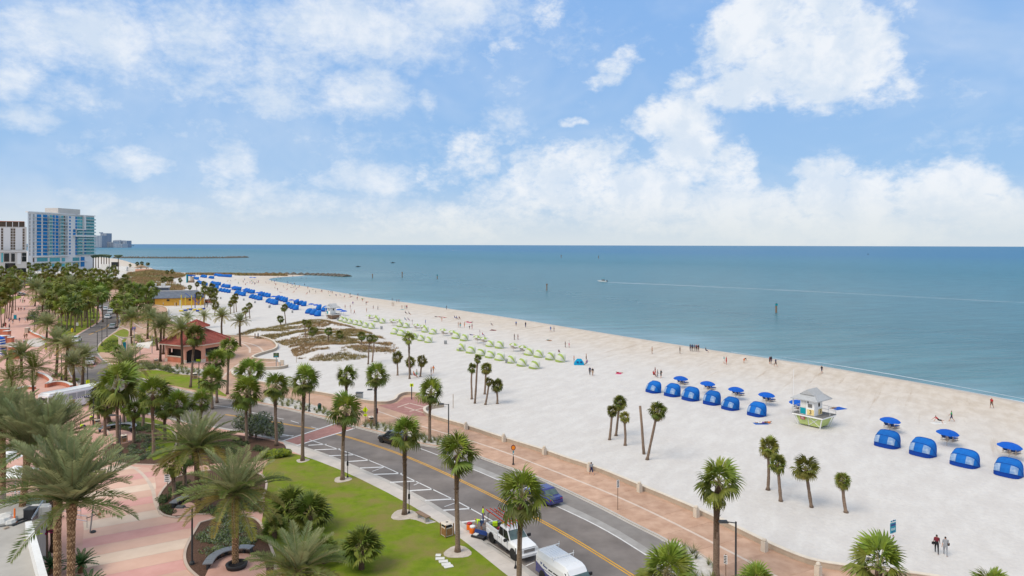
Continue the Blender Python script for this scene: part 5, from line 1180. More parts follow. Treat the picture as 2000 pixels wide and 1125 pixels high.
for k in range(nf):
    z = zf0 + k * fh
    for (a, b, m, o) in cols:
        q = MB(); sq = a == 135; f.slab(q, a, b, z + (.9 if sq else .32), z + fh - (.6 if sq else .3), -.4, o); bput(ht, 'window', q, MT[m])
    q = MB(); f.slab(q, 63, 132.6, z - .1, z + .14, -.2, 1.1); bput(ht, 'floor_slab', q, MT['hotel_white'])
    q = MB(); f.slab(q, 92.4, 101.8, z + .14, z + 1.2, 1.0, 1.08); f.slab(q, 114.6, 124, z + .14, z + 1.2, 1.0, 1.08); bput(ht, 'railing', q, MT['balcony_glass'])
    rc = [(147, 150, 'glass_blue'), (150.5, 156, 'glass_teal'), (156.5, 160.8, 'glass_teal'), (164.6, 168, 'glass_blue'), (168.4, 176, 'glass_teal'), (176.4, 184, 'glass_teal')]
    if k in (6, 7): rc = [(142.5, 147.5, 'glass_blue')] + rc[1:]
    for (a, b, m) in rc:
        q = MB(); f.slab(q, a, b, z + .3, z + fh - .3, -.4, .12); bput(ht, 'window', q, MT[m])
    q = MB(); f.slab(q, 164 if k > 7 else 148, 184.8, z - .1, z + .16, -.2, 1.6); bput(ht, 'floor_slab', q, MT['hotel_white'])
    q = MB(); f.slab(q, 164 if k > 7 else 150, 184.7, z + .16, z + 1.2, 1.48, 1.56); bput(ht, 'railing', q, MT['balcony_glass'])
q = MB(); f.slab(q, 161, 164, zf0 + 8 * fh, ztop, -.2, 2.3); f.slab(q, 146, 163.9, zf0 + 8 * fh - .6, zf0 + 8 * fh + .5, -.2, 2.32); f.slab(q, 143, 185, zf0 + 6 * fh - 1, zf0 + 6 * fh + .6, -.2, 2.6); bput(ht, 'frame', q, MT['hotel_white'])
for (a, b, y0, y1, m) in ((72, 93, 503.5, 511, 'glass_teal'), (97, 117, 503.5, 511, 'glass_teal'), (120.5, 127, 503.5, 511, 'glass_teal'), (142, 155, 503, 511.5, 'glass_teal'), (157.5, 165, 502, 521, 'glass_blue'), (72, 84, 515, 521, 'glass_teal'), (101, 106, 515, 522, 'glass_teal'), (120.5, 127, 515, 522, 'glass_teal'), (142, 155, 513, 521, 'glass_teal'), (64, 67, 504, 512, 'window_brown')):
    p = on_plane(f.P0, f.P1, a); q = MB(); f.slab(q, a, b, z_at(p, a, y1), z_at(p, a, y0), -.4, .15); bput(ht, 'window', q, MT[m])
q = MB(); f.slab(q, 62, 133, zf0 - .9, zf0 - .1, -.2, 1.9); f.slab(q, 66, 170, z_at(f.pt(70, 0), 70, 514), z_at(f.pt(70, 0), 70, 512.3), -.2, 1.4); bput(ht, 'floor_slab', q, MT['hotel_white'])
# --- the older hotel at the left edge
f2 = Facade(Vector((-449, 531, 0)), Vector((-367, 588, 0)))
h2 = thing('hotel', 'older grey white hotel with brown window columns at the left edge', 'building', f2.pt(25, 0))
zz = lambda y: z_at(f2.pt(25, 0), 25, y)
w = MB(); f2.slab(w, -30, 51.6, -1, zz(443), -18, 0); bput(h2, 'wall', w, MT['hotel_grey'])
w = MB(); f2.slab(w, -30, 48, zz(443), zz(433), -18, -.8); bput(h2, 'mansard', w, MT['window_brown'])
w = MB(); f2.slab(w, -30, 47.5, zz(433), zz(432), -18, .2); bput(h2, 'roof_trim', w, MT['orange_trim'])
for x in (-6, 12, 24.4, 36.4, 48.4): w = MB(); f2.slab(w, x - .7, x + .7, zz(443), zz(433.2), -4, .3); bput(h2, 'pier', w, MT['hotel_white'])
for a, b in ((-8, 2), (6.6, 20.4), (30, 43.8)): w = MB(); f2.slab(w, a, b, zz(488), zz(444.5), -.2, .35); bput(h2, 'wall_panel', w, MT['hotel_white'])
for c in (2.2, 21, 26, 44.2):
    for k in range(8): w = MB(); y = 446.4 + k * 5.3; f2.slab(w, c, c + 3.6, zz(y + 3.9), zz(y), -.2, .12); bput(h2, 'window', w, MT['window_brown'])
pod = thing('hotel_podium', 'low grey glass fronted block below the older hotel', 'building', f2.pt(25, 0))
f3 = Facade(Vector((-437, 512, 0)), Vector((-355, 569, 0))); z3 = lambda y: z_at(f3.pt(25, 0), 25, y)
w = MB(); f3.slab(w, -40, 52, -1, z3(491.5), -12, 0); bput(pod, 'wall', w, MT['hotel_grey'])
w = MB(); f3.slab(w, -40, 52.4, z3(491.5), z3(490), -12.5, .8); bput(pod, 'roof', w, MT['hotel_white'])
for (a, b, y0, y1, m) in ((2.5, 6, 494, 512, 'glass_teal'), (8, 18, 495, 511, 'glass_dark'), (22, 29, 495, 511, 'glass_dark'), (34, 41, 493.5, 516, 'hotel_white'), (43, 51.5, 494, 500, 'glass_dark'), (43, 51.5, 501, 511, 'glass_dark'), (8, 29, 493, 494, 'hotel_white'), (34, 51, 524, 536, 'glass_dark'), (10, 30, 514, 530, 'glass_dark')): w = MB(); f3.slab(w, a, b, z3(y1), z3(y0), -.2, .25); bput(pod, 'window' if 'glass' in m else 'wall_panel', w, MT[m])
# --- far shore with towers
mat('far_land', (.10, .13, .13), (.20, .22, .20), scale=.004, rough=1, world=True)
fl = G(100, 482.4); P = [G(-300, 481.6), G(150, 482.6), G(200, 482.9), G(235, 481.2), G(262, 480.1), G(235, 479.4), G(-300, 478.3)]
o = MB().prism([(p.x, p.y) for p in P], WL - 1, 6).build('far_shore', MT['far_land']); tag(o, kind='structure')
def far_tower(label, x0, x1, ytop, D, m, bays, depth=60, step=None):
    X0, X1 = (x0 - 1000) / F * D, (x1 - 1000) / F * D; zt = z_at(Vector((X0, D, 0)), x0, ytop); t = thing('apartment_tower', label, 'building', ((X0 + X1) / 2, D, 0))
    bput(t, 'wall', MB().box(((X0 + X1) / 2, D + depth / 2, zt / 2), (X1 - X0, depth, zt)), MT[m])
    bw = (X1 - X0) / bays
    for i in range(bays): bput(t, 'window_strip', MB().box((X0 + bw * (i + .5), D - .6, zt * .5), (bw * .5, 1.2, zt * .9)), MT['tower_haze_blue' if m == 'tower_haze_pale' else 'tower_haze_pale'])
    if step: a, b, y = step; Xa, Xb = (a - 1000) / F * D, (b - 1000) / F * D; z2 = z_at(Vector((Xa, D, 0)), a, y); bput(t, 'roof_house', MB().box(((Xa + Xb) / 2, D + 20, (zt + z2) / 2), (Xb - Xa, 25, z2 - zt)), MT[m])
far_tower('grey blue apartment tower rising right behind the white hotel', 184, 199, 460, 4700, 'tower_haze_blue', 5)
far_tower('taller grey blue tower with a stepped top on the far shore', 196, 208.5, 455.5, 4800, 'tower_haze_blue', 4, step=(192, 196, 453.6))
far_tower('low pale block between the far towers', 209, 222, 473, 4800, 'tower_haze_pale', 4); far_tower('wide low tower on the far shore', 220, 236, 469.5, 5000, 'tower_haze_pale', 5, step=(222, 232, 468.6)); far_tower('small blue tower at the tip of the far shore', 239.5, 248, 470, 5000, 'tower_haze_blue', 3); far_tower('white low houses at the foot of the far towers', 222, 240, 476, 4700, 'tower_haze_pale', 6)
# --- jetties of boulders
def jetty(label, pts, w, h, n, size, seed):
    t = thing('rock_jetty', label, 'jetty', G(*pts[0])); r = random.Random(seed); P = resample([G(*p) for p in pts], 5.); core = MB(); secs = []
    for i, p in enumerate(P):
        nn = side(P, i); secs.append([tuple(p + nn * a + Vector((0, 0, b))) for a, b in ((-w, -1.5), (-w * .5, h * .5), (w * .5, h * .5), (w, -1.5))])
    bput(t, 'core', core.loft(secs, closed=True), MT['rock'])
    mb = MB(); ico = bmesh.new(); bmesh.ops.create_icosphere(ico, subdivisions=1, radius=1); V = [v.co.copy() for v in ico.verts]; Fs = [tuple(v.index for v in f.verts) for f in ico.faces]; ico.free()
    for _ in range(n):
        i = r.randrange(len(P)); p = P[i] + side(P, i) * r.uniform(-w, w) * .9; s = size * r.uniform(.6, 1.3); z = h * (1 - abs((p - P[i]).length / w) ** 1.3) * r.uniform(.5, 1.)
        mb.add([p + Vector((v.x * s * r.uniform(.7, 1.2), v.y * s * r.uniform(.7, 1.2), z - .4 * s + v.z * s * .8)) for v in V], Fs)
    o = bput(t, 'boulders', mb, MT['rock']); o['kind'] = 'stuff'
jetty('rock jetty curving out from the beach spit in mid distance', [(520, 535.3), (560, 535.8), (600, 536.4), (640, 537.6), (676, 539.6)], 4.5, 1.5, 620, 1.6, 1)
jetty('long thin rock jetty far out on the left', [(226, 503.6), (300, 504), (380, 504.2), (440, 503.8), (480, 502.8)], 7, 2.4, 700, 2.6, 2)
# --- yellow building with slate roof
yb = thing('beach_cafe', 'yellow building with a slate blue roof beside the playground', 'building', G(350, 597))
A, B = G(302.5, 598), G(398, 595.2); d = (B - A).normalized(); n = Vector((d.y, -d.x, 0)); n = n if n.y < 0 else -n; L_ = (B - A).length
mat('yellow_wall', (.70, .36, .05), (.78, .43, .08), scale=.5, rough=.8); mat('slate', (.095, .115, .15), (.15, .17, .21), scale=.8, rough=.7); mat('roof_grey', (.45, .45, .46), var=.06)
def YP(u, v, z): p = A + d * u - n * v; return (p.x, p.y, z)
def ybox(u0, u1, v0, v1, z0, z1): return MB().add([YP(u0, v0, z0), YP(u1, v0, z0), YP(u1, v1, z0), YP(u0, v1, z0), YP(u0, v0, z1), YP(u1, v0, z1), YP(u1, v1, z1), YP(u0, v1, z1)], [(3, 2, 1, 0), (4, 5, 6, 7), (0, 1, 5, 4), (1, 2, 6, 5), (2, 3, 7, 6), (3, 0, 4, 7)])
bput(yb, 'wall', ybox(0, L_, 0, 11, -.1, 3.15), MT['yellow_wall'])
bput(yb, 'roof', MB().loft([[YP(-3.6, -.7, 3.1), YP(L_ + .6, -.7, 3.1)], [YP(-3.6, -.7, 3.35), YP(L_ + .6, -.7, 3.35)], [YP(1.8, 5.4, 5.9), YP(L_ - 2.6, 5.4, 5.9)], [YP(-3.6, 11.5, 3.4), YP(L_ + .6, 11.5, 3.4)], [YP(-3.6, 11.5, 3.1), YP(L_ + .6, 11.5, 3.1)]], cap=True), MT['slate'])
bput(yb, 'ridge_cap', ybox(1.6, L_ - 2.4, 4.9, 6.2, 5.7, 6.12), MT['roof_grey'])
bput(yb, 'upper_block', ybox(-2.6, 4.6, 8, 18, 0, 7.1), MT['slate']); bput(yb, 'flat_roof', ybox(-3, 5, 7.6, 18.4, 7.1, 7.45), MT['roof_grey'])
for u in (-1.8, 1.6): bput(yb, 'air_conditioner', ybox(u, u + 1.6, 10, 12, 7.45, 8.9), MT['offwhite'])
bput(yb, 'porch_shade', ybox(-3, -.05, 1.5, 8, 0, 3.05), MT['window_brown'])  # solid dark block stands in for the shade of the open porch
for u in (-3.2, -1.2): bput(yb, 'post', ybox(u, u + .25, -.4, -.15, 0, 3.1), MT['wood_brown'])
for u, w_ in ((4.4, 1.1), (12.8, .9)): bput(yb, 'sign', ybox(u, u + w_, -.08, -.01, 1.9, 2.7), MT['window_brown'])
bput(yb, 'door', ybox(9.2, 10.1, -.06, -.01, 0, 2.3), MT['offwhite'])
for i in range(9): bput(yb, 'pilaster', ybox(i * L_ / 8.2, i * L_ / 8.2 + .16, -.05, -.005, 0, 3.12), MT['yellow_wall'])
# --- playground with bungee poles
pg = thing('bungee_frame', 'yellow and blue bungee jump frame in front of the yellow building', 'playground', G(375, 604))
mat('pole_yellow', (.72, .55, .05), var=.05, rough=.5); mat('mat_blue', (.01, .06, .36), var=.1)
for x, y, yt in ((354, 602, 576), (374, 604, 577), (381, 602, 574), (400, 602, 573), (362, 597, 580), (392, 597, 580)):
    b = G(x, y); bput(pg, 'pole', MB().bar(b, b + Vector((0, 0, (y - yt) * b.y / F)), .16, n=6), MT['pole_yellow' if x != 381 else 'mat_blue'])
for (a, b) in (((350, 576), (378, 590)), ((378, 590), (400, 574))): p, q = G(362, 600), G(388, 600); bput(pg, 'rope', MB().bar(Vector((p.x, p.y, 5.8)), Vector((q.x, q.y, 1.6)), .1), MT['mat_blue']); break
bput(pg, 'rope', MB().bar(G(388, 600) + Vector((0, 0, 1.6)), G(399, 602) + Vector((0, 0, 6)), .1), MT['mat_blue'])
for i, (x, y) in enumerate(((354, 609), (362, 608), (368, 605.5), (373, 606), (380, 607), (386, 609), (391, 606), (396, 605), (364, 592.5), (368, 592), (389, 594))):
    p = G(x, y); bput(pg, 'mat', MB().box((p.x, p.y, .45), (1.3, 1.1, .5), rz=i), MT['mat_blue' if i % 2 else 'pole_yellow'])
o = MB().prism(px_poly([(326, 606), (345, 602), (372, 601), (400, 603), (400, 612), (372, 616), (345, 616)]), -.2, .03).build('play_sand', stripm); tag(o, kind='structure')
bput(pg, 'platform', MB().box(tuple(G(366, 594) + Vector((0, 0, 1.))), (4.5, 2, 1.2)), MT['wood_brown'])
# --- red roofed pavilion
pv = thing('pavilion', 'pink pavilion with red tiled roof and cupola beside the plaza', 'building', Vector(((384 - 1000) / F * 155, 155, Z_P)), R(-25))
def octo(h, c, z): return [(-h + c, -h, z), (h - c, -h, z), (h, -h + c, z), (h, h - c, z), (h - c, h, z), (-h + c, h, z), (-h, h - c, z), (-h, -h + c, z)]
h_, c_ = 5.6, 2.5; O0, O1 = octo(h_, c_, 0), octo(h_, c_, 3.7); Oi = octo(h_ - .45, c_ - .2, 0)
def wall_face(i, kind):
    a, b = Vector(O0[i]), Vector(O0[(i + 1) % 8]); u = (b - a).normalized(); n = Vector((u.y, -u.x, 0)); L = (b - a).length
    def bx(u0, u1, z0, z1, o0, o1, mb): 
        v = [a + u * p + n * o + Vector((0, 0, z)) for z in (z0, z1) for p, o in ((u0, o0), (u1, o0), (u1, o1), (u0, o1))]; return mb.add(v, [(0, 1, 2, 3), (7, 6, 5, 4), (4, 5, 1, 0), (5, 6, 2, 1), (6, 7, 3, 2), (7, 4, 0, 3)])
    pw = .3 if kind == 'arch' else .75; mb = MB(); bx(0, pw, 0, 3.7, -.4, 0, mb); bx(L - pw, L, 0, 3.7, -.4, 0, mb); bx(pw, L - pw, 3.0, 3.7, -.4, -.01, mb)
    if kind == 'arch':
        n_ = 10; w = L - 2 * pw
        for k in range(n_):
            t0, t1 = k / n_, (k + 1) / n_; f0, f1 = (3.02 - .55 * abs(2 * t - 1) ** 2.4 for t in (t0, t1)); p0, p1 = pw + w * t0, pw + w * t1
            v = [a + u * p + n * o + Vector((0, 0, z)) for o in (-.39, -.012) for p, z in ((p0, f0), (p1, f1), (p1, 3.02), (p0, 3.02))]; mb.add(v, [(0, 1, 2, 3), (7, 6, 5, 4), (0, 4, 5, 1)])
        put('arch_wall', mb.mesh('arch_wall', MT['pink_stucco']), pv)
    else:
        bx(.75, L - .75, 0, 1.25, -.4, -.02, mb); put('wall', mb.mesh('wall', MT['pink_stucco']), pv)
        put('sill', bx(.7, L - .7, 1.25, 1.37, -.45, .12, MB()).mesh('sill', MT['cream_stone']), pv)
        put('panel', bx(.9, L - .9, .15, 1.1, -.1, .03, MB()).mesh('panel', MT['terracotta']), pv)
    for p in (0, L - pw - .05): put('plinth', bx(p, p + pw + .05, 0, .75, -.2, .06, MB()).mesh('plinth', MT['cream_stone']), pv)
for i in range(8): wall_face(i, 'arch' if i in (1, 3, 5) else 'window')
put('floor', MB().prism([p[:2] for p in octo(h_ - .1, c_, 0)], 0, .06).mesh('floor', MT['concrete']), pv); put('interior_shade_core', MB().prism([p[:2] for p in octo(4.3, 1.9, 0)], .06, 3.6).mesh('interior_shade_core', MT['ink_black']), pv)  # black core added so the openings look dark and shaded inside
put('ceiling', MB().prism([p[:2] for p in octo(h_ + .3, c_ + .1, 0)], 3.71, 3.8, bottom=True).mesh('ceiling', MT['wood_brown']), pv)
put('fascia', MB().prism([p[:2] for p in octo(h_ + .95, c_ + .4, 0)], 3.82, 4.05, bottom=True).mesh('fascia', MT['cream_stone']), pv)
def roof(h0, c0, z0, h1, c1, z1, n):
    for i in range(8):
        mb = MB()
        for k in range(n):
            t0, t1 = k / n, (k + 1) / n
            P = lambda t: (octo(h0 + (h1 - h0) * t, c0 + (c1 - c0) * t, z0 + (z1 - z0) * t)[i], octo(h0 + (h1 - h0) * t, c0 + (c1 - c0) * t, z0 + (z1 - z0) * t)[(i + 1) % 8])
            (a, b), (c, d_) = P(t0), P(t1); up = Vector((0, 0, .07)); a, b, c, d_ = map(Vector, (a, b, c, d_))
            mb.quad(a + up, b + up, d_, c); mb.quad(a, b, b + up, a + up)
        put('roof_slope', mb.mesh('roof_slope', MT['roof_tile']), pv)
        a, c = Vector(octo(h0, c0, z0)[i]), Vector(octo(h1, c1, z1)[i]); put('hip_tile', MB().bar(a + Vector((0, 0, .1)), c + Vector((0, 0, .1)), .13).mesh('hip_tile', MT['roof_tile']), pv)
roof(h_ + 1.0, c_ + .42, 4.05, 1.5, .62, 6.7, 11)
put('cupola', MB().prism([p[:2] for p in octo(1.55, .64, 0)], 6.5, 7.35, bottom=True).mesh('cupola', MT['cream_stone']), pv); roof(2.5, 1.04, 7.3, .06, .02, 8.7, 6)
# things inside the arch
pvw = pv.matrix_basis
# --- shade sails and their posts
mat('sail_white', (.72, .70, .66), var=.04, rough=.7, trans=.15)
def sail(label, corners, posts):
    b = G(*posts[0][:2], Z_P); t = thing('shade_sail', label, 'shade sail', b); P = [Vector(c) for c in corners]; n = 8; mb = MB(); V = []
    for i in range(n + 1):
        for j in range(n + 1):
            u, v = i / n, j / n; p = P[0] * (1 - u) * (1 - v) + P[1] * u * (1 - v) + P[2] * u * v + P[3] * (1 - u) * v; p.z -= .35 * math.sin(math.pi * u) * math.sin(math.pi * v)
            cen = sum(P, Vector()) / 4; e = max(abs(2 * u - 1), abs(2 * v - 1)); k = .10 * (1 - min(abs(2 * u - 1), abs(2 * v - 1)) ** 2) * e; V.append(p.lerp(cen, k))
    mb.add(V, [(i * (n + 1) + j, (i + 1) * (n + 1) + j, (i + 1) * (n + 1) + j + 1, i * (n + 1) + j + 1) for i in range(n) for j in range(n)]); bput(t, 'canvas', mb, MT['sail_white'])
    for x, y, z in posts: g = G(x, y, Z_P); bput(t, 'post', MB().bar(g, (g.x, g.y, z), .08), MT['grey_metal'])
def up(x, y, z): return G(x, y, z)
sail('white shade sail nearest the pavilion', [up(262, 676.5, 4.4), up(292, 681.5, 3.4), up(299, 666, 4.6), up(268, 670, 3.9)], [(273.5, 700, 4.2), (297, 690, 4.4)])
sail('white shade sail beside the information board', [up(219, 652, 4.6), up(238, 664, 3.6), up(264, 656, 4.3), up(240, 659, 4.4)], [(238, 690, 3.7), (262, 676, 4.3)])
ib = thing('information_board', 'teal and pale information pillar beside the shade sail', 'sign', G(245, 690, Z_P)); k = ib.location.y / F
for x0, x1, y0, y1, m in ((-9, -3, 0, 33, 'cream_stone'), (-3, 2, 4, 22, 'sign_teal'), (2, 9, 2, 30, 'cream_stone')): put('panel', MB().box(((x0 + x1) / 2 * k, .1 * x0, (y0 + y1) / 2 * k), ((x1 - x0) * k, .3, (y1 - y0) * k)).mesh('panel', MT[m]), ib)
# --- low planter walls at the road bend and the plaza
def pwall(label, pts, h=.75, w=.45, m='terracotta', cap='offwhite', z=Z_P):
    return wall('planter_wall', smooth(px_poly(pts, z), 2), w, h + z, label, MT[m], MT[cap])
pwall('curved white capped planter wall before the far date palm', [(57, 648), (63, 653), (70, 657), (80, 660), (88, 666)])
pwall('low curved wall at the road bend, upper part', [(72, 734), (86, 737), (98, 745), (101, 750), (92, 756), (90, 757)])
pwall('low curved wall at the road bend, lower part', [(90, 757), (105, 752.5), (122, 752), (135, 756), (140, 760)])
pwall('white kerb wall beside the coconut palms', [(34, 764), (45, 760), (58, 759), (68, 760)], .5)
kb = thing('stone_pedestal', 'brown square pedestal at the end of the curved planter wall', 'pedestal', G(53.5, 650, Z_P)); put('block', MB().box((0, 0, .7), (1.0, 1.0, 1.4)).mesh('block', MT['tan_stone']), kb); put('cap', MB().box((0, 0, 1.45), (1.2, 1.2, .12)).mesh('cap', MT['cream_stone']), kb)
o = MB().prism(smooth(px_poly([(50, 668), (62, 662), (80, 660), (92, 664), (84, 676), (70, 679), (58, 676)], Z_P), 1), 0, Z_P + .12).build('white_paving', MT['light_concrete']); tag(o, kind='structure')
# terracotta walls and awning at the left edge
rw = thing('restaurant_terrace', 'terracotta terrace walls with pale caps at the left edge', 'building', G(12, 690, Z_P))
for x, y, wx, wy, hh in ((5, 665, 3.4, .6, 3.2), (14, 668, 1.2, 1.2, 2.9), (8, 674, 2.6, .6, 2.4), (20, 676, 1.4, 1., 2.2), (25, 688, 1.5, 1., 1.3), (27, 697, 1.5, 1, 1.2), (34, 700, 1.2, 1, 1.4), (-4, 684, 3, 2, 3.4)):
    p = G(x, y, Z_P) - rw.location; put('wall', MB().box((p.x, p.y, hh / 2), (wx, wy, hh)).mesh('wall', MT['terracotta']), rw); put('wall_cap', MB().box((p.x, p.y, hh + .06), (wx + .2, wy + .2, .12)).mesh('wall_cap', MT['offwhite']), rw)
p = G(9, 703, Z_P) - rw.location; put('roof', MB().box((p.x - 1.2, p.y + 3, 3.0), (3.2, 5, .2)).mesh('roof', MT['tan_stone']), rw)
aw = thing('striped_awning', 'blue and white striped awning cut by the left edge', 'awning', G(-6, 700, Z_P)); k = aw.location.y / F
for i in range(14):
    z0 = 1.2 + i * .28; put('stripe', MB().box((.1 - .035 * i + k * 3, 0, z0), (2.6, 1.6, .27), ry=.3).mesh('stripe', MT['umbrella_blue' if i % 2 else 'white_paint']), aw)
kw_ = thing('kiosk', 'terracotta kiosk corner with white base at the left edge', 'building', G(2, 792, Z_P)); put('wall', MB().box((0, 0, 1.1), (1.6, 1.6, 2.0)).mesh('wall', MT['terracotta']), kw_); put('base', MB().box((0, 0, .2), (1.8, 1.8, .4)).mesh('base', MT['offwhite']), kw_)
# --- terrace with parapet, railing and building stuff at the lower left
ZT = 4.0
tt = thing('roof_terrace', 'grey concrete roof terrace with white parapet in the lower left corner', 'terrace', (-40, 48, 0))
def tp(x, y, z): return G(x, y, z)
a, b = tp(62, 1017, ZT + .9), tp(94, 1128, ZT + .9); d = (b - a).normalized(); e = b + d * 14
deckp = [a, e, e + Vector((-30, -10, 0)), Vector((-60, 56, 0)), Vector((-41.8, 58.2, 0)), Vector((-38.6, 57.2, 0)), Vector((-37.4, 54.6, 0))]
bput(tt, 'deck', MB().prism([(p.x, p.y) for p in deckp], 0, ZT), MT['concrete'])
sd2 = Vector((d.y, -d.x, 0)); sd2 = sd2 if sd2.x < 0 else -sd2
bput(tt, 'parapet', MB().prism([(p.x, p.y) for p in (a, e, e + sd2 * .42, a + sd2 * .42)], ZT - .1, ZT + .9), MT['white_paint'])
rail = [Vector((-52, 57.2, ZT)), Vector((-46, 57.6, ZT)), Vector((-41.6, 58, ZT)), Vector((-38.7, 57, ZT)), Vector((-37.6, 54.6, ZT)), a - d * .1 + Vector((0, 0, -.9))]
mat('rail_glass', (.35, .42, .42), var=.05, rough=.1, alpha=.25)
for p, q in zip(rail[:-1], rail[1:]):
    for z in (1.05, .92): bput(tt, 'rail', MB().bar(p + Vector((0, 0, z)), q + Vector((0, 0, z)), .035 if z > 1 else .02), MT['chrome'])
    bput(tt, 'post', MB().bar(p, p + Vector((0, 0, 1.05)), .03), MT['chrome'])
    bput(tt, 'glass_pane', MB().add([p + Vector((0, 0, .1)), q + Vector((0, 0, .1)), q + Vector((0, 0, .88)), p + Vector((0, 0, .88))], [(0, 1, 2, 3)]), MT['rail_glass'])
def on_deck(x, y): return G(x, y, ZT)
tag(MB().lathe([(.22, 0), (.22, .06), (.07, .1), (.06, 1.05), (.03, 1.1)], 10).build('traffic_post', MT['orange_plastic'], None, True, loc=on_deck(28.5, 1020)), 'orange delineator post on the roof terrace', 'traffic post')
bx = thing('tool_box', 'black box standing by the terrace railing', 'box', on_deck(61, 1014)); put('body', bevel_mesh(MB().box((0, 0, .42), (.8, .7, .8)).mesh('body', MT['black_metal']), .05), bx); put('lid', bevel_mesh(MB().box((0, 0, .87), (.84, .74, .1)).mesh('lid', MT['dark_pole']), .03), bx)
for i, (x, y, s) in enumerate(((4, 1024, .75), (10, 1015, .6), (19, 1024, .5), (22, 1017, .45))):
    me = MB().lathe([(.01, 0), (s * .8, .05), (s, s * .35), (s * .75, s * .75), (.05, s * .85)], 9).mesh('bag', MT['offwhite']); [setattr(v, 'co', v.co * (1 + .15 * mnoise.noise(v.co * 3 + Vector((i, 0, 0))))) for v in me.vertices]
    tag(put('bag', me, None, on_deck(x, y)), ['big white bag in the terrace corner', 'white bag behind the biggest one', 'white bag beside the orange post', 'smallest white bag by the orange post'][i], 'bag', 'white bags on the terrace')
for i, (p, q) in enumerate((((24, 1028), (55, 1016)), ((26, 1022), (54, 1011)), ((8, 1034), (17, 1031)))):
    A_, B_ = on_deck(*p), on_deck(*q); c = (A_ + B_) / 2; tag(MB().box((0, 0, .06), ((B_ - A_).length, .16, .1)).build('timber_plank', MT['wood_pale' if i == 2 else 'dark_pole'], None, loc=c, rot=(0, 0, math.atan2(B_.y - A_.y, B_.x - A_.x))), ['long dark plank on the terrace floor', 'second dark plank behind the long one', 'short pale plank on the terrace floor'][i], 'plank')
for i, (x, y) in enumerate(((78, 1000), (86, 1003))): tag(bevel_mesh(MB().box((0, 0, .3), (1.3 - .4 * i, .5, .6)).mesh('crate', MT['offwhite']), .03) and put('crate', bevel_mesh(MB().box((0, 0, .3), (1.3 - .4 * i, .5, .6)).mesh('crate', MT['offwhite']), .03), None, on_deck(x, y), (0, 0, .2)), ['long pale crate beside the terrace box', 'small pale crate next to the date trunks'][i], 'crate')
tag(MB().tube([(0, 0, .03), (.3, .5, .05), (.2, .9, .04), (.55, 1.2, .04)], .03, 6).build('yellow_strap', MT['sign_lime'], None, loc=on_deck(47, 1056)), 'yellow strap lying on the terrace floor', 'strap')
# ramp rails beyond the date trunks
rr = thing('ramp_railing', 'steel railings of the ramp right of the date trunks', 'railing', G(150, 1040, Z_P))
for (x0, y0, x1, y1) in ((145, 1008, 158, 1010), (143, 1026, 170, 1031), (120, 1012, 145, 1008)):
    p, q = G(x0, y0, Z_P), G(x1, y1, Z_P)
    for z in (1.05, .6): bput(rr, 'rail', MB().bar(p + Vector((0, 0, z)), q + Vector((0, 0, z)), .03), MT['chrome'])
    for w_ in (p, q): bput(rr, 'post', MB().bar(w_, w_ + Vector((0, 0, 1.05)), .03), MT['chrome'])
# gate post with folded arms
gp = thing('swing_pole', 'slim grey pole with a folded arm and red knob on the plaza', 'pole', G(176, 1040, Z_P)); k = gp.location.y / F
put('pole', MB().bar((0, 0, 0), (7 * k, 0, 63 * k), .06).mesh('pole', MT['grey_metal']), gp); put('arm', MB().tube([(-8 * k, 0, 28 * k), (2 * k, 0, 31 * k), (14 * k, 0, 36 * k), (3 * k, 0, 34 * k)], .035, 5).mesh('arm', MT['dark_pole']), gp); put('knob', MB().lathe([(.02, 0), (.14, .08), (.14, .2), (.02, .28)], 8, (18 * k, 0, 33 * k)).mesh('knob', MT['sign_red']), gp); put('foot', MB().lathe([(.25, 0), (.2, .15), (.05, .22)], 8, (6 * k, 0, 0)).mesh('foot', MT['dark_pole']), gp)
# white restaurant parasols behind the left date palms
for i, (x, y, r_) in enumerate(((10, 925, 1.7), (30, 972, 1.5), (-12, 945, 2.))):
    t = thing('white_parasol', ['white square parasol behind the left date palms', 'lower white parasol between the left date trunks', 'white parasol cut by the left edge'][i], 'parasol', G(x, y, Z_P)); put('canopy', MB().add([(-r_, -r_, 2.5), (r_, -r_, 2.5), (r_, r_, 2.5), (-r_, r_, 2.5), (0, 0, 3.3)], [(0, 1, 4), (1, 2, 4), (2, 3, 4), (3, 0, 4)]).mesh('canopy', MT['white_paint']), t); put('pole', MB().bar((0, 0, 0), (0, 0, 3.2), .05).mesh('pole', MT['white_paint']), t)
# --- small things before the hotels
kk = thing('white_kiosk', 'small cream kiosk with white roof before the white hotel', 'building', G(204, 549)); k = kk.location.y / F
put('wall', MB().box((0, 3, 2.6 * k), (15 * k, 6, 5.4 * k)).mesh('wall', MT['cream_yellow']), kk); put('roof', MB().box((0, 3, 8.6 * k), (18 * k, 8, 6.4 * k), top=.7).mesh('roof', MT['white_paint']), kk)
dk = thing('pool_deck', 'white pool terrace walls beside the white hotel', 'terrace', G(215, 530)); k = dk.location.y / F
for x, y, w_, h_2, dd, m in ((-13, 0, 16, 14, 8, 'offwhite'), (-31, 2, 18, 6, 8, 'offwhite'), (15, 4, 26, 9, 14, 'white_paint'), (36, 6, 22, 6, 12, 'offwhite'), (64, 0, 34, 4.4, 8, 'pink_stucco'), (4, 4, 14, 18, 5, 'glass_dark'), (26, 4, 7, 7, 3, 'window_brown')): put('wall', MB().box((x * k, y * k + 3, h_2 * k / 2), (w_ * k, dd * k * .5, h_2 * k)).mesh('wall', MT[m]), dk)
th = thing('thatched_hut', 'open hut with tan thatched roof near the water', 'hut', G(276, 526.5)); k = th.location.y / F
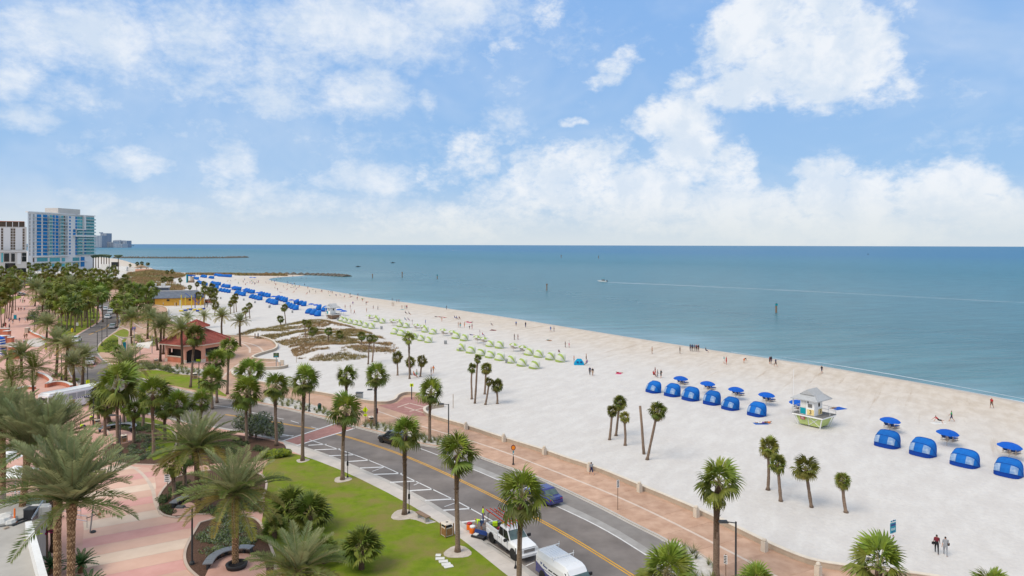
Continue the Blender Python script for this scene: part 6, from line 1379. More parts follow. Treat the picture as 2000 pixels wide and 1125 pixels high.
put('roof', MB().lathe([(13 * k, 3.6 * k), (7 * k, 7 * k), (.5 * k, 10.5 * k)], 10).mesh('roof', mat('thatch', (.33, .24, .16), var=.15, scale=2)), th); [put('post', MB().bar((9 * k * math.cos(a), 9 * k * math.sin(a), 0), (9 * k * math.cos(a), 9 * k * math.sin(a), 4 * k), .25).mesh('post', MT['wood_brown']), th) for a in (.6, 2.2, 3.8, 5.3)]
# flat topped trees on the pool deck
mat('flat_tree', (.04, .075, .05), (.10, .14, .085), scale=.3, rough=.9)
for i, (x, yt, yb_, r_) in enumerate(((182, 498.5, 521, 5), (187, 497.5, 521, 5.5), (192, 497, 521, 6), (198, 496.5, 522, 6.5), (203, 496.5, 522, 6.5), (208, 497, 523, 6), (213, 498, 524, 5.5), (231, 497.5, 531, 8.5))):
    t = thing('flat_topped_tree', 'lone flat topped tree right of the pool terrace' if i == 7 else f'{words[i]} flat topped tree in the row beside the white hotel', 'tree', G(x, yb_ + 5), 0, 'flat topped trees of the pool terrace'); k = t.location.y / F; hh = (yb_ + 5 - yt) * k
    put('crown', MB().lathe([(.6 * k, hh - 6.5 * k), (r_ * .75 * k, hh - 2.6 * k), (r_ * k, hh - 1.2 * k), (r_ * .8 * k, hh - .2 * k), (.1, hh)], 14).mesh('crown', MT['flat_tree']), t); put('trunk', MB().tube([(0, 0, 0), (0, 0, hh - 6 * k)], [.9 * k, .7 * k], 7).mesh('trunk', MT['bark_brown']), t)
for i, (x, y, yt, r_) in enumerate(((268, 527, 515, 4), (277, 527, 514, 4), (287.5, 527, 515.5, 3), (290, 527, 515.5, 3), (254, 527, 518, 3))): palm('S', x, y, x, yt, r_, ['palm left of the thatched hut', 'palm behind the thatched hut', 'left palm of the pair right of the thatched hut', 'right palm of the pair right of the thatched hut', 'small palm on the white pool terrace'][i], 'palms around the thatched hut')
# far lifeguard stand with blue canopy
fs = thing('beach_stand', 'far beach stand with teal panel and bright blue canopy', 'hut', G(372, 552)); k = fs.location.y / F
for x0, x1, z0, z1, m in ((-8, -6, 0, 16, 'teal_panel'), (-4.5, 5, 0, 4, 'wood_brown'), (-4, 0, 4, 12.5, 'offwhite'), (0, 4, 4, 11, 'wood_pale'), (-5, 7, 12.8, 14.8, 'umbrella_blue')): put({'umbrella_blue': 'canopy', 'teal_panel': 'panel'}.get(m, 'wall'), MB().box(((x0 + x1) / 2 * k, 1., (z0 + z1) / 2 * k), ((x1 - x0) * k, 2.5, (z1 - z0) * k)).mesh('wall', MT[m]), fs)
# ------------------------------------------------------------------ beach furniture
SEA_RZ = R(33)      # the way the cabanas and chairs look: out to sea
def arch_pts(phi, W, Hh, D, n=14, k=1.):
    out = []
    for i in range(n + 1):
        t = math.pi * i / n; c, s = math.cos(t), math.sin(t); y = W / 2 * math.copysign(abs(c) ** .55, c); r = (Hh * math.sin(phi) ** 2 + D * math.cos(phi) ** 2) * abs(s) ** .5 * k
        out.append((-r * math.cos(phi), y, .03 + r * math.sin(phi)))
    return out
def cabana_mesh(W, Hh, D, mats, pick):
    phis = [R(a) for a in (0, 16, 34, 52, 70, 88, 98)]; A = [arch_pts(p, W, Hh, D) for p in phis]; mb = MB()
    for i in range(6): mb.loft([A[i], A[i + 1]], pick[i], cap=False)
    return mb.mesh('canopy', mats, False)
CAB_B = cabana_mesh(2.75, 1.95, 1.75, [MT['canvas_blue'], MT['canvas_blue_dark']], [1, 0, 0, 0, 0, 0])
CAB_G = cabana_mesh(2.5, 1.75, 1.6, [MT['canvas_green'], MT['canvas_white']], [0, 1, 1, 0, 1, 1])
RIB = MB(); [RIB.tube(arch_pts(R(a), 2.77, 1.97, 1.77), .022, 4) for a in (16, 52, 88)]; RIB = RIB.mesh('ribs', MT['canvas_blue_dark'])
def cab_window(t0, t1):
    A = [arch_pts(R(a), 2.79, 1.985, 1.785, 40) for a in (18, 26, 34, 42, 48)]; mb = MB(); mb.loft([a[t0:t1] for a in A], 0, cap=False); return mb.mesh('window', MT['mesh_window'])
WIN = [cab_window(9, 19), cab_window(22, 32)]
def cabana(x, y, mesh, label, group, rich=False, rz=None, s=1.):
    t = thing('beach_cabana', label, 'beach cabana', G(x, y), SEA_RZ + R(9 * math.sin(x * 1.7 + y)) if rz is None else rz, group); t.scale = (s, s * (1 + .05 * math.sin(x)), s * (1 + .07 * math.sin(x * 2.3))); put('canopy', mesh, t)
    if rich: put('ribs', RIB, t); [put('window', w, t) for w in WIN]
    return t
NB = [(1281, 765), (1317, 772), (1353, 780), (1394, 788), (1431, 798), (1482, 810), (1736, 870), (1806, 887), (1887, 907), (1972, 926)]
for i, (x, y) in enumerate(NB): cabana(x, y, CAB_B, f'{words[i]} blue cabana from the left in the near row' if i < 6 else f'{words[i - 6]} blue cabana right of the lifeguard hut', 'near blue cabanas', True, SEA_RZ + R((-4, 3, 0, 5, -2, 2, 4, 0, 3, 5)[i]))
def row(n, a, b): return [(a[0] + (b[0] - a[0]) * (i / max(1, n - 1)), a[1] + (b[1] - a[1]) * (i / max(1, n - 1))) for i in range(n)]
FAR = [('front row, first block from the left', 4, (433, 569), (450, 572)), ('front row, second block', 4, (465, 574.5), (479, 578)), ('front row, third block', 4, (494, 582), (510, 586)), ('front row, fourth block', 4, (527, 590.5), (541, 595)), ('front row, fifth block', 4, (564, 599), (581, 605)), ('front row, block beside the brown lifeguard hut', 3, (606, 612), (624, 617)),
       ('back row, first block from the left', 5, (416, 555), (430, 557.5)), ('back row, second block', 4, (438, 560.5), (449, 562.5)), ('back row, third block', 4, (459, 565.5), (471, 567.5)), ('back row, fourth block', 4, (482, 570), (496, 573)), ('back row, fifth block', 4, (511, 577), (527, 580.5)), ('back row, sixth block', 4, (545, 585), (561, 590)), ('back row, seventh block', 3, (582, 593.5), (597, 597.5)), ('back row, block behind the brown lifeguard hut', 2, (626, 605), (637, 608)),
       ('far end, lower left block', 3, (381, 545), (388, 546.3)), ('far end, second block', 3, (396, 541.5), (403, 542.5)), ('far end, third block', 3, (412, 543.5), (418, 544.5)), ('far end, rear block', 4, (422, 538.5), (431, 539.3)), ('far end, long right block', 8, (430, 540), (452, 541.5)), ('behind the far palms, left block', 3, (389, 553.5), (396, 555)), ('behind the far palms, middle block', 2, (400, 557), (404, 558)), ('behind the far palms, right block', 3, (419, 562), (426, 564))]
for nm, n, a, b in FAR:
    for i, (x, y) in enumerate(row(n, a, b)): cabana(x, y, CAB_B, f'{words[i]} blue cabana, {nm}', 'far blue cabanas', s=1.05)
GR = [('farthest row', [(671, 627), (679, 629.5), (688, 631.5), (699, 634), (708, 636), (718, 639), (730, 641.5)]), ('pair behind the farthest row', [(739, 628.5), (751, 631)]), ('pair above the middle row', [(785, 638), (797, 640)]), ('middle row', [(774, 652), (787, 655), (801, 658.5), (814, 662), (827, 665), (841, 668.5)]), ('pair behind the middle row', [(834, 648.5), (849, 652)]), ('pair left of the parasols', [(894, 661), (910, 665)]), ('nearest row', [(905, 684.5), (923, 689), (942, 694), (961, 698), (980, 703), (1002, 708), (1024, 714), (1048, 719)]), ('pair behind the nearest row', [(961, 676.5), (979, 679.5)]), ('four at the right end', [(1037, 693), (1056, 697), (1079, 702), (1099, 706)])]
for nm, ps in GR:
    for i, (x, y) in enumerate(ps): cabana(x, y, CAB_G, f'{words[i]} green and white cabana from the left, {nm}', 'green and white cabanas')
# umbrellas with a pair of loungers
def umbrella_mesh(mats, r=1.32, n=8):
    mb = MB(); prof = [(r, -.02), (r * .97, .04), (r * .72, .24), (r * .4, .38), (.03, .45)]
    for i in range(n):
        a0, a1 = 2 * math.pi * i / n, 2 * math.pi * (i + 1) / n; secs = [[(q * math.cos(a0 + (a1 - a0) * t), q * math.sin(a0 + (a1 - a0) * t), z - (.05 if 0 < t < 1 and q > .9 * r else 0)) for t in (0, .5, 1)] for q, z in prof]; mb.loft(secs, i % len(mats), cap=False)
    return mb.mesh('canopy', mats)
UMB_B = umbrella_mesh([MT['umbrella_blue']]); UMB_G = umbrella_mesh([MT['canvas_green'], MT['canvas_white']], 1.15); POLE = MB().tube([(0, 0, -.2), (0, 0, 2.1)], .025, 6).mesh('pole', MT['wood_pale']); FIN = MB().lathe([(.04, 2.1), (.03, 2.2), (.0, 2.26)], 6).mesh('finial', MT['wood_pale'])
def umbrella(p, mesh, label, group, lean=.0):
    t = thing('beach_umbrella', label, 'beach umbrella', p, 0, group); t.rotation_euler = (lean, lean * .6, 0); put('canopy', mesh, t, (0, 0, 1.68)); put('pole', POLE, t); put('finial', FIN, t); return t
LF = MB(); LB = MB()
for s in (-.3, .3): LF.bar((-.75, s, .28), (.85, s, .3), .03).bar((-.6, s, 0), (-.45, s, .3), .028).bar((.6, s, 0), (.5, s, .3), .028).bar((-.45, s, .28), (-1.0, s, .95), .028).bar((-.9, s, 0), (-.75, s, .62), .022)
for x in (-.4, .2, .8): LF.bar((x, -.3, .29), (x, .3, .29), .025)
LF = LF.mesh('frame', MT['wood_pale']); LB = MB().box((.2, 0, .36), (1.15, .54, .09)).mesh('seat', MT['cushion_blue']); LK = MB().box((-.72, 0, .68), (.1, .54, .8), ry=-.62).mesh('backrest', MT['cushion_blue']); LBW = MB().box((.2, 0, .36), (1.15, .54, .09)).mesh('seat', MT['offwhite']); LKW = MB().box((-.72, 0, .68), (.1, .54, .8), ry=-.62).mesh('backrest', MT['offwhite'])
def lounger(p, label, group, blue=True, rz=None):
    t = thing('beach_lounger', label, 'lounger', p, SEA_RZ if rz is None else rz, group); put('frame', LF, t); put('seat', LB if blue else LBW, t); put('backrest', LK if blue else LKW, t)
def set_(x, y, ux, uy, nm, group, blue=True):
    c = G(x, y); n = Vector((-math.sin(SEA_RZ), math.cos(SEA_RZ), 0))
    for s, w_ in ((.42, 'left'), (-.42, 'right')): lounger(c + n * s, f'{w_} lounger of the pair under {nm}', group + ' loungers', blue)
    k = c.y / F; dz = 1.9 / k; umbrella(G(ux, uy + dz * .98), UMB_B if blue else UMB_G, nm, group, .06)
NU = [(1334, 750, 1328.5, 738), (1387, 760, 1381, 748), (1442, 772, 1436.5, 759.5), (1502, 783.5, 1496, 770), (1562, 799, 1557, 785), (1742, 835.5, 1737, 819.5), (1855, 860, 1849, 843.5), (1976, 885, 1970, 869)]
for i, (x, y, ux, uy) in enumerate(NU): set_(x, y, ux, uy, f'the {words[i]} near blue umbrella from the left', 'near blue umbrellas')
ORD = words + ['fifteenth', 'sixteenth', 'seventeenth', 'eighteenth']
for i, (x, y) in enumerate(sorted(((455, 559), (460, 560), (477, 564.5), (483, 566), (503, 570.5), (509, 571.5), (534, 578.5), (539, 579), (544, 580), (569, 586), (578, 588), (608, 594.5), (618, 596.5), (663, 606), (671, 609), (435, 557), (490, 538.5), (497, 539)))): umbrella(G(x, y + 8), UMB_B, f'{ORD[i]} small blue umbrella from the left among the far cabana rows', 'far blue umbrellas')
for i, (x, y, ux, uy) in enumerate(((725, 622.5, 721, 616), (736, 624, 733, 617), (768, 631, 767, 624.5), (781, 632.5, 779, 625), (815, 641, 814, 634), (828, 643, 827, 636), (869, 652, 866, 643.5), (885, 654, 884, 647), (934, 664, 932, 657), (947, 667, 945, 660), (1005, 680, 1003, 672), (1023, 685, 1021.5, 676.5))): set_(x, y, ux, uy, f'the {words[i]} green and white parasol from the left', 'green parasols', False)
# --- lifeguard towers
def tower(loc_, rz, label, skirt, number, s=1.):
    t = thing('lifeguard_tower', label, 'lifeguard tower', loc_, rz); t.scale = (s,) * 3; ZD = 1.75
    def q(nm, mb, m, par=None): return put(nm, mb.mesh(nm, MT[m]), par or t)
    def fr(xa, ya, z0, xb, yb, z1): return [[(-xa, -ya, z0), (xa, -ya, z0), (xa, ya, z0), (-xa, ya, z0)], [(-xb, -yb, z1), (xb, -yb, z1), (xb, yb, z1), (-xb, yb, z1)]]
    q('skirt', MB().loft(fr(1.45, 1.2, .18, 1.95, 1.62, 1.6), closed=True), skirt)
    q('beam', MB().box((0, 0, 1.62), (4.6, 3.9, .2)), 'white_paint'); q('deck', MB().box((0, 0, 1.75), (4.62, 3.92, .06)), 'deck_grey')
    for x in (-1, 1):
        for y in (-1, 1): q('leg', MB().tube([(x * 1.52, y * 1.27, -.3), (x * 2.1, y * 1.75, 1.6)], .09, 4), 'white_paint' if number else 'wood_brown')
    wv = 'white_paint' if number else 'wood_brown'
    for a, b in (((-.15, -1.22), (1.45, -1.55)), ((1.4, -1.22), (-.05, -1.55))): q('brace', MB().bar((a[0] + .1, a[1] - .02, .25), (b[0] + .1, b[1] - .06, 1.5), .05, n=4), wv)
    q('brace', MB().bar((-.1, -1.24, .2), (-.1, -1.62, 1.55), .06, n=4), wv)
    q('cabin', MB().box((0, -.77, ZD + 1.13), (2.1, 2.2, 2.2)), 'white_paint')
    q('shutter', MB().box((-.62, -1.89, ZD + 1.55), (.8, .04, 1.0)), 'offwhite'); q('board', MB().box((-.62, -1.9, ZD + .55), (.82, .05, .85)), 'teal_panel')
    q('window', MB().box((.42, -1.89, ZD + 1.42), (.62, .04, .5)), 'deck_grey'); q('window', MB().box((.12, -1.89, ZD + 1.9), (.16, .04, .3)), 'glass_dark'); q('window', MB().box((1.06, -.55, ZD + 1.6), (.04, .45, .7)), 'glass_dark')
    if number:
        for pos, dim, rot in (((.5, -1.9, ZD + .5), (1.0, .05, .78), (R(90), 0, 0)), ((1.065, -.25, ZD + .5), (.05, 1.0, .78), (R(90), 0, R(90)))):
            q('number_board', MB().box(pos, dim), 'cream_yellow'); put('numeral', text_mesh('numeral', '3', MT['ink_black'], .82, .012), t, (pos[0] + (.04 if dim[0] < .1 else 0), pos[1] - (.04 if dim[1] < .1 else 0), pos[2]), rot)
        rs = q('notice', MB().panel((-1.1, -1.66, 1.0), (-.45, -1.66, 1.0), (-.45, -1.82, 1.52), (-1.1, -1.82, 1.52), .03), 'sign_red'); [q('print_line', MB().box((-.78, -1.72 - .045 * k_, 1.12 + .11 * k_), (.45, .03, .03)), 'sign_white', rs) for k_ in range(4)]
        q('skirt_panel', MB().panel((-1.35, -1.25, .3), (-.2, -1.25, .3), (-.2, -1.62, 1.5), (-1.5, -1.62, 1.5), .02), 'lime')
    # hipped metal roof with a gablet, ridge running to the back
    E, ez, mz, rzz = 1.75, 4.0, 4.62, 5.35; x0, x1, y0, y1 = -2.3, 1.75, -2.35, 1.9; xm = -.2
    rf = q('roof', MB().add([(x0, y0, ez), (x1, y0, ez), (x1, y1, ez), (x0, y1, ez), (x0 + 1.0, y0 + .9, mz), (x1 - .9, y0 + .9, mz), (x1 - .9, y1 - .9, mz), (x0 + 1., y1 - .9, mz)], [(0, 1, 5, 4), (1, 2, 6, 5), (2, 3, 7, 6), (3, 0, 4, 7)]).add([(x0 + 1.0, y0 + .75, mz), (x1 - .9, y0 + .75, mz), (xm, y0 + .75, rzz), (x0 + 1.0, y1 - .75, mz), (x1 - .9, y1 - .75, mz), (xm, y1 - .75, rzz)], [(1, 4, 5, 2), (3, 0, 2, 5), (0, 1, 2), (4, 3, 5)]).add([(x0, y0, ez - .12), (x1, y0, ez - .12), (x1, y1, ez - .12), (x0, y1, ez - .12), (x0, y0, ez), (x1, y0, ez), (x1, y1, ez), (x0, y1, ez)], [(0, 1, 5, 4), (1, 2, 6, 5), (2, 3, 7, 6), (3, 0, 4, 7), (3, 2, 1, 0)]), 'metal_roof')
    for i in range(9):
        y = y0 + .9 + i * .3; q('seam', MB().bar((x1 - .9, y, mz + .02), (xm, y, rzz + .02), .022, n=4), 'grey_metal', rf); q('seam', MB().bar((x1, y0 + .1 + i * .5, ez + .02), (x1 - .9, max(y0 + .9, min(y1 - .9, y0 + .1 + i * .5)), mz + .02), .02, n=4), 'grey_metal', rf)
    q('soffit', MB().box((-.2, -.4, 3.94), (3.2, 2.8, .1)), 'offwhite')
    for P_ in ([(-2.25, -1.9), (-2.25, 1.9)], [(-2.25, -1.9), (-1.1, -1.9)], [(2.25, .2), (2.25, 1.9)], [(2.25, 1.9), (-2.2, 1.9)]):
        a, b = P_
        for z in (.5, 1.0): q('railing', MB().bar((*a, ZD + z), (*b, ZD + z), .03, n=4), 'white_paint')
        n = max(2, int(math.hypot(b[0] - a[0], b[1] - a[1]) / .9) + 1)
        for i in range(n): q('railing_post', MB().bar((a[0] + (b[0] - a[0]) * i / (n - 1), a[1] + (b[1] - a[1]) * i / (n - 1), ZD), (a[0] + (b[0] - a[0]) * i / (n - 1), a[1] + (b[1] - a[1]) * i / (n - 1), ZD + 1.0), .03, n=4), 'white_paint')
    q('roof_post', MB().bar((-2.2, -1.85, ZD), (-2.2, -1.85, ez), .05, n=4), 'white_paint')
    if number: q('flag_mast', MB().bar((-2.15, -1.75, ZD), (-2.15, -1.75, ZD + 6.3), .035), 'white_paint'); q('shelf', MB().box((2.2, 1.2, ZD + 1.02), (.5, 1.2, .06)), 'wood_brown')
    return t
Ac, Bc, Cc = G(1551, 805.5, 1.75), G(1610, 818.5, 1.75), G(1629, 809, 1.75)
ctr = (Ac + Cc) / 2; tower((ctr.x, ctr.y, 0), R(-52), 'lime green and white lifeguard tower with the number 3', 'lime', True, 1.0)
c2 = G(651, 622.5); tower((c2.x, c2.y, 0), R(-46), 'weathered brown lifeguard tower beyond the dunes', 'wood_brown', False, 1.0)
# teal pop-up tent
tt2 = thing('popup_tent', 'bright teal pop up tent among sunbathers', 'tent', G(1131, 712)); put('canopy', MB().loft([[(-1.1, -.8, 0), (1.1, -.8, 0), (1.1, .9, 0), (-1.1, .9, 0)], [(-.95, -.7, .6), (.95, -.7, .6), (.9, .7, .6), (-.9, .7, .6)], [(-.5, -.3, 1.25), (.5, -.3, 1.25), (.4, .3, 1.25), (-.4, .3, 1.25)]], closed=True).mesh('canopy', MT['canvas_teal']), tt2); [put('window', MB().box((x, -.74, .65), (.4, .1, .3), rx=-.4).mesh('window', MT['cushion_blue']), tt2) for x in (-.4, .4)]
# bins, posts and the blue towel on the sand
bm_ = MB(); 
for i in range(10): a = i * .628; bm_.bar((.33 * math.cos(a), .33 * math.sin(a), 0), (.36 * math.cos(a), .36 * math.sin(a), .95), .03, n=4)
for z in (.05, .5, .93): bm_.tube([(.35 * math.cos(a), .35 * math.sin(a), z) for a in np.linspace(0, 6.283, 11)], .03, 4, cap=False)
bm_.lathe([(.25, .02), (.28, .75)], 10); BIN = bm_.mesh('wire_bin', MT['grey_metal'])
for i, (x, y) in enumerate(((899, 686), (990, 709), (660, 626), (571, 611), (527, 600), (498, 592), (476, 587), (526, 601.5), (431, 584), (870, 672), (745, 643))): tag(put('wire_bin', BIN, None, G(x, y)), f'grey wire litter bin on the sand, {["at the left end of the nearest green row", "between the nearest green cabanas", "beside the brown lifeguard hut", "below the fifth blue block", "below the fourth blue block", "below the third blue block", "below the second blue block", "just right of another bin", "near the far palms", "in front of the middle green row", "at the end of the farthest green row"][i]}', 'litter bin', 'wire bins on the beach')
o = MB().box((0, 0, .02), (2.2, 1.6, .04)).build('beach_towel', MT['umbrella_blue'], None, loc=G(1637, 798), rot=(0, 0, .4)); tag(o, 'blue towel spread behind the lifeguard tower', 'towel')
for i, (x, y, yt) in enumerate(((885, 797, 770), (579, 708, 696))): b = G(x, y); tag(MB().bar((0, 0, 0), (0, 0, (y - yt) * b.y / F), .06).build('wooden_post', MT['wood_pale'], None, loc=b), ['slim pale post on the sand right of the beach entry', 'short pale post on the sand below the dunes'][i], 'post')
# --- on the water
def vessel(label, x, y, L_, rz, col, name='motor_boat', cabin=True):
    t = thing(name, label, 'boat', G(x, y, WL) , rz); put('hull', MB().loft([[(-L_ / 2, -.16 * L_, 0), (-L_ / 2, .16 * L_, 0), (-L_ / 2, .18 * L_, .13 * L_), (-L_ / 2, -.18 * L_, .13 * L_)], [(.1 * L_, -.15 * L_, 0), (.1 * L_, .15 * L_, 0), (.1 * L_, .18 * L_, .16 * L_), (.1 * L_, -.18 * L_, .16 * L_)], [(.5 * L_, -.01, .1 * L_), (.5 * L_, .01, .1 * L_), (.55 * L_, .02, .2 * L_), (.55 * L_, -.02, .2 * L_)]], closed=True).mesh('hull', MT[col]), t)
    if cabin:
        put('cockpit', MB().box((-.12 * L_, 0, .2 * L_), (.4 * L_, .24 * L_, .14 * L_), top=.8).mesh('cockpit', MT['glass_dark']), t); put('canopy', MB().box((-.1 * L_, 0, .44 * L_), (.36 * L_, .3 * L_, .03 * L_)).mesh('canopy', MT['teal_panel']), t); [put('canopy_post', MB().bar((a * L_, b * L_, .15 * L_), (a * L_, b * L_, .44 * L_), .03).mesh('canopy_post', MT['chrome']), t) for a in (-.26, .05) for b in (-.12, .12)]; put('engine', MB().box((-.55 * L_, 0, .12 * L_), (.1 * L_, .1 * L_, .2 * L_)).mesh('engine', MT['black_metal']), t)
    return t
vessel('white motor boat with teal canopy pulling a long wake', 1176, 550.5, 6.2, R(176), 'white_paint')
vessel('dark small boat left of the channel posts', 700, 521.5, 5, R(10), 'dark_pole'); vessel('dark small boat farther out to the right of the other', 768, 514, 5.6, R(5), 'dark_pole'); vessel('tiny white boat far out near the horizon', 885, 489, 7, R(180), 'white_paint'); vessel('tiny dark boat on the horizon at the right', 1695, 497, 7, R(90), 'dark_pole')
wk = MB(); wp = [(1188, 551.6), (1300, 556), (1450, 563), (1600, 570), (1800, 581), (2100, 596)]; W_ = resample([G(*p, WL) for p in wp], 4.)
for i in range(len(W_) - 1):
    t = i / len(W_); n1 = side(W_, i); 
    for o_, w_, th in ((0, 1.7, -.6), (1.8 + 2.5 * t, .6, .05), (-1.8 - 2.5 * t, .5, .1)):
        if mnoise.noise(Vector((i * .09, o_ > 0, 2 + o_))) < th - .35 * (1 - t): continue
        w2 = w_ * (.6 + .8 * abs(mnoise.noise(Vector((i * .3, 4, o_))))) * (1.3 - .7 * t); a, b = W_[i] + n1 * o_, W_[i + 1] + side(W_, i + 1) * o_; z = Vector((0, 0, .015))
        wk.quad(a - n1 * w2 / 2 + z, b - n1 * w2 / 2 + z, b + n1 * w2 / 2 + z, a + n1 * w2 / 2 + z)
tag(wk.build('boat_wake', MT['foam']), 'long white wake trailing behind the motor boat', 'wake', kind='stuff')
w3 = MB(); a, b = G(888, 489.3, WL), G(945, 488.6, WL); w3.quad(a, b, b + Vector((0, 8, .02)), a + Vector((0, 8, .02))); tag(w3.build('boat_wake', MT['foam']), 'faint wake of the tiny far boat', 'wake', kind='stuff')
for i, (x, y, yt, dn) in enumerate(((727.5, 542.5, 535, 0), (785.5, 541.5, 531, 0), (854, 545, 536, 0), (1068, 567.5, 554, 0), (1516, 611, 592, 1), (1096, 504, 498, 0), (1169, 505, 499, 0))):
    b = G(x, y, WL); k = b.y / F; t = thing('channel_marker', ['leftmost slim channel post in the water', 'second slim channel post from the left', 'third slim channel post, alone in calm water', 'channel post left of the motor boat', 'nearest channel post with a green board at the right', 'far channel post left of a twin near the horizon', 'far channel post near the horizon, right of its twin'][i], 'channel post', b, 0, 'channel posts in the sea'); hh = (y - yt) * k
    put('pile', MB().tube([(0, 0, -2), (0, 0, hh)], .35 * (1 + .8 * (i > 4)), 6).mesh('pile', MT['wood_brown']), t); put('board', MB().box((0, -.3, hh * .86), (.9 + .8 * (i > 4), .12, hh * .22)).mesh('board', MT['teal_panel' if i in (2, 4, 6) else 'wood_brown']), t)
# ------------------------------------------------------------------ vehicles
def sect(x, zb, zt, hw, tuck=.9, sh=.12): return [(x, -hw * .93, zb), (x, -hw, zb + .14), (x, -hw, zt - sh), (x, -hw * tuck, zt), (x, hw * tuck, zt), (x, hw, zt - sh), (x, hw, zb + .14), (x, hw * .93, zb)]
def wheels(t, xs, hw, r, w=.24):
    for x in xs:
        for s in (-1, 1):
            o = put('wheel', MB().lathe([(r * .62, -w / 2), (r * .95, -w / 2), (r, -w * .35), (r, w * .35), (r * .95, w / 2), (r * .62, w / 2)], 18).mesh('wheel', MT['tyre'], True), t, (x, s * (hw - w * .42), r), (R(90), 0, 0))
            put('rim', MB().lathe([(.05, w * .4), (r * .35, w * .46), (r * .6, w * .5), (r * .62, w * .4)], 12).mesh('rim', MT['chrome']), o, (0, 0, 0), (R(180) if s > 0 else 0, 0, 0))
            put('wheel_arch', MB().lathe([(r * 1.2, -.02), (r * 1.2, .02)], 18).mesh('wheel_arch', MT['ink_black']), t, (x, s * (hw + .004), r * 1.05), (R(90), 0, 0))
def lamps(t, xf, xr, z, hw, w=.34, hgt=.16):
    for s in (-1, 1):
        put('headlight', bevel_mesh(MB().box((xf, s * (hw - w * .7), z), (.09, w, hgt)).mesh('headlight', MT['lamp_clear']), .02), t); put('tail_light', bevel_mesh(MB().box((xr, s * (hw - w * .65), z + .06), (.07, w * .9, hgt * 1.1)).mesh('tail_light', MT['lamp_red']), .02), t)
    put('plate', MB().box((xr - .02, 0, z - .06), (.04, .45, .14)).mesh('plate', MT['plate']), t); put('plate', MB().box((xf + .03, 0, z - .28), (.04, .45, .13)).mesh('plate', MT['plate']), t)
def mirrors(t, x, hw, z, m, big=1.):
    for s in (-1, 1): put('mirror', bevel_mesh(MB().box((x, s * (hw + .12 * big), z), (.14, .24 * big, .18 * big)).mesh('mirror', m), .03), t)
def glass_house(t, body, bot, top, hb, ht, zb, zt, m, pillars=()):
    """cabin: bot and top are (rear x, front x); glazing panes stand slightly proud of the painted shell"""
    P = lambda x, y, z: Vector((x, y, z)); B = [P(bot[0], -hb, zb), P(bot[1], -hb, zb), P(bot[1], hb, zb), P(bot[0], hb, zb)]; T = [P(top[0], -ht, zt), P(top[1], -ht, zt), P(top[1], ht, zt), P(top[0], ht, zt)]
    mb = MB().loft([B, [p.lerp(q, .93) for p, q in zip(B, T)], [p + (sum(T, Vector()) / 4 - p) * .08 + Vector((0, 0, .03)) for p in T]], closed=True); me = bevel_mesh(mb.mesh('cabin', m), .05, 2, 25); put('cabin', me, t)
    def pane(nm, a, b, c, d, mm='glass_dark'):
        cen = (a + b + c + d) / 4; n = (b - a).cross(d - a).normalized(); n = n if n.dot(cen - Vector(((bot[0] + bot[1]) / 2, 0, (zb + zt) / 2))) > 0 else -n; put(nm, MB().add([p.lerp(cen, .07) + n * .018 for p in (a, b, c, d)], [(0, 1, 2, 3)]).mesh(nm, MT[mm]), t)
    L2 = lambda i, f: B[i].lerp(T[i], f)
    pane('windscreen', L2(1, .06), L2(2, .06), L2(2, .9), L2(1, .9), 'glass_wind'); pane('rear_window', L2(0, .1), L2(3, .1), L2(3, .88), L2(0, .88), 'glass_wind')
    for i, j in ((0, 1), (3, 2)):
        ks = [0.] + list(pillars) + [1.]
        for u, v in zip(ks[:-1], ks[1:]):
            u_, v_ = .03 + u * .94, .03 + v * .94; lo0, lo1 = L2(i, .08).lerp(L2(j, .08), u_), L2(i, .08).lerp(L2(j, .08), v_); hi0, hi1 = L2(i, .88).lerp(L2(j, .88), u_), L2(i, .88).lerp(L2(j, .88), v_); pane('side_window', lo0, lo1, hi1, hi0)
mat('glass_wind', (.03, .06, .065), (.08, .13, .13), scale=1.5, rough=.08, spec=.7)
def sedan(label, p, rz, m, kind='sedan', group=None, z=Z_ROAD):
    t = thing('parked_car' if kind == 'parked' else 'car', label, 'car', (p.x, p.y, z), rz, group); hw = .9; M_ = MT[m]; suv = kind == 'suv'; ht = 1.72 if suv else 1.45; bl = 1.05 if suv else .92
    me = MB().loft([sect(-2.3, .35, bl - .2, .78), sect(-2.2, .25, bl - .02, .86), sect(-1.4, .22, bl, hw), sect(.6, .22, bl, hw), sect(1.0, .22, bl - .02, hw), sect(1.95, .25, bl - .18, .86), sect(2.25, .35, bl - .3, .74)], closed=True).mesh('body', M_); put('body', bevel_mesh(me, .04, 2, 35), t)
    glass_house(t, None, (-2.15 if suv else -1.75, 1.05), (-1.95 if suv else -1.05, .25), .84, .68, bl - .03, ht, M_, (.33, .66) if suv else (.5,))
    wheels(t, (-1.35, 1.4), hw, .34 if suv else .32); lamps(t, 2.16, -2.26, bl - .3, .85); mirrors(t, .75, hw, bl + .02, M_)
    put('bumper', bevel_mesh(MB().box((2.2, 0, .42), (.22, 1.5, .28)).mesh('bumper', M_), .05), t); put('bumper', bevel_mesh(MB().box((-2.25, 0, .45), (.2, 1.6, .28)).mesh('bumper', M_), .05), t); put('grille', MB().box((2.27, 0, .6), (.05, .8, .14)).mesh('grille', MT['ink_black']), t)
    for s in (-1, 1): put('door_seam', MB().box((-.1, s * hw, bl - .3), (.02, .012, .55)).mesh('door_seam', MT['ink_black']), t)
    return t
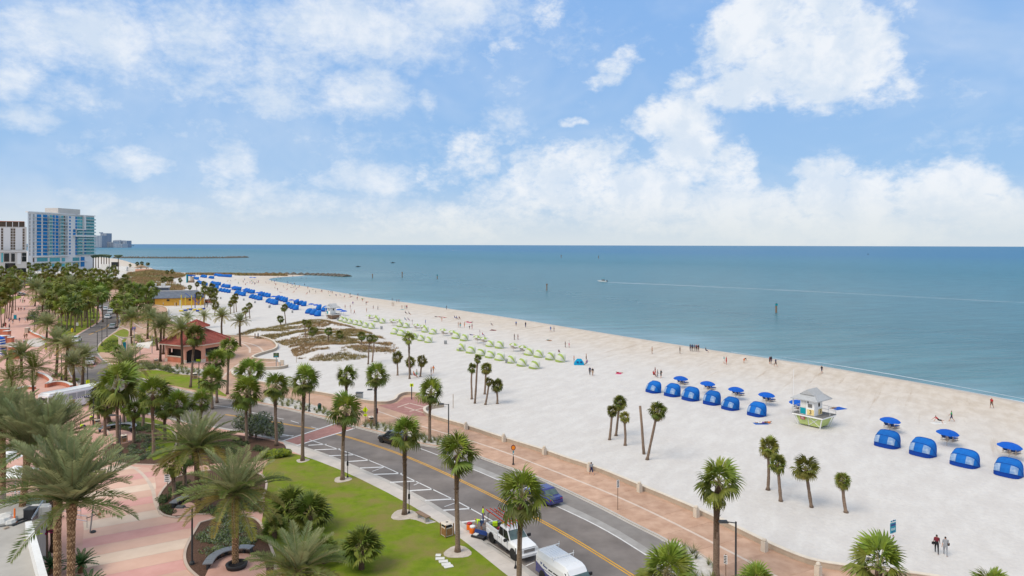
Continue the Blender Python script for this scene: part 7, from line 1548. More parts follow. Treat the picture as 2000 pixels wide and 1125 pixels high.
# white pickup with ladder rack
tk = thing('pickup_truck', 'white pickup truck with red ladders on its rack, parked at the kerb', 'truck', (0.05, 58.8, Z_ROAD), R(-60)); CW = MT['car_white']; hw = .98
put('body', bevel_mesh(MB().loft([sect(-2.95, .5, 1.05, .93), sect(-2.85, .45, 1.1, hw), sect(-.9, .42, 1.12, hw), sect(.9, .42, 1.16, hw), sect(1.3, .42, 1.22, .97), sect(2.5, .48, 1.16, .94), sect(2.9, .55, 1.08, .84)], closed=True).mesh('body', CW), .05, 2, 35), tk)
put('bonnet', bevel_mesh(MB().loft([sect(1.15, 1.0, 1.27, .88), sect(2.4, 1.0, 1.22, .84), sect(2.85, 1.0, 1.13, .74)], closed=True).mesh('bonnet', CW), .04, 2, 35), tk)
for c, dm in (((-1.9, -.9, 1.22), (2.05, .14, .3)), ((-1.9, .9, 1.22), (2.05, .14, .3)), ((-2.88, 0, 1.2), (.12, 1.8, .34)), ((-.92, 0, 1.22), (.1, 1.8, .3))): put('bed_wall', bevel_mesh(MB().box(c, dm).mesh('bed_wall', CW), .03), tk)
put('bed_floor', MB().box((-1.9, 0, 1.1), (1.95, 1.66, .06)).mesh('bed_floor', MT['ink_black']), tk)
glass_house(tk, None, (-.85, 1.35), (-.75, .45), .9, .72, 1.12, 1.92, CW, (.45,)); wheels(tk, (-1.85, 1.85), hw, .4, .28); lamps(tk, 2.82, -2.96, .98, .9, .3, .22); mirrors(tk, .95, hw, 1.28, MT['black_metal'], 1.4)
put('grille', bevel_mesh(MB().box((2.87, 0, .92), (.1, 1.05, .3)).mesh('grille', MT['chrome']), .02), tk); put('bumper', bevel_mesh(MB().box((2.95, 0, .6), (.25, 1.85, .24)).mesh('bumper', CW), .05), tk); put('bumper', bevel_mesh(MB().box((-3.02, 0, .6), (.2, 1.8, .2)).mesh('bumper', MT['chrome']), .04), tk)
for s in (-1, 1):
    put('running_board', MB().box((0, s * 1.02, .42), (1.9, .16, .08)).mesh('running_board', MT['black_metal']), tk); [put('door_handle', MB().box((x, s * .985, 1.0), (.2, .03, .05)).mesh('door_handle', MT['ink_black']), tk) for x in (-.45, .35)]; [put('door_seam', MB().box((x, s * .982, .85), (.018, .012, .6)).mesh('door_seam', MT['ink_black']), tk) for x in (-.75, .0, .95)]
    for x in (-2.8, -1.0, 1.0): put('rack_post', MB().bar((x, s * .82, 1.3 if x < 0 else 1.85), (x, s * .82, 2.2), .03).mesh('rack_post', MT['black_metal']), tk)
for x in (-2.8, -1.0): put('rack_bar', MB().bar((x, -.85, 2.2), (x, .85, 2.2), .03).mesh('rack_bar', MT['black_metal']), tk)
put('antenna', MB().bar((.2, -.2, 1.95), (.2, -.2, 2.5), .012).mesh('antenna', MT['ink_black']), tk)
Mtk = Matrix.Translation(tk.location) @ Matrix.Rotation(R(-60), 4, 'Z')
for i, y in enumerate((-.42, .28)):
    ld = thing('ladder', ['red ladder on the kerb side of the truck rack', 'red ladder on the road side of the truck rack'][i], 'ladder', Mtk @ Vector((-1.4, y, 2.26)), R(-60), 'ladders on the pickup rack')
    for s in (-.2, .2): put('rail', MB().box((0, s, 0), (4.3 - .5 * i, .05, .1)).mesh('rail', MT['ladder_red']), ld)
    for k in range(13): put('rung', MB().bar((-1.9 + k * .31, -.2, 0), (-1.9 + k * .31, .2, 0), .022, n=5).mesh('rung', MT['chrome']), ld)
for i, (x, y, c, s) in enumerate(((-2.4, -.3, 'hiviz', .3), (-1.5, -.45, 'sign_red', .2), (-1.2, .1, 'car_red', .22), (-2.0, .35, 'sign_yellow', .25))): tag(put('tool_bag', bevel_mesh(MB().box((0, 0, s * .6), (s * 1.6, s * 1.2, s * 1.2)).mesh('tool_bag', MT[c]), .05), None, Mtk @ Vector((x, y, 1.12)), (0, 0, i)), ['lime bag in the truck bed', 'red box in the truck bed nearest the kerb', 'small red box behind the truck cab', 'yellow box on the far side of the truck bed'][i], 'bag')
# white and blue van
vn = thing('work_van', 'white work van with a dark blue skirt and roof rack, cut by the bottom edge', 'van', (4.2, 52.1, Z_ROAD), R(-58)); hw = 1.0
put('body', bevel_mesh(MB().loft([sect(-2.75, .55, 1.95, .88, .82, .5), sect(-2.65, .45, 2.08, hw, .8, .4), sect(.9, .42, 2.08, hw, .8, .4), sect(1.25, .42, 1.95, hw, .82, .5), sect(1.75, .42, 1.3, .98), sect(2.55, .5, 1.12, .92), sect(2.75, .6, 1.0, .82)], closed=True).mesh('body', CW), .05, 2, 30), vn)
for s in (-1, 1):
    put('skirt', MB().add([(-2.7, s * 1.004, .45), (1.7, s * 1.004, .45), (1.7, s * 1.004, .62), (-1.2, s * 1.004, .82), (-2.2, s * 1.006, 1.15), (-2.66, s * 1.0, 1.25)], [(0, 1, 2, 3, 4, 5)] if s < 0 else [(5, 4, 3, 2, 1, 0)]).mesh('skirt', MT['car_blue']), vn)
    for x0, x1 in ((-.95, -.42), (-.34, .42), (.55, 1.2)): put('side_window', MB().add([(x0, s * 1.01, 1.15), (x1 + (.25 if x0 > .5 else 0), s * 1.01, 1.15), (x1, s * .955, 1.72), (x0, s * .955, 1.72)], [(0, 1, 2, 3)] if s < 0 else [(3, 2, 1, 0)]).mesh('side_window', MT['glass_dark']), vn)
    put('side_stripe', MB().box((-.5, s * 1.005, .98), (2.6, .008, .035)).mesh('side_stripe', MT['ink_navy']), vn)
    # the stroked letters of the firm's mark
    lg = [((-2.42, 1.38), (-2.2, 1.68)), ((-2.16, 1.66), (-1.92, 1.26)), ((-1.92, 1.26), (-1.68, 1.64)), ((-1.62, 1.26), (-1.42, 1.6)), ((-1.42, 1.6), (-1.22, 1.52)), ((-1.66, 1.26), (-1.1, 1.22))]
    for (a, b) in lg:
        d = Vector((b[0] - a[0], 0, b[1] - a[1])); n = Vector((-d.z, 0, d.x)).normalized() * .05; yy = lambda z: s * (1.012 - max(0, z - 1.25) * .075); pa, pb = Vector((a[0], 0, a[1])), Vector((b[0], 0, b[1])); Q = [pa - n, pb - n, pb + n, pa + n]; Q = [Vector((q.x, yy(q.z), q.z)) for q in Q]; put('letter_stroke', MB().add(Q, [(0, 1, 2, 3)] if s < 0 else [(3, 2, 1, 0)]).mesh('letter_stroke', MT['ink_navy']), vn)
put('windscreen', MB().add([(1.27, -.86, 1.88), (1.27, .86, 1.88), (1.79, .9, 1.3), (1.79, -.9, 1.3)], [(3, 2, 1, 0)]).mesh('windscreen', MT['glass_wind']), vn)
wheels(vn, (-1.75, 1.85), hw, .36, .26); lamps(vn, 2.72, -2.76, .85, .88, .3, .2); mirrors(vn, 1.45, hw, 1.35, MT['black_metal'], 1.3)
for i in range(6): put('roof_rib', MB().box((-.75, -.62 + i * .25, 2.085), (3.3, .05, .03)).mesh('roof_rib', CW), vn)
for x in (-2.35, -.45): put('rack_bar', MB().bar((x, -1.05, 2.22), (x, 1.05, 2.22), .035).mesh('rack_bar', MT['white_paint']), vn); [put('rack_post', MB().bar((x, s * .98, 2.0), (x, s * 1.02, 2.42), .025).mesh('rack_post', MT['white_paint']), vn) for s in (-1, 1)]
# passing cars
sedan('dark blue sedan driving away, half hidden by the big fan palm', G(1060, 976), R(124), 'car_blue'); sedan('black minivan half hidden by the palm beside the crosswalk', G(768, 866), R(139), 'car_black', 'suv')
for i, (x, y, rz, m, k, lb) in enumerate(((176, 711, 118, 'car_white', 'suv', 'white hatchback turning at the road bend'), (149, 668, 112, 'car_white', 'suv', 'white van half hidden by the date palm at the bend'), (220, 641, 112, 'car_silver', 'sedan', 'silver car crossing the median beside the lamp posts'), (211, 622, 112, 'car_white', 'sedan', 'nearest white car of the queue under the grove'), (216, 613, 112, 'car_white', 'suv', 'second white car of the queue under the grove'), (206, 606, 118, 'car_white', 'sedan', 'third car of the queue under the grove'), (197, 601, 122, 'car_silver', 'sedan', 'last car of the queue under the grove'), (179, 599, 20, 'car_white', 'sedan', 'white car seen sideways between the grove trunks'),
        (51, 559, 95, 'car_red', 'suv', 'red car on the far left road'), (45, 578, 10, 'car_black', 'sedan', 'black car beside the far plaza'), (33, 574, 15, 'car_silver', 'sedan', 'grey car at the orange parasol on the left'), (4, 561, 60, 'car_white', 'suv', 'white car at the left edge on the far road'), (139, 552, 60, 'car_white', 'suv', 'white car among the distant grove palms'), (173, 541, 10, 'car_silver', 'parked', 'first car parked before the white kiosk'), (186, 543, 20, 'car_white', 'parked', 'second car parked before the white kiosk'), (254, 541, 30, 'car_black', 'parked', 'dark car at the left of the dune car park'), (264, 541.5, 30, 'car_silver', 'parked', 'silver car in the middle of the dune car park'), (276, 541.5, 20, 'car_black', 'parked', 'small dark car at the right of the dune car park'), (411, 592, 5, 'car_red', 'suv', 'dark red vehicle behind the playground palms'))): sedan(lb, G(x, y), R(rz), m, k)
# white bus
bs = thing('bus', 'white city bus with red triangles behind the palms at the road bend', 'bus', (-69.4, 109.4, Z_ROAD), R(66)); hw = 1.25
put('body', bevel_mesh(MB().box((0, 0, 1.6), (10.4, 2.5, 2.5)).mesh('body', MT['car_white']), .16, 3), bs); put('roof', bevel_mesh(MB().box((0, 0, 2.95), (9.8, 2.2, .3)).mesh('roof', MT['white_paint']), .1), bs)
for s in (-1, 1):
    for i in range(7): put('side_window', MB().box((-4.2 + i * 1.38, s * 1.25, 2.15), (1.26, .03, .8)).mesh('side_window', MT['balcony_grey']), bs)
    for x in (-1.9, -1.1): put('triangle', MB().add([(x, s * 1.256, 1.55), (x + .75 * (1 if x < -1.5 else -1), s * 1.256, 1.55), (x, s * 1.256, .8)], [(0, 1, 2)]).mesh('triangle', MT['sign_red']), bs)
    put('name_strip', MB().box((.2, s * 1.256, 1.66), (3.2, .02, .2)).mesh('name_strip', MT['sign_white']), bs); put('blue_tab', MB().box((1.9, s * 1.262, 1.66), (.8, .02, .24)).mesh('blue_tab', MT['ink_navy']), bs)
    for i in range(8): put('letter_stroke', MB().box((-1.2 + i * .33, s * 1.268, 1.66), (.2, .012, .14)).mesh('letter_stroke', MT['ink_navy']), bs)
put('windscreen', MB().box((5.2, 0, 1.95), (.04, 2.1, 1.2)).mesh('windscreen', MT['glass_dark']), bs); put('rear_window', MB().box((-5.2, 0, 2.1), (.04, 1.8, .7)).mesh('rear_window', MT['glass_dark']), bs); wheels(bs, (-3.2, 3.4), hw, .48, .3)
# ------------------------------------------------------------------ people
def body(pose):
    """one skinned figure, x forward; angles in degrees: hips, knees, shoulders, elbows as (left, right), trunk pitch, pelvis height"""
    g = dict(hip=(0, 0), knee=(0, 0), sho=(4, 4), elb=(8, 8), out=8, pitch=0, z=.93, head=0); g.update(pose)
    V, E, Rr, S = [], [], [], []
    def add(p, r, par, seg):
        V.append(Vector(p)); Rr.append(r)
        if par is not None: E.append((par, len(V) - 1)); S.append((par, len(V) - 1, seg))
        return len(V) - 1
    def rot(a): return lambda l: Vector((math.sin(R(a)) * l, 0, math.cos(R(a)) * l))
    up = rot(g['pitch']); pel = Vector((0, 0, g['z'])); P = add(pel, .135, None, 2)
    w = add(pel + up(.16), .125, P, 2); c = add(pel + up(.36), .155, w, 1); n = add(pel + up(.53), .065, c, 1); hu = rot(g['pitch'] * .4 + g['head']); hb = V[n]
    h1 = add(hb + hu(.12) + Vector((.02, 0, 0)), .088, n, 0); h2 = add(hb + hu(.22), .092, h1, 3)
    for s, k in ((1, 0), (-1, 1)):
        sh = add(pel + up(.46) + Vector((0, s * .17, 0)), .07, c, 1); a = g['sho'][k]; e = a + g['elb'][k]; o = math.sin(R(g['out']))
        dn = lambda an, l: Vector((math.sin(R(an)) * l, s * o * l, -math.cos(R(an)) * l)); q = g['pitch'] * .0
        el = add(V[sh] + dn(a, .29), .043, sh, 1 if g.get('sleeve', 1) else 0); wr = add(V[el] + dn(e, .25), .03, el, 0); ha = add(V[wr] + dn(e, .09), .034, wr, 0); add(V[ha] + dn(e, .08), .018, ha, 0); add(V[wr] + dn(e, .05) + Vector((.045, 0, 0)), .013, wr, 0)
        hp = add(pel + Vector((0, s * .09, -.05)), .105, P, 2); a = g['hip'][k]; kn = add(V[hp] + dn(a, .42) * 1 - Vector((0, s * o * .3, 0)), .062, hp, 2); b = a - g['knee'][k]
        an = add(V[kn] + dn(b, .41) - Vector((0, s * o * .41, 0)), .042, kn, 0 if g.get('shorts', 1) else 2); to = add(V[an] + Vector((math.cos(R(b)) * .16, 0, math.sin(R(b)) * .16 - .03)), .032, an, 0)
    me = bpy.data.meshes.new('skel'); me.from_pydata(V, E, []); o = bpy.data.objects.new('skel', me); COL.objects.link(o); md = o.modifiers.new('skin', 'SKIN'); o.modifiers.new('sub', 'SUBSURF').levels = 1
    for i, sv in enumerate(me.skin_vertices[0].data): sv.radius = (Rr[i], Rr[i]); sv.use_root = (i == 0)
    dg = bpy.context.evaluated_depsgraph_get(); dg.update(); out = bpy.data.meshes.new_from_object(o.evaluated_get(dg)); bpy.data.objects.remove(o)
    out.name = 'person'; out.materials.clear(); [out.materials.append(MT['skin']) for _ in range(4)]
    for p in out.polygons:
        best, bs_ = 9, 0
        for a, b, sg in S:
            ab = V[b] - V[a]; t = max(0, min(1, (p.center - V[a]).dot(ab) / max(1e-9, ab.dot(ab)))); d = (p.center - V[a] - ab * t).length - (Rr[a] + (Rr[b] - Rr[a]) * t) * .8
            if d < best: best, bs_ = d, sg
        if bs_ in (0, 3) and (p.center - V[h2]).length < .17: bs_ = 3 if (p.center - V[h1]).dot(hu(1)) > .085 or (p.center - V[h1]).x < -.02 else 0
        p.material_index = bs_; p.use_smooth = True
    zmin = min(v.co.z for v in out.vertices)
    for v in out.vertices: v.co.z -= zmin + .01
    return out
POSES = dict(stand=dict(), walk=dict(hip=(22, -18), knee=(6, 22), sho=(-18, 20), elb=(15, 25)), walk2=dict(hip=(-16, 20), knee=(20, 5), sho=(18, -16), elb=(20, 12)), hips=dict(hip=(5, -4), sho=(-20, -15), elb=(70, 20), out=24), reach=dict(sho=(85, 60), elb=(10, 15), out=14), bend=dict(hip=(10, -6), knee=(12, 10), pitch=75, sho=(10, 14), elb=(5, 5), z=.88, head=20), sit=dict(hip=(82, 78), knee=(55, 50), pitch=-14, sho=(30, 25), elb=(30, 35), z=.15), recline=dict(hip=(88, 78), knee=(12, 60), pitch=-42, sho=(-50, -46), elb=(5, 5), z=.14, out=16), lie=dict(hip=(90, 88), knee=(4, 8), pitch=-86, sho=(80, 84), elb=(6, 8), z=.12, out=12), trousers=dict(hip=(16, -14), knee=(4, 16), sho=(-12, 14), elb=(15, 25), shorts=0), stand_long=dict(hip=(4, -3), shorts=0, sho=(8, -4), elb=(20, 14)))
BODY = {k: body(v) for k, v in POSES.items()}
CL = dict(red=(.42, .03, .03), maroon=(.16, .02, .03), black=(.018, .018, .02), navy=(.02, .03, .1), blue=(.03, .12, .4), grey=(.3, .31, .33), white=(.68, .68, .66), green=(.05, .3, .12), teal=(.02, .3, .32), pink=(.6, .08, .2), orange=(.62, .16, .03), tan=(.4, .27, .18), purple=(.16, .08, .3), lime=(.55, .8, .03), denim=(.06, .1, .22), skin=(.42, .23, .15), brown=(.12, .07, .05), yellow=(.6, .45, .05))
CM = {k: mat('cloth_' + k, v, var=.1, rough=.9) for k, v in CL.items()}
PH = dict(stand='standing', walk='walking', walk2='walking', hips='standing', reach='reaching out', bend='bending down', sit='sitting', recline='leaning back', lie='lying', trousers='walking', stand_long='standing')
def person(x, y, pose, rz, top, bot, place, s=1., z=0., fair=False, group=None, label=None):
    p = G(x, y, z); o = put('person', BODY[pose], None, p, (0, 0, R(rz)), s * (1 + .05 * math.sin(x * 3.1 + y))); objmats(o, [MT['skin'], CM[top], CM[bot], MT['hair_fair' if fair else 'hair_dark']])
    return tag(o, label or f'person in {top} top and {bot} {"" if len(place.split()) > 7 else "trousers " if pose in ("trousers", "stand_long") else "shorts "}{PH[pose]} {place}'.replace('skin top', 'no shirt').replace('in no shirt', 'without shirt'), 'person', group)
PL_ = [(1155, 929.5, 'walk', 110, 'grey', 'navy', 'on the promenade by the seawall'), (1829.5, 1081, 'trousers', 60, 'maroon', 'black', 'near the teal sign'), (1846.5, 1085, 'trousers', 60, 'grey', 'grey', 'beside the teal sign'),
       (1858.5, 823, 'walk', 150, 'green', 'navy', 'past the near umbrellas'), (1833, 826.5, 'recline', -10, 'red', 'black', 'on a towel above the near umbrellas'), (1937, 797, 'walk2', 210, 'red', 'brown', 'along the wet sand at the right'), (1605, 729, 'walk', 200, 'black', 'navy', 'alone at the waterline'), (1503, 710.5, 'stand', 0, 'maroon', 'black', 'at the waterline, left of a pair'), (1506, 710.5, 'stand', 40, 'black', 'navy', 'close behind another at the waterline'), (1515, 716, 'walk', 120, 'navy', 'black', 'at the waterline, right of a pair'), (1418.5, 712, 'stand', 0, 'red', 'red', 'on the wet sand'), (1414, 710, 'stand', 0, 'teal', 'white', 'small beside one in red on wet sand'), (1453, 709, 'bend', 20, 'black', 'orange', 'over the tide pool'),
       (1277, 736.5, 'sit', 30, 'red', 'maroon', 'in front of the first blue cabana'), (1279.5, 734, 'stand', 0, 'maroon', 'red', 'behind a sitting one by the first cabana'), (1284, 738, 'stand_long', -30, 'grey', 'grey', 'above the first blue cabana'), (1291, 738.5, 'hips', 200, 'black', 'black', 'above the first blue cabana'), (1209, 729, 'lie', 10, 'red', 'pink', 'on a towel in mid beach'), (1152, 732.5, 'trousers', 250, 'navy', 'black', 'as left one of a couple in mid beach'), (1157.5, 734, 'walk', 250, 'black', 'tan', 'as right one of a couple in mid beach'),
       (1121, 708.5, 'stand', 0, 'orange', 'grey', 'left of the teal tent'), (1145, 706, 'stand', 180, 'tan', 'black', 'right behind the teal tent'), (1146, 713, 'sit', 200, 'purple', 'navy', 'right of the teal tent'), (1104, 678.5, 'stand_long', 0, 'black', 'black', 'as left one of a couple below the water'), (1111.5, 678.5, 'stand', 0, 'white', 'pink', 'as right one of a couple below the water'), (1072, 665, 'lie', 0, 'teal', 'brown', 'on the sand between two couples'), (1075.5, 647.5, 'walk', 30, 'blue', 'blue', 'at the edge of the water, left of two'), (1082, 647.5, 'stand_long', 0, 'grey', 'navy', 'at the edge of the water, right of two'), (1008, 637, 'stand', 60, 'blue', 'navy', 'wading, left of two'), (1026.5, 639.5, 'stand_long', 60, 'black', 'navy', 'wading, right of two'),
       (1004.5, 664, 'stand_long', 0, 'black', 'black', 'behind the nearest green row, left of two'), (1011.5, 663.5, 'stand_long', 0, 'maroon', 'maroon', 'behind the nearest green row, right of two'), (895, 639.5, 'stand', 0, 'skin', 'tan', 'leftmost of five near pink towels'), (899, 640, 'stand', 90, 'skin', 'teal', 'second of five near pink towels'), (907, 639.5, 'stand', 20, 'skin', 'orange', 'third of five near pink towels'), (917, 643, 'walk', 240, 'white', 'black', 'fourth of five near pink towels'), (922, 643, 'stand', 200, 'black', 'red', 'fifth of five near pink towels'), (912, 629, 'lie', 170, 'red', 'pink', 'on a pink towel'), (920, 630, 'lie', 165, 'black', 'pink', 'at the right end of the pink towels'), (959, 636, 'sit', 30, 'white', 'navy', 'alone above the green parasols'), (963, 645, 'lie', 0, 'maroon', 'black', 'alone on a dark towel'), (921, 654.5, 'lie', 0, 'navy', 'blue', 'behind the pair of green cabanas'), (937, 655, 'stand', 0, 'grey', 'white', 'beside the green parasols'), (943, 657, 'sit', 20, 'red', 'purple', 'beside the green parasols'), (1092, 692.5, 'sit', 60, 'maroon', 'white', 'behind the last green cabanas'),
       (863, 628, 'reach', 200, 'skin', 'orange', 'with arms out near the water'), (852, 619, 'lie', 0, 'black', 'navy', 'left in a row near the water'), (860, 619.5, 'lie', 0, 'red', 'black', 'middle in a row near the water'), (868, 620.5, 'lie', 0, 'pink', 'red', 'right in a row near the water'), (888, 623, 'sit', 0, 'navy', 'blue', 'left of three sitting near the water'), (892, 624, 'sit', 30, 'blue', 'navy', 'middle of three sitting near the water'), (897, 624, 'sit', 60, 'maroon', 'brown', 'right of three sitting near the water'), (831, 633.5, 'stand', 0, 'blue', 'blue', 'small behind the middle green pair'), (805, 634, 'stand', 0, 'black', 'white', 'behind the upper green pair'), (791, 626, 'sit', 0, 'teal', 'blue', 'left of two above the upper green pair'), (797, 626, 'sit', 0, 'grey', 'purple', 'right of two above the upper green pair'), (792, 613.5, 'sit', 0, 'navy', 'black', 'left of a dark pair in mid beach'), (799, 615, 'sit', 0, 'black', 'navy', 'right of a dark pair in mid beach'),
       (785, 604, 'stand', 0, 'maroon', 'skin', 'left of three at a blue towel'), (791, 604, 'stand', 0, 'tan', 'teal', 'middle of three at a blue towel'), (794.5, 604, 'stand', 90, 'red', 'navy', 'right of three at a blue towel'), (738, 605, 'stand_long', 0, 'grey', 'black', 'with a bundle behind the farthest green row'), (729, 604, 'stand', 0, 'black', 'maroon', 'left of one with a bundle'), (716, 610, 'stand', 0, 'skin', 'skin', 'alone above the farthest green row'), (692, 613.5, 'walk', 0, 'orange', 'maroon', 'right of the brown lifeguard hut'), (685.5, 612, 'stand', 0, 'skin', 'tan', 'right of the brown lifeguard hut'), (684, 603, 'stand', 0, 'maroon', 'skin', 'behind the brown lifeguard hut'), (674, 603, 'stand', 0, 'red', 'maroon', 'beside the roof of the brown lifeguard hut'), (766, 588.5, 'stand', 0, 'navy', 'navy', 'in the shallows'), (775, 591.5, 'stand', 0, 'maroon', 'black', 'in the shallows, left of two'), (779, 591.5, 'stand', 0, 'red', 'black', 'in the shallows, right of two'), (766, 598, 'stand', 0, 'black', 'tan', 'at the waterline, left of two far ones'), (769, 598, 'stand', 0, 'brown', 'tan', 'at the waterline, right of two far ones'),
       (872, 604.5, 'stand_long', 0, 'black', 'navy', 'knee deep, mirrored in the water'), (814, 736.5, 'stand', 20, 'skin', 'green', 'under the short palm'), (809, 737, 'sit', 0, 'orange', 'red', 'under the short palm'), (842, 732.5, 'stand', 0, 'skin', 'navy', 'right of the short palms'), (846.5, 729, 'walk', 60, 'orange', 'tan', 'right of the short palms'), (498, 663, 'trousers', 160, 'tan', 'grey', 'on the curved plaza by the dunes'), (504, 661, 'walk', 160, 'black', 'navy', 'on the curved plaza by the dunes'),
       (1328, 690.5, 'stand_long', 0, 'black', 'black', 'left of the dark group at the water'), (1348, 685.5, 'stand_long', 20, 'black', 'navy', 'first of the dark group at the water'), (1352, 686, 'stand_long', 90, 'navy', 'black', 'second of the dark group at the water'), (1356, 686, 'stand_long', 180, 'black', 'black', 'third of the dark group at the water'), (1360, 686.5, 'stand_long', 250, 'maroon', 'black', 'fourth of the dark group at the water'), (1364, 686.5, 'stand_long', 300, 'black', 'brown', 'fifth of the dark group at the water'), (1379, 688, 'sit', 0, 'black', 'navy', 'right of the dark group at the water'), (1273.5, 691, 'stand', 0, 'skin', 'tan', 'alone on the tan sand'), (1486, 827, 'lie', 160, 'purple', 'white', 'by the last near cabana, left of two'), (1497, 826.5, 'lie', 160, 'orange', 'brown', 'by the last near cabana, right of two')]
CITY = [(36.5, 608, 'stand_long', 0, 'black', 'red', 'on the far plaza, left of three'), (41, 608, 'walk', 80, 'maroon', 'black', 'on the far plaza, middle of three'), (47.5, 607, 'walk', 80, 'white', 'navy', 'on the far plaza, right of three'), (40, 591, 'walk', 200, 'black', 'grey', 'far up the plaza, left of three'), (44.5, 592, 'stand_long', 0, 'green', 'green', 'far up the plaza in bright green'), (48, 592, 'walk', 90, 'maroon', 'black', 'far up the plaza, right of three'), (38, 630, 'walk', 90, 'black', 'denim', 'on the plaza near the blue board'), (49.5, 630, 'walk', 90, 'grey', 'white', 'on the plaza, left of a couple'), (54, 630, 'walk', 90, 'black', 'black', 'on the plaza, right of a couple'), (25, 633.5, 'walk', 260, 'brown', 'grey', 'by the tall palms at the left'), (48, 663, 'walk', 260, 'tan', 'black', 'before the planter wall, left of two'), (52, 663, 'walk', 260, 'brown', 'tan', 'before the planter wall, right of two'), (39.5, 677, 'sit', 0, 'navy', 'green', 'left in the seated group'), (46.5, 675, 'stand', 0, 'white', 'black', 'in the middle of the seated group'), (49.5, 677, 'stand_long', 0, 'maroon', 'navy', 'right in the seated group'), (6, 641, 'stand_long', 0, 'brown', 'black', 'leftmost by the terrace'), (11, 640, 'stand_long', 0, 'maroon', 'red', 'second by the terrace'), (18, 643, 'stand_long', 0, 'grey', 'black', 'third by the terrace'), (18, 631, 'walk', 0, 'purple', 'navy', 'beside a palm trunk at the left'),
        (178.5, 829, 'bend', 120, 'lime', 'brown', 'at the kerb behind the bus'), (166, 845, 'bend', 200, 'lime', 'navy', 'half hidden by palm leaves on the plaza'), (267.5, 681, 'stand_long', 0, 'black', 'black', 'between the shade sails'), (259.5, 649, 'walk', 80, 'purple', 'blue', 'beyond the shade sails, left of two'), (263.5, 649, 'walk', 80, 'blue', 'navy', 'beyond the shade sails, right of two'), (319, 598, 'stand', 0, 'white', 'tan', 'at the yellow wall'), (341.5, 598, 'stand', 0, 'white', 'white', 'beside a dark one at the yellow wall'), (344.5, 598, 'stand_long', 0, 'black', 'black', 'beside a white one at the yellow wall')]
for a in PL_: person(*a, group='people on the beach')
for a in CITY: person(*a, z=Z_P, group='people on the plaza')
person(940, 1036, 'bend', 205, 'lime', 'denim', '', z=Z_ROAD, label='worker in lime shirt and jeans bending over tools behind the pickup', group='workers at the pickup')
person(943.5, 1024, 'stand_long', 10, 'lime', 'denim', '', z=Z_ROAD, label='worker in lime shirt standing behind the red ladders', group='workers at the pickup')
# sunbathers too far off to tell apart
r = random.Random(21); spots = []
while len(spots) < 62:
    x = r.uniform(430, 720); t = (x - 430) / 290; ys = np.interp(x, [430, 524, 545, 580, 650, 720], [541, 547, 551, 557.5, 569, 581]); y = ys + abs(r.gauss(3, 6)) + (1.5 if x > 530 else 4)
    if y > ys + 22 * (0.5 + t) or any(abs(x - a) < 2.2 and abs(y - b) < 1 for a, b in spots): continue
    spots.append((x, y))
names = [k for k in CL if k not in ('lime', 'skin')]
for i, (x, y) in enumerate(spots):
    ps = r.choice(['sit', 'sit', 'lie', 'lie', 'recline', 'stand', 'stand', 'walk']); up_ = ps in ('stand', 'walk')
    person(x, y, ps, r.uniform(0, 360), r.choice(names), r.choice(names), '', group='far standing bathers' if up_ else 'far sunbathers', label='tiny standing person on the crowded far curve of the beach' if up_ else 'tiny sunbather on the crowded far curve of the beach')
for i, (x, y) in enumerate(((535, 545), (548, 546), (540, 549), (561, 556.5 - 2.5), (563, 555), (568, 556), (575, 556.6), (589, 546), (598, 546), (595, 558.5), (572, 541.5), (556, 542), (543, 543.5))): person(x, y, 'stand', i * 50, r.choice(names), 'navy', '', z=WL - .7, group='bathers in the cove', label='tiny bather standing in the calm cove by the jetty')
# towels under some of them
for i, (x, y, c, lb) in enumerate(((1832, 826.8, 'white', 'white towel under the person leaning back'), (1209, 729.3, 'pink', 'pink towel in mid beach'), (916, 630, 'pink', 'long pink towel near the water'), (1486, 827.5, 'blue', 'blue towel by the last near cabana'), (786, 604.6, 'teal', 'teal towel at the far waterline'), (1072, 665.4, 'tan', 'tan towel between two couples'), (963, 645.5, 'maroon', 'dark towel alone above the green rows'))): tag(MB().box((0, 0, .012), (2., 1.1, .02)).build('beach_towel', CM[c], None, loc=G(x, y), rot=(0, 0, .2 + i)), lb, 'towel')
bag = bevel_mesh(MB().box((0, 0, .17), (.26, .1, .22)).mesh('hand_bag', CM['black']), .04)
for x, y, dx, z, lb in ((1829.5, 1081, -.27, .72, 'dark handbag held by the woman in maroon'), (1846.5, 1085, .27, .74, 'dark bag held by the woman in grey')): p = G(x, y); tag(put('hand_bag', bag, None, (p.x + dx, p.y + .05, z), (0, 0, .3)), lb, 'bag')
# ------------------------------------------------------------------ street furniture
def lamp_post(label, x, y, yt, arm=-1, two=False, z=Z_P):
    b = G(x, y, z); k = b.y / F; h = (y - yt) * k; t = thing('street_lamp', label, 'street lamp', b, 0, 'street lamps')
    put('pole', MB().tube([(0, 0, 0), (0, 0, .25), (0, 0, h)], [.14, .085, .07], 8).mesh('pole', MT['dark_pole']), t); put('base', MB().lathe([(.2, 0), (.2, .2), (.12, .3)], 8).mesh('base', MT['dark_pole']), t)
    for s in ((arm, -arm) if two else (arm,)):
        put('arm', MB().bar((0, 0, h - .1), (s * .6, 0, h - .02), .04).mesh('arm', MT['dark_pole']), t); put('lamp_head', bevel_mesh(MB().box((s * .95, 0, h + .02), (.75, .42, .16), top=.75).mesh('lamp_head', MT['dark_pole']), .04), t); put('lens', MB().box((s * .95, 0, h - .075), (.55, .3, .03)).mesh('lens', MT['lamp_clear']), t)
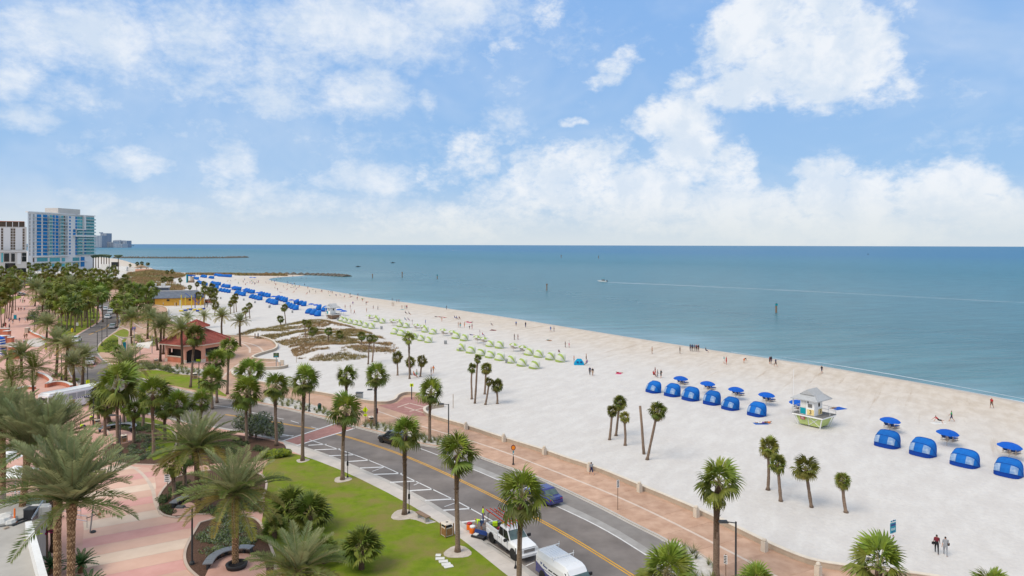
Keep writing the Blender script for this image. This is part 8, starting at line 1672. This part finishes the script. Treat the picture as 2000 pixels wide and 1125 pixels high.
for a in (('lamp post in the white strip beside the fan palm', 876, 867, 789), ('tall lamp post at the bottom right of the promenade', 1437, 1140, 1019), ('lamp post beside the yellow pedestrian sign', 735, 836, 761), ('lamp post on the pavilion lawn', 388.5, 759, 706), ('middle lamp post on the median lawn', 199, 676, 637), ('front lamp post on the median lawn', 190, 686, 649), ('far lamp post on the median lawn', 209, 658, 622), ('lamp post above the roof of the bus', 171, 760, 714), ('lamp post between the planter date palms', 120, 742, 694), ('lamp post behind the curved planter wall', 67, 650, 616), ('lamp post beside the shade sails', 265, 716, 678), ('lamp post in the round shrub bed', 234.5, 904, 811), ('lamp post near the worker behind the bus', 182.5, 834, 776), ('lamp post at the edge of the striped plaza', 375, 1103, 990), ('lamp post between the crosswalk palms', 604, 804, 748), ('slim lamp post before the grass verge at left', 177, 640, 590)): lamp_post(*a)
def sign(name, label, x, y, yt, boards, z=Z_P, pole='wood_brown', rz=0., r=.035):
    b = G(x, y, z); k = b.y / F; t = thing(name, label, 'sign', b, rz); put('pole', MB().bar((0, 0, 0), (0, 0, (y - yt) * k), r).mesh('pole', MT[pole]), t)
    for shape, cy, w, h, m, prints in boards:
        zc = (y - cy) * k; w, h = w * k, h * k
        if shape == 'diamond': mb = MB().add([(0, -.06, zc - h / 2), (w / 2, -.06, zc), (0, -.06, zc + h / 2), (-w / 2, -.06, zc), (0, -.03, zc - h / 2), (w / 2, -.03, zc), (0, -.03, zc + h / 2), (-w / 2, -.03, zc)], [(0, 1, 2, 3), (7, 6, 5, 4), (0, 4, 5, 1), (1, 5, 6, 2), (2, 6, 7, 3), (3, 7, 4, 0)])
        elif shape == 'round': mb = MB(); n = 20; mb.add([(w / 2 * math.cos(i * .314), -.06, zc + h / 2 * math.sin(i * .314)) for i in range(n)] + [(w / 2 * math.cos(i * .314), -.03, zc + h / 2 * math.sin(i * .314)) for i in range(n)], [tuple(range(n)), tuple(range(2 * n - 1, n - 1, -1))] + [(i, i + n, (i + 1) % n + n, (i + 1) % n) for i in range(n)])
        else: mb = MB().box((0, -.05, zc), (w, .03, h))
        bo = put('board', mb.mesh('board', MT[m]), t)
        for (px_, pz, pw, ph, pm) in prints: put('print', MB().box((px_ * w, -.07, zc + pz * h), (pw * w, .012, ph * h)).mesh('print', MT[pm]), bo)
    return t
lines = lambda n, m='ink_black': [(.0 if i % 2 else -.05, .36 - .72 * i / (n - 1), .68 - .12 * (i % 2), .09, m) for i in range(n)]
ped = [(0, .28, .09, .09, 'ink_black'), (0, .06, .1, .28, 'ink_black'), (.06, -.2, .06, .22, 'ink_black'), (-.06, -.2, .06, .22, 'ink_black')]
sign('pedestrian_sign', 'yellow green pedestrian crossing sign with arrow plate', 713.5, 832, 793, [('diamond', 800.5, 11, 13, 'sign_lime', ped), ('box', 810.5, 7, 4.6, 'sign_lime', [(0, 0, .5, .18, 'ink_black'), (-.14, -.12, .2, .2, 'ink_black')])])
sign('pedestrian_sign', 'yellow crossing sign above the bus roof', 172, 764, 740, [('box', 746, 7.6, 7.6, 'sign_lime', ped)]); sign('pedestrian_sign', 'yellow green sign behind the coconut palm', 90, 690, 670, [('diamond', 672, 6, 6, 'sign_lime', ped), ('box', 681, 4, 3, 'sign_lime', [])])
mat('maroon_rim', (.10, .015, .03), var=.1, rough=.4)
rs = sign('round_sign', 'round orange sign with dark rim on the promenade', 1002.5, 907.5, 867, [('round', 874, 9.2, 10.4, 'maroon_rim', []), ('box', 884, 2.6, 6.5, 'sign_teal', [(0, -.2, .6, .4, 'sign_white')])]); k = rs.location.y / F
fc = MB(); n = 20; zc = (907.5 - 874) * k; fc.add([(3.4 * k * math.cos(i * .314), -.075, zc + 3.9 * k * math.sin(i * .314)) for i in range(n)], [tuple(range(n))]); put('face', fc.mesh('face', MT['sign_orange']), rs); put('base', MB().lathe([(.16, 0), (.14, .12), (.08, .2), (.07, .9), (.03, 1.)], 8).mesh('base', MT['black_metal']), rs)
sign('parking_sign', 'white parking sign on a brown post in mid promenade', 1206.5, 996, 936, [('box', 944.5, 5.6, 15, 'sign_white', lines(5))], rz=R(20)); sign('parking_sign', 'white parking sign beside the bottom lamp post', 1417.5, 1130, 1082, [('box', 1092.5, 7, 17, 'sign_white', lines(5))], rz=R(-35)); sign('street_notice', 'white four line notice on a post in the shrub bed', 327, 977, 924, [('box', 934, 12.5, 15, 'sign_white', lines(4))], rz=R(-10))
sign('brown_sign', 'narrow brown sign behind the palm at the crosswalk', 737, 828, 797, [('box', 802.5, 2.6, 10, 'maroon_rim', [])]); sign('street_notice', 'small white notice on the median lawn', 151, 649, 629, [('box', 633, 4, 6, 'sign_white', lines(4))])
bsn = sign('beach_sign', 'teal beach rules sign with scroll top on the sand', 1743, 1064, 1014, [('box', 1017, 17.5, 4.6, 'sign_white', [(-.3, .0, .3, .5, 'sign_teal'), (.05, .1, .2, .6, 'ink_navy'), (.32, 0, .25, .5, 'sign_teal')]), ('box', 1030.5, 17.5, 20, 'sign_teal', [(0, .3, .9, .2, 'ink_navy')] + [(-.3 + .15 * i, -.12, .05, .22, 'sign_white') for i in range(5)] + [(0, -.38, .5, .05, 'ink_navy')]), ('box', 1047, 5, 8, 'sign_white', [(0, .15, .7, .3, 'ink_red'), (0, -.25, .6, .1, 'ink_black')])], z=0., pole='offwhite', rz=R(28), r=.06)
bd = sign('notice_board', 'dark green notice board on a post at the beach entry', 539.5, 718, 689, [('box', 693.5, 11, 9, 'dark_pole', [(0, .08, .8, .6, 'shrub_dark'), (0, -.32, .6, .2, 'sign_teal')])], pole='grey_metal', r=.09); sign('beach_sign', 'small green topped sign post in the sand bay by the beach entry', 804, 780, 750, [('box', 752, 7, 6, 'sign_lime', [(0, 0, .4, .4, 'ink_black')])], pole='dark_pole', r=.09)
for i, (x, y) in enumerate(((551, 712), (546, 716))): b = G(x, y, Z_P); tag(bevel_mesh(MB().box((0, 0, .5), (.8, .45, 1.0)).mesh('shower_block', MT['cream_stone']), .05) and put('stone_block', bevel_mesh(MB().box((0, 0, .5), (.8 - .4 * i, .45, 1.0)).mesh('stone_block', MT['cream_stone']), .05), None, b), ['cream stone block at the beach entry', 'narrow stone pillar at the beach entry'][i], 'block')
def meter(label, x, y, yt):
    b = G(x, y, Z_P); h = (y - yt) * b.y / F; t = thing('parking_meter', label, 'parking meter', b, 0, 'meters along the kerb'); put('pole', MB().bar((0, 0, 0), (0, 0, h), .04).mesh('pole', MT['black_metal']), t); put('foot', MB().lathe([(.14, 0), (.1, .15), (.04, .3)], 8).mesh('foot', MT['black_metal']), t); put('box', bevel_mesh(MB().box((0, -.04, h * .55), (.2, .14, .5)).mesh('box', MT['black_metal']), .03), t)
meter('black meter post beside the ringed palm at the hatched bay', 679, 933, 882); meter('leaning black meter post beside the lawn bench', 799, 1003, 942); meter('black meter post at the palm before the pickup', 1007, 1110, 1071)
def litter(label, x, y, w):
    b = G(x, y, Z_P + .01); s = w * b.y / F / 1.15; t = thing('litter_bin', label, 'litter bin', b, R(38), 'slatted litter bins'); t.scale = (s,) * 3
    put('body', MB().box((0, 0, .5), (.86, .86, .84)).mesh('body', MT['cream_stone']), t); put('lid', bevel_mesh(MB().box((0, 0, 1.27), (1.02, 1.02, .1), top=.8).mesh('lid', MT['cream_stone']), .03), t); put('opening', MB().lathe([(.13, 1.32), (.13, 1.335)], 10).mesh('opening', MT['ink_black']), t); put('liner', MB().box((0, 0, .98), (.74, .74, .12)).mesh('liner', MT['ink_black']), t)
    for x_ in (-.46, .46):
        for y_ in (-.46, .46): put('post', MB().box((x_, y_, .63), (.08, .08, 1.26)).mesh('post', MT['wood_slat']), t)
    for a in range(4):
        for i in range(5): o = put('slat', MB().box((-.26 + .13 * i, -.445, .5), (.1, .03, .64)).mesh('slat', MT['wood_slat']), t, (0, 0, 0), (0, 0, a * R(90)))
litter('slatted litter bin on the lawn edge beside the bench', 873, 1046, 23); litter('slatted litter bin at the crosswalk landing', 725, 827, 12); litter('slatted litter bin beside the upper curved bench', 242, 864, 13); litter('slatted litter bin at the pavilion plaza', 305, 711, 9); litter('slatted litter bin on the pavilion lawn', 380.5, 740, 10); litter('slatted litter bin in the grove', 181, 631, 6); litter('slatted litter bin behind the bus', 190, 832, 11)
gb = thing('litter_bin', 'round dark green litter bin beside the grass strip', 'litter bin', G(624, 803, Z_P)); put('body', MB().lathe([(.26, 0), (.3, .9), (.32, 1.0), (.2, 1.08)], 12).mesh('body', mat('bin_green', (.01, .07, .04), var=.1, rough=.4)), gb); put('lid', MB().lathe([(.31, 1.0), (.2, 1.2), (.05, 1.26)], 12).mesh('lid', MT['dark_pole']), gb)
ub = thing('utility_cabinet', 'grey utility cabinet on the sand behind the seawall', 'cabinet', G(702, 781)); put('body', bevel_mesh(MB().box((0, 0, .6), (1.1, .8, 1.2)).mesh('body', MT['grey_metal']), .04), ub); put('lid', MB().box((0, 0, 1.23), (1.2, .9, .08)).mesh('lid', MT['dark_pole']), ub)
hy = thing('fire_hydrant', 'yellow fire hydrant on the roadside lawn', 'hydrant', G(141, 649, Z_P)); put('body', MB().lathe([(.2, 0), (.2, .1), (.15, .14), (.15, .6), (.19, .65), (.12, .85), (.03, .95)], 10).mesh('body', MT['sign_yellow']), hy); [put('nozzle', MB().bar((s * .12, 0, .5), (s * .3, 0, .5), .08).mesh('nozzle', MT['sign_yellow']), hy) for s in (-1, 1)]; hy.scale = (1.4,) * 3
bn = thing('stone_bench', 'weathered stone bench on the edge of the lawn', 'bench', G(826, 1015, Z_P + .03), R(-50)); put('seat', bevel_mesh(MB().box((0, 0, .5), (1.9, .5, .1)).mesh('seat', MT['wood_brown']), .03), bn); [put('leg', bevel_mesh(MB().box((x, 0, .22), (.22, .42, .44)).mesh('leg', MT['concrete']), .03), bn) for x in (-.65, .65)]
for i, (x, y) in enumerate(((856, 1085), (859.5, 1091.5), (866, 1097), (871.5, 1102.5), (876, 1107))): tag(put('stepping_stone', bevel_mesh(MB().box((0, 0, .03), (.75 if i else .45, .42, .06)).mesh('stepping_stone', MT['offwhite']), .02), None, G(x, y, Z_P + .03), (0, 0, .1 * i)), f'{words[i]} pale stepping stone in the lawn, counted from the top', 'stepping stone', 'stepping stones in the lawn')
def curved_bench(label, pts, w=.55):
    P = resample(smooth(px_poly(pts, Z_P + .04), 2), .25); t = thing('curved_bench', label, 'bench', P[0], 0, 'curved metal benches'); n = len(P); seg = max(3, n // 7); i = 0
    while i < n - 1:
        j = min(n - 1, i + seg); q = P[i:j + 1]; secs = []
        for a in range(len(q)): s = side(q, a) if len(q) > 1 else Vector((1, 0, 0)); secs.append([q[a] - s * w / 2 + Vector((0, 0, .42)), q[a] + s * w / 2 + Vector((0, 0, .42)), q[a] + s * w / 2 + Vector((0, 0, .5)), q[a] - s * w / 2 + Vector((0, 0, .5))])
        if len(secs) > 1: secs[-1] = [p.lerp(o_, .12) for p, o_ in zip(secs[-1], secs[-2])]; bput(t, 'seat', MB().loft(secs, closed=True), MT['bench_steel'])
        m = q[len(q) // 2]; bput(t, 'leg', MB().box((m.x, m.y, m.z + .21), (.12, .4, .42)), MT['dark_pole']); i = j
mat('bench_steel', (.24, .26, .29), var=.15, scale=8, rough=.45, metal=.3)
curved_bench('curved steel bench under the great date palm', [(405, 1113), (413, 1099), (426, 1090), (440, 1084.5), (455, 1081), (475, 1078), (492, 1080)], .75); curved_bench('curved steel bench round the upper pad', [(193, 845), (203, 839.5), (216, 836.5), (232, 834), (248, 832.5), (260, 834), (263, 838), (256, 842)], .7); curved_bench('short curved steel bench in the bed by the notice', [(337, 992), (345, 986), (356, 980), (366, 977)], .75)
pl = thing('round_planter', 'dark round planter ring at the foot of the great date palm', 'planter', G(462, 1108, Z_P + .05)); put('ring', MB().lathe([(.75, 0), (.85, .32), (.75, .36), (.6, .3), (.6, .2)], 18).mesh('ring', MT['black_metal'], True), pl)
# tools of the workmen
def jug(label, x, y, body_c, top_c, s):
    t = thing('drink_cooler', label, 'cooler', G(x, y, Z_ROAD), 0, 'coolers at the kerb'); t.scale = (s,) * 3; put('body', MB().lathe([(.2, 0), (.22, .05), (.22, .42), (.18, .48)], 12).mesh('body', MT[body_c], True), t); put('lid', MB().lathe([(.2, .47), (.2, .56), (.12, .6)], 12).mesh('lid', MT[top_c], True), t)
jug('orange cooler at the kerb, farther of two', 917, 1036, 'orange_plastic', 'sign_red', 1.25); jug('orange cooler with white lid at the kerb', 923, 1043, 'orange_plastic', 'white_paint', 1.3)
tb = thing('tool_case', 'black tool case lying open at the kerb', 'tool case', G(935, 1052, Z_ROAD), R(-30)); put('body', bevel_mesh(MB().box((0, 0, .15), (1.3, .6, .28)).mesh('body', MT['black_metal']), .04), tb); put('lid', bevel_mesh(MB().box((0, .34, .38), (1.3, .08, .5), rx=-.3).mesh('lid', MT['ink_navy']), .03), tb); put('tray', MB().box((-.3, 0, .32), (.4, .4, .08)).mesh('tray', MT['offwhite']), tb)
tag(MB().tube([(0, 0, .02), (1.2, -.5, .02), (2.4, -2.2, .02), (3.3, -3.6, .02)], .02, 5).build('hose', MT['dark_pole'], None, loc=G(930, 1058, Z_ROAD)), 'dark hose running along the kerb beside the pickup', 'hose')
# parasols and boards far up the plaza
for i, (x, y, c) in enumerate(((34, 569, 'sign_orange'), (8, 585, 'sign_orange'), (57, 558, 'sign_yellow'))): t = thing('cafe_parasol', ['orange parasol beside the grey car on the left', 'orange parasol among the tall left palms', 'small yellow parasol beside the red car'][i], 'parasol', G(x, y + 6, Z_P), 0); put('canopy', UMB_B, t, (0, 0, 2.3), (0, 0, 0), 1.5); t.children[0].material_slots[0].link = 'OBJECT'; t.children[0].material_slots[0].material = MT[c]; put('pole', POLE, t, (0, 0, 0), (0, 0, 0), 1.2)
pb = thing('plaza_board', 'small blue display board standing on the far plaza', 'board', G(29.5, 624, Z_P)); put('board', MB().box((0, 0, .9), (1., .12, 1.3)).mesh('board', MT['sign_teal']), pb); put('foot', MB().box((0, 0, .1), (1.1, .5, .2)).mesh('foot', MT['dark_pole']), pb)
mc = thing('beach_trike', 'blue beach toys and gear inside the pavilion arch', 'toy stand', pv.matrix_basis @ Vector((5.0, -2.2, .06))); put('float', MB().lathe([(.02, 0), (.35, .2), (.4, .6), (.2, 1.0), (.02, 1.1)], 10, (0, 0, 1.0)).mesh('float', MT['canvas_teal'], True), mc); put('stand', MB().lathe([(.3, 0), (.1, .1), (.08, 1.0)], 8).mesh('stand', MT['dark_pole']), mc); put('bin', MB().box((-1.2, 0, .3), (.9, .5, .5)).mesh('bin', MT['hiviz']), mc)
palm('W', 1936, 1330, 1936, 1158, 42, 'fan palm of which a single leaf tip shows at the bottom right', SW_, z=0.)
# ------------------------------------------------------------------ look-alikes are told apart by their place in the row
def ordinal(n):
    one = 'first second third fourth fifth sixth seventh eighth ninth tenth eleventh twelfth thirteenth fourteenth fifteenth sixteenth seventeenth eighteenth nineteenth'.split(); ten = 'twenty thirty forty fifty sixty seventy eighty ninety'.split(); tth = 'twentieth thirtieth fortieth fiftieth sixtieth seventieth eightieth ninetieth'.split()
    return one[n - 1] if n < 20 else tth[n // 10 - 2] if n % 10 == 0 else ten[n // 10 - 2] + ' ' + one[n % 10 - 1]
by = {}
for o in ALL_LABELLED: by.setdefault(o['label'], []).append(o)
for lb, os_ in by.items():
    if len(os_) < 2 or os_[0].get('kind') == 'stuff': continue
    for i, o in enumerate(sorted(os_, key=lambda q: PX(q.location)[0])): o['label'] = f'{lb}, {ordinal(i + 1)} from the left'
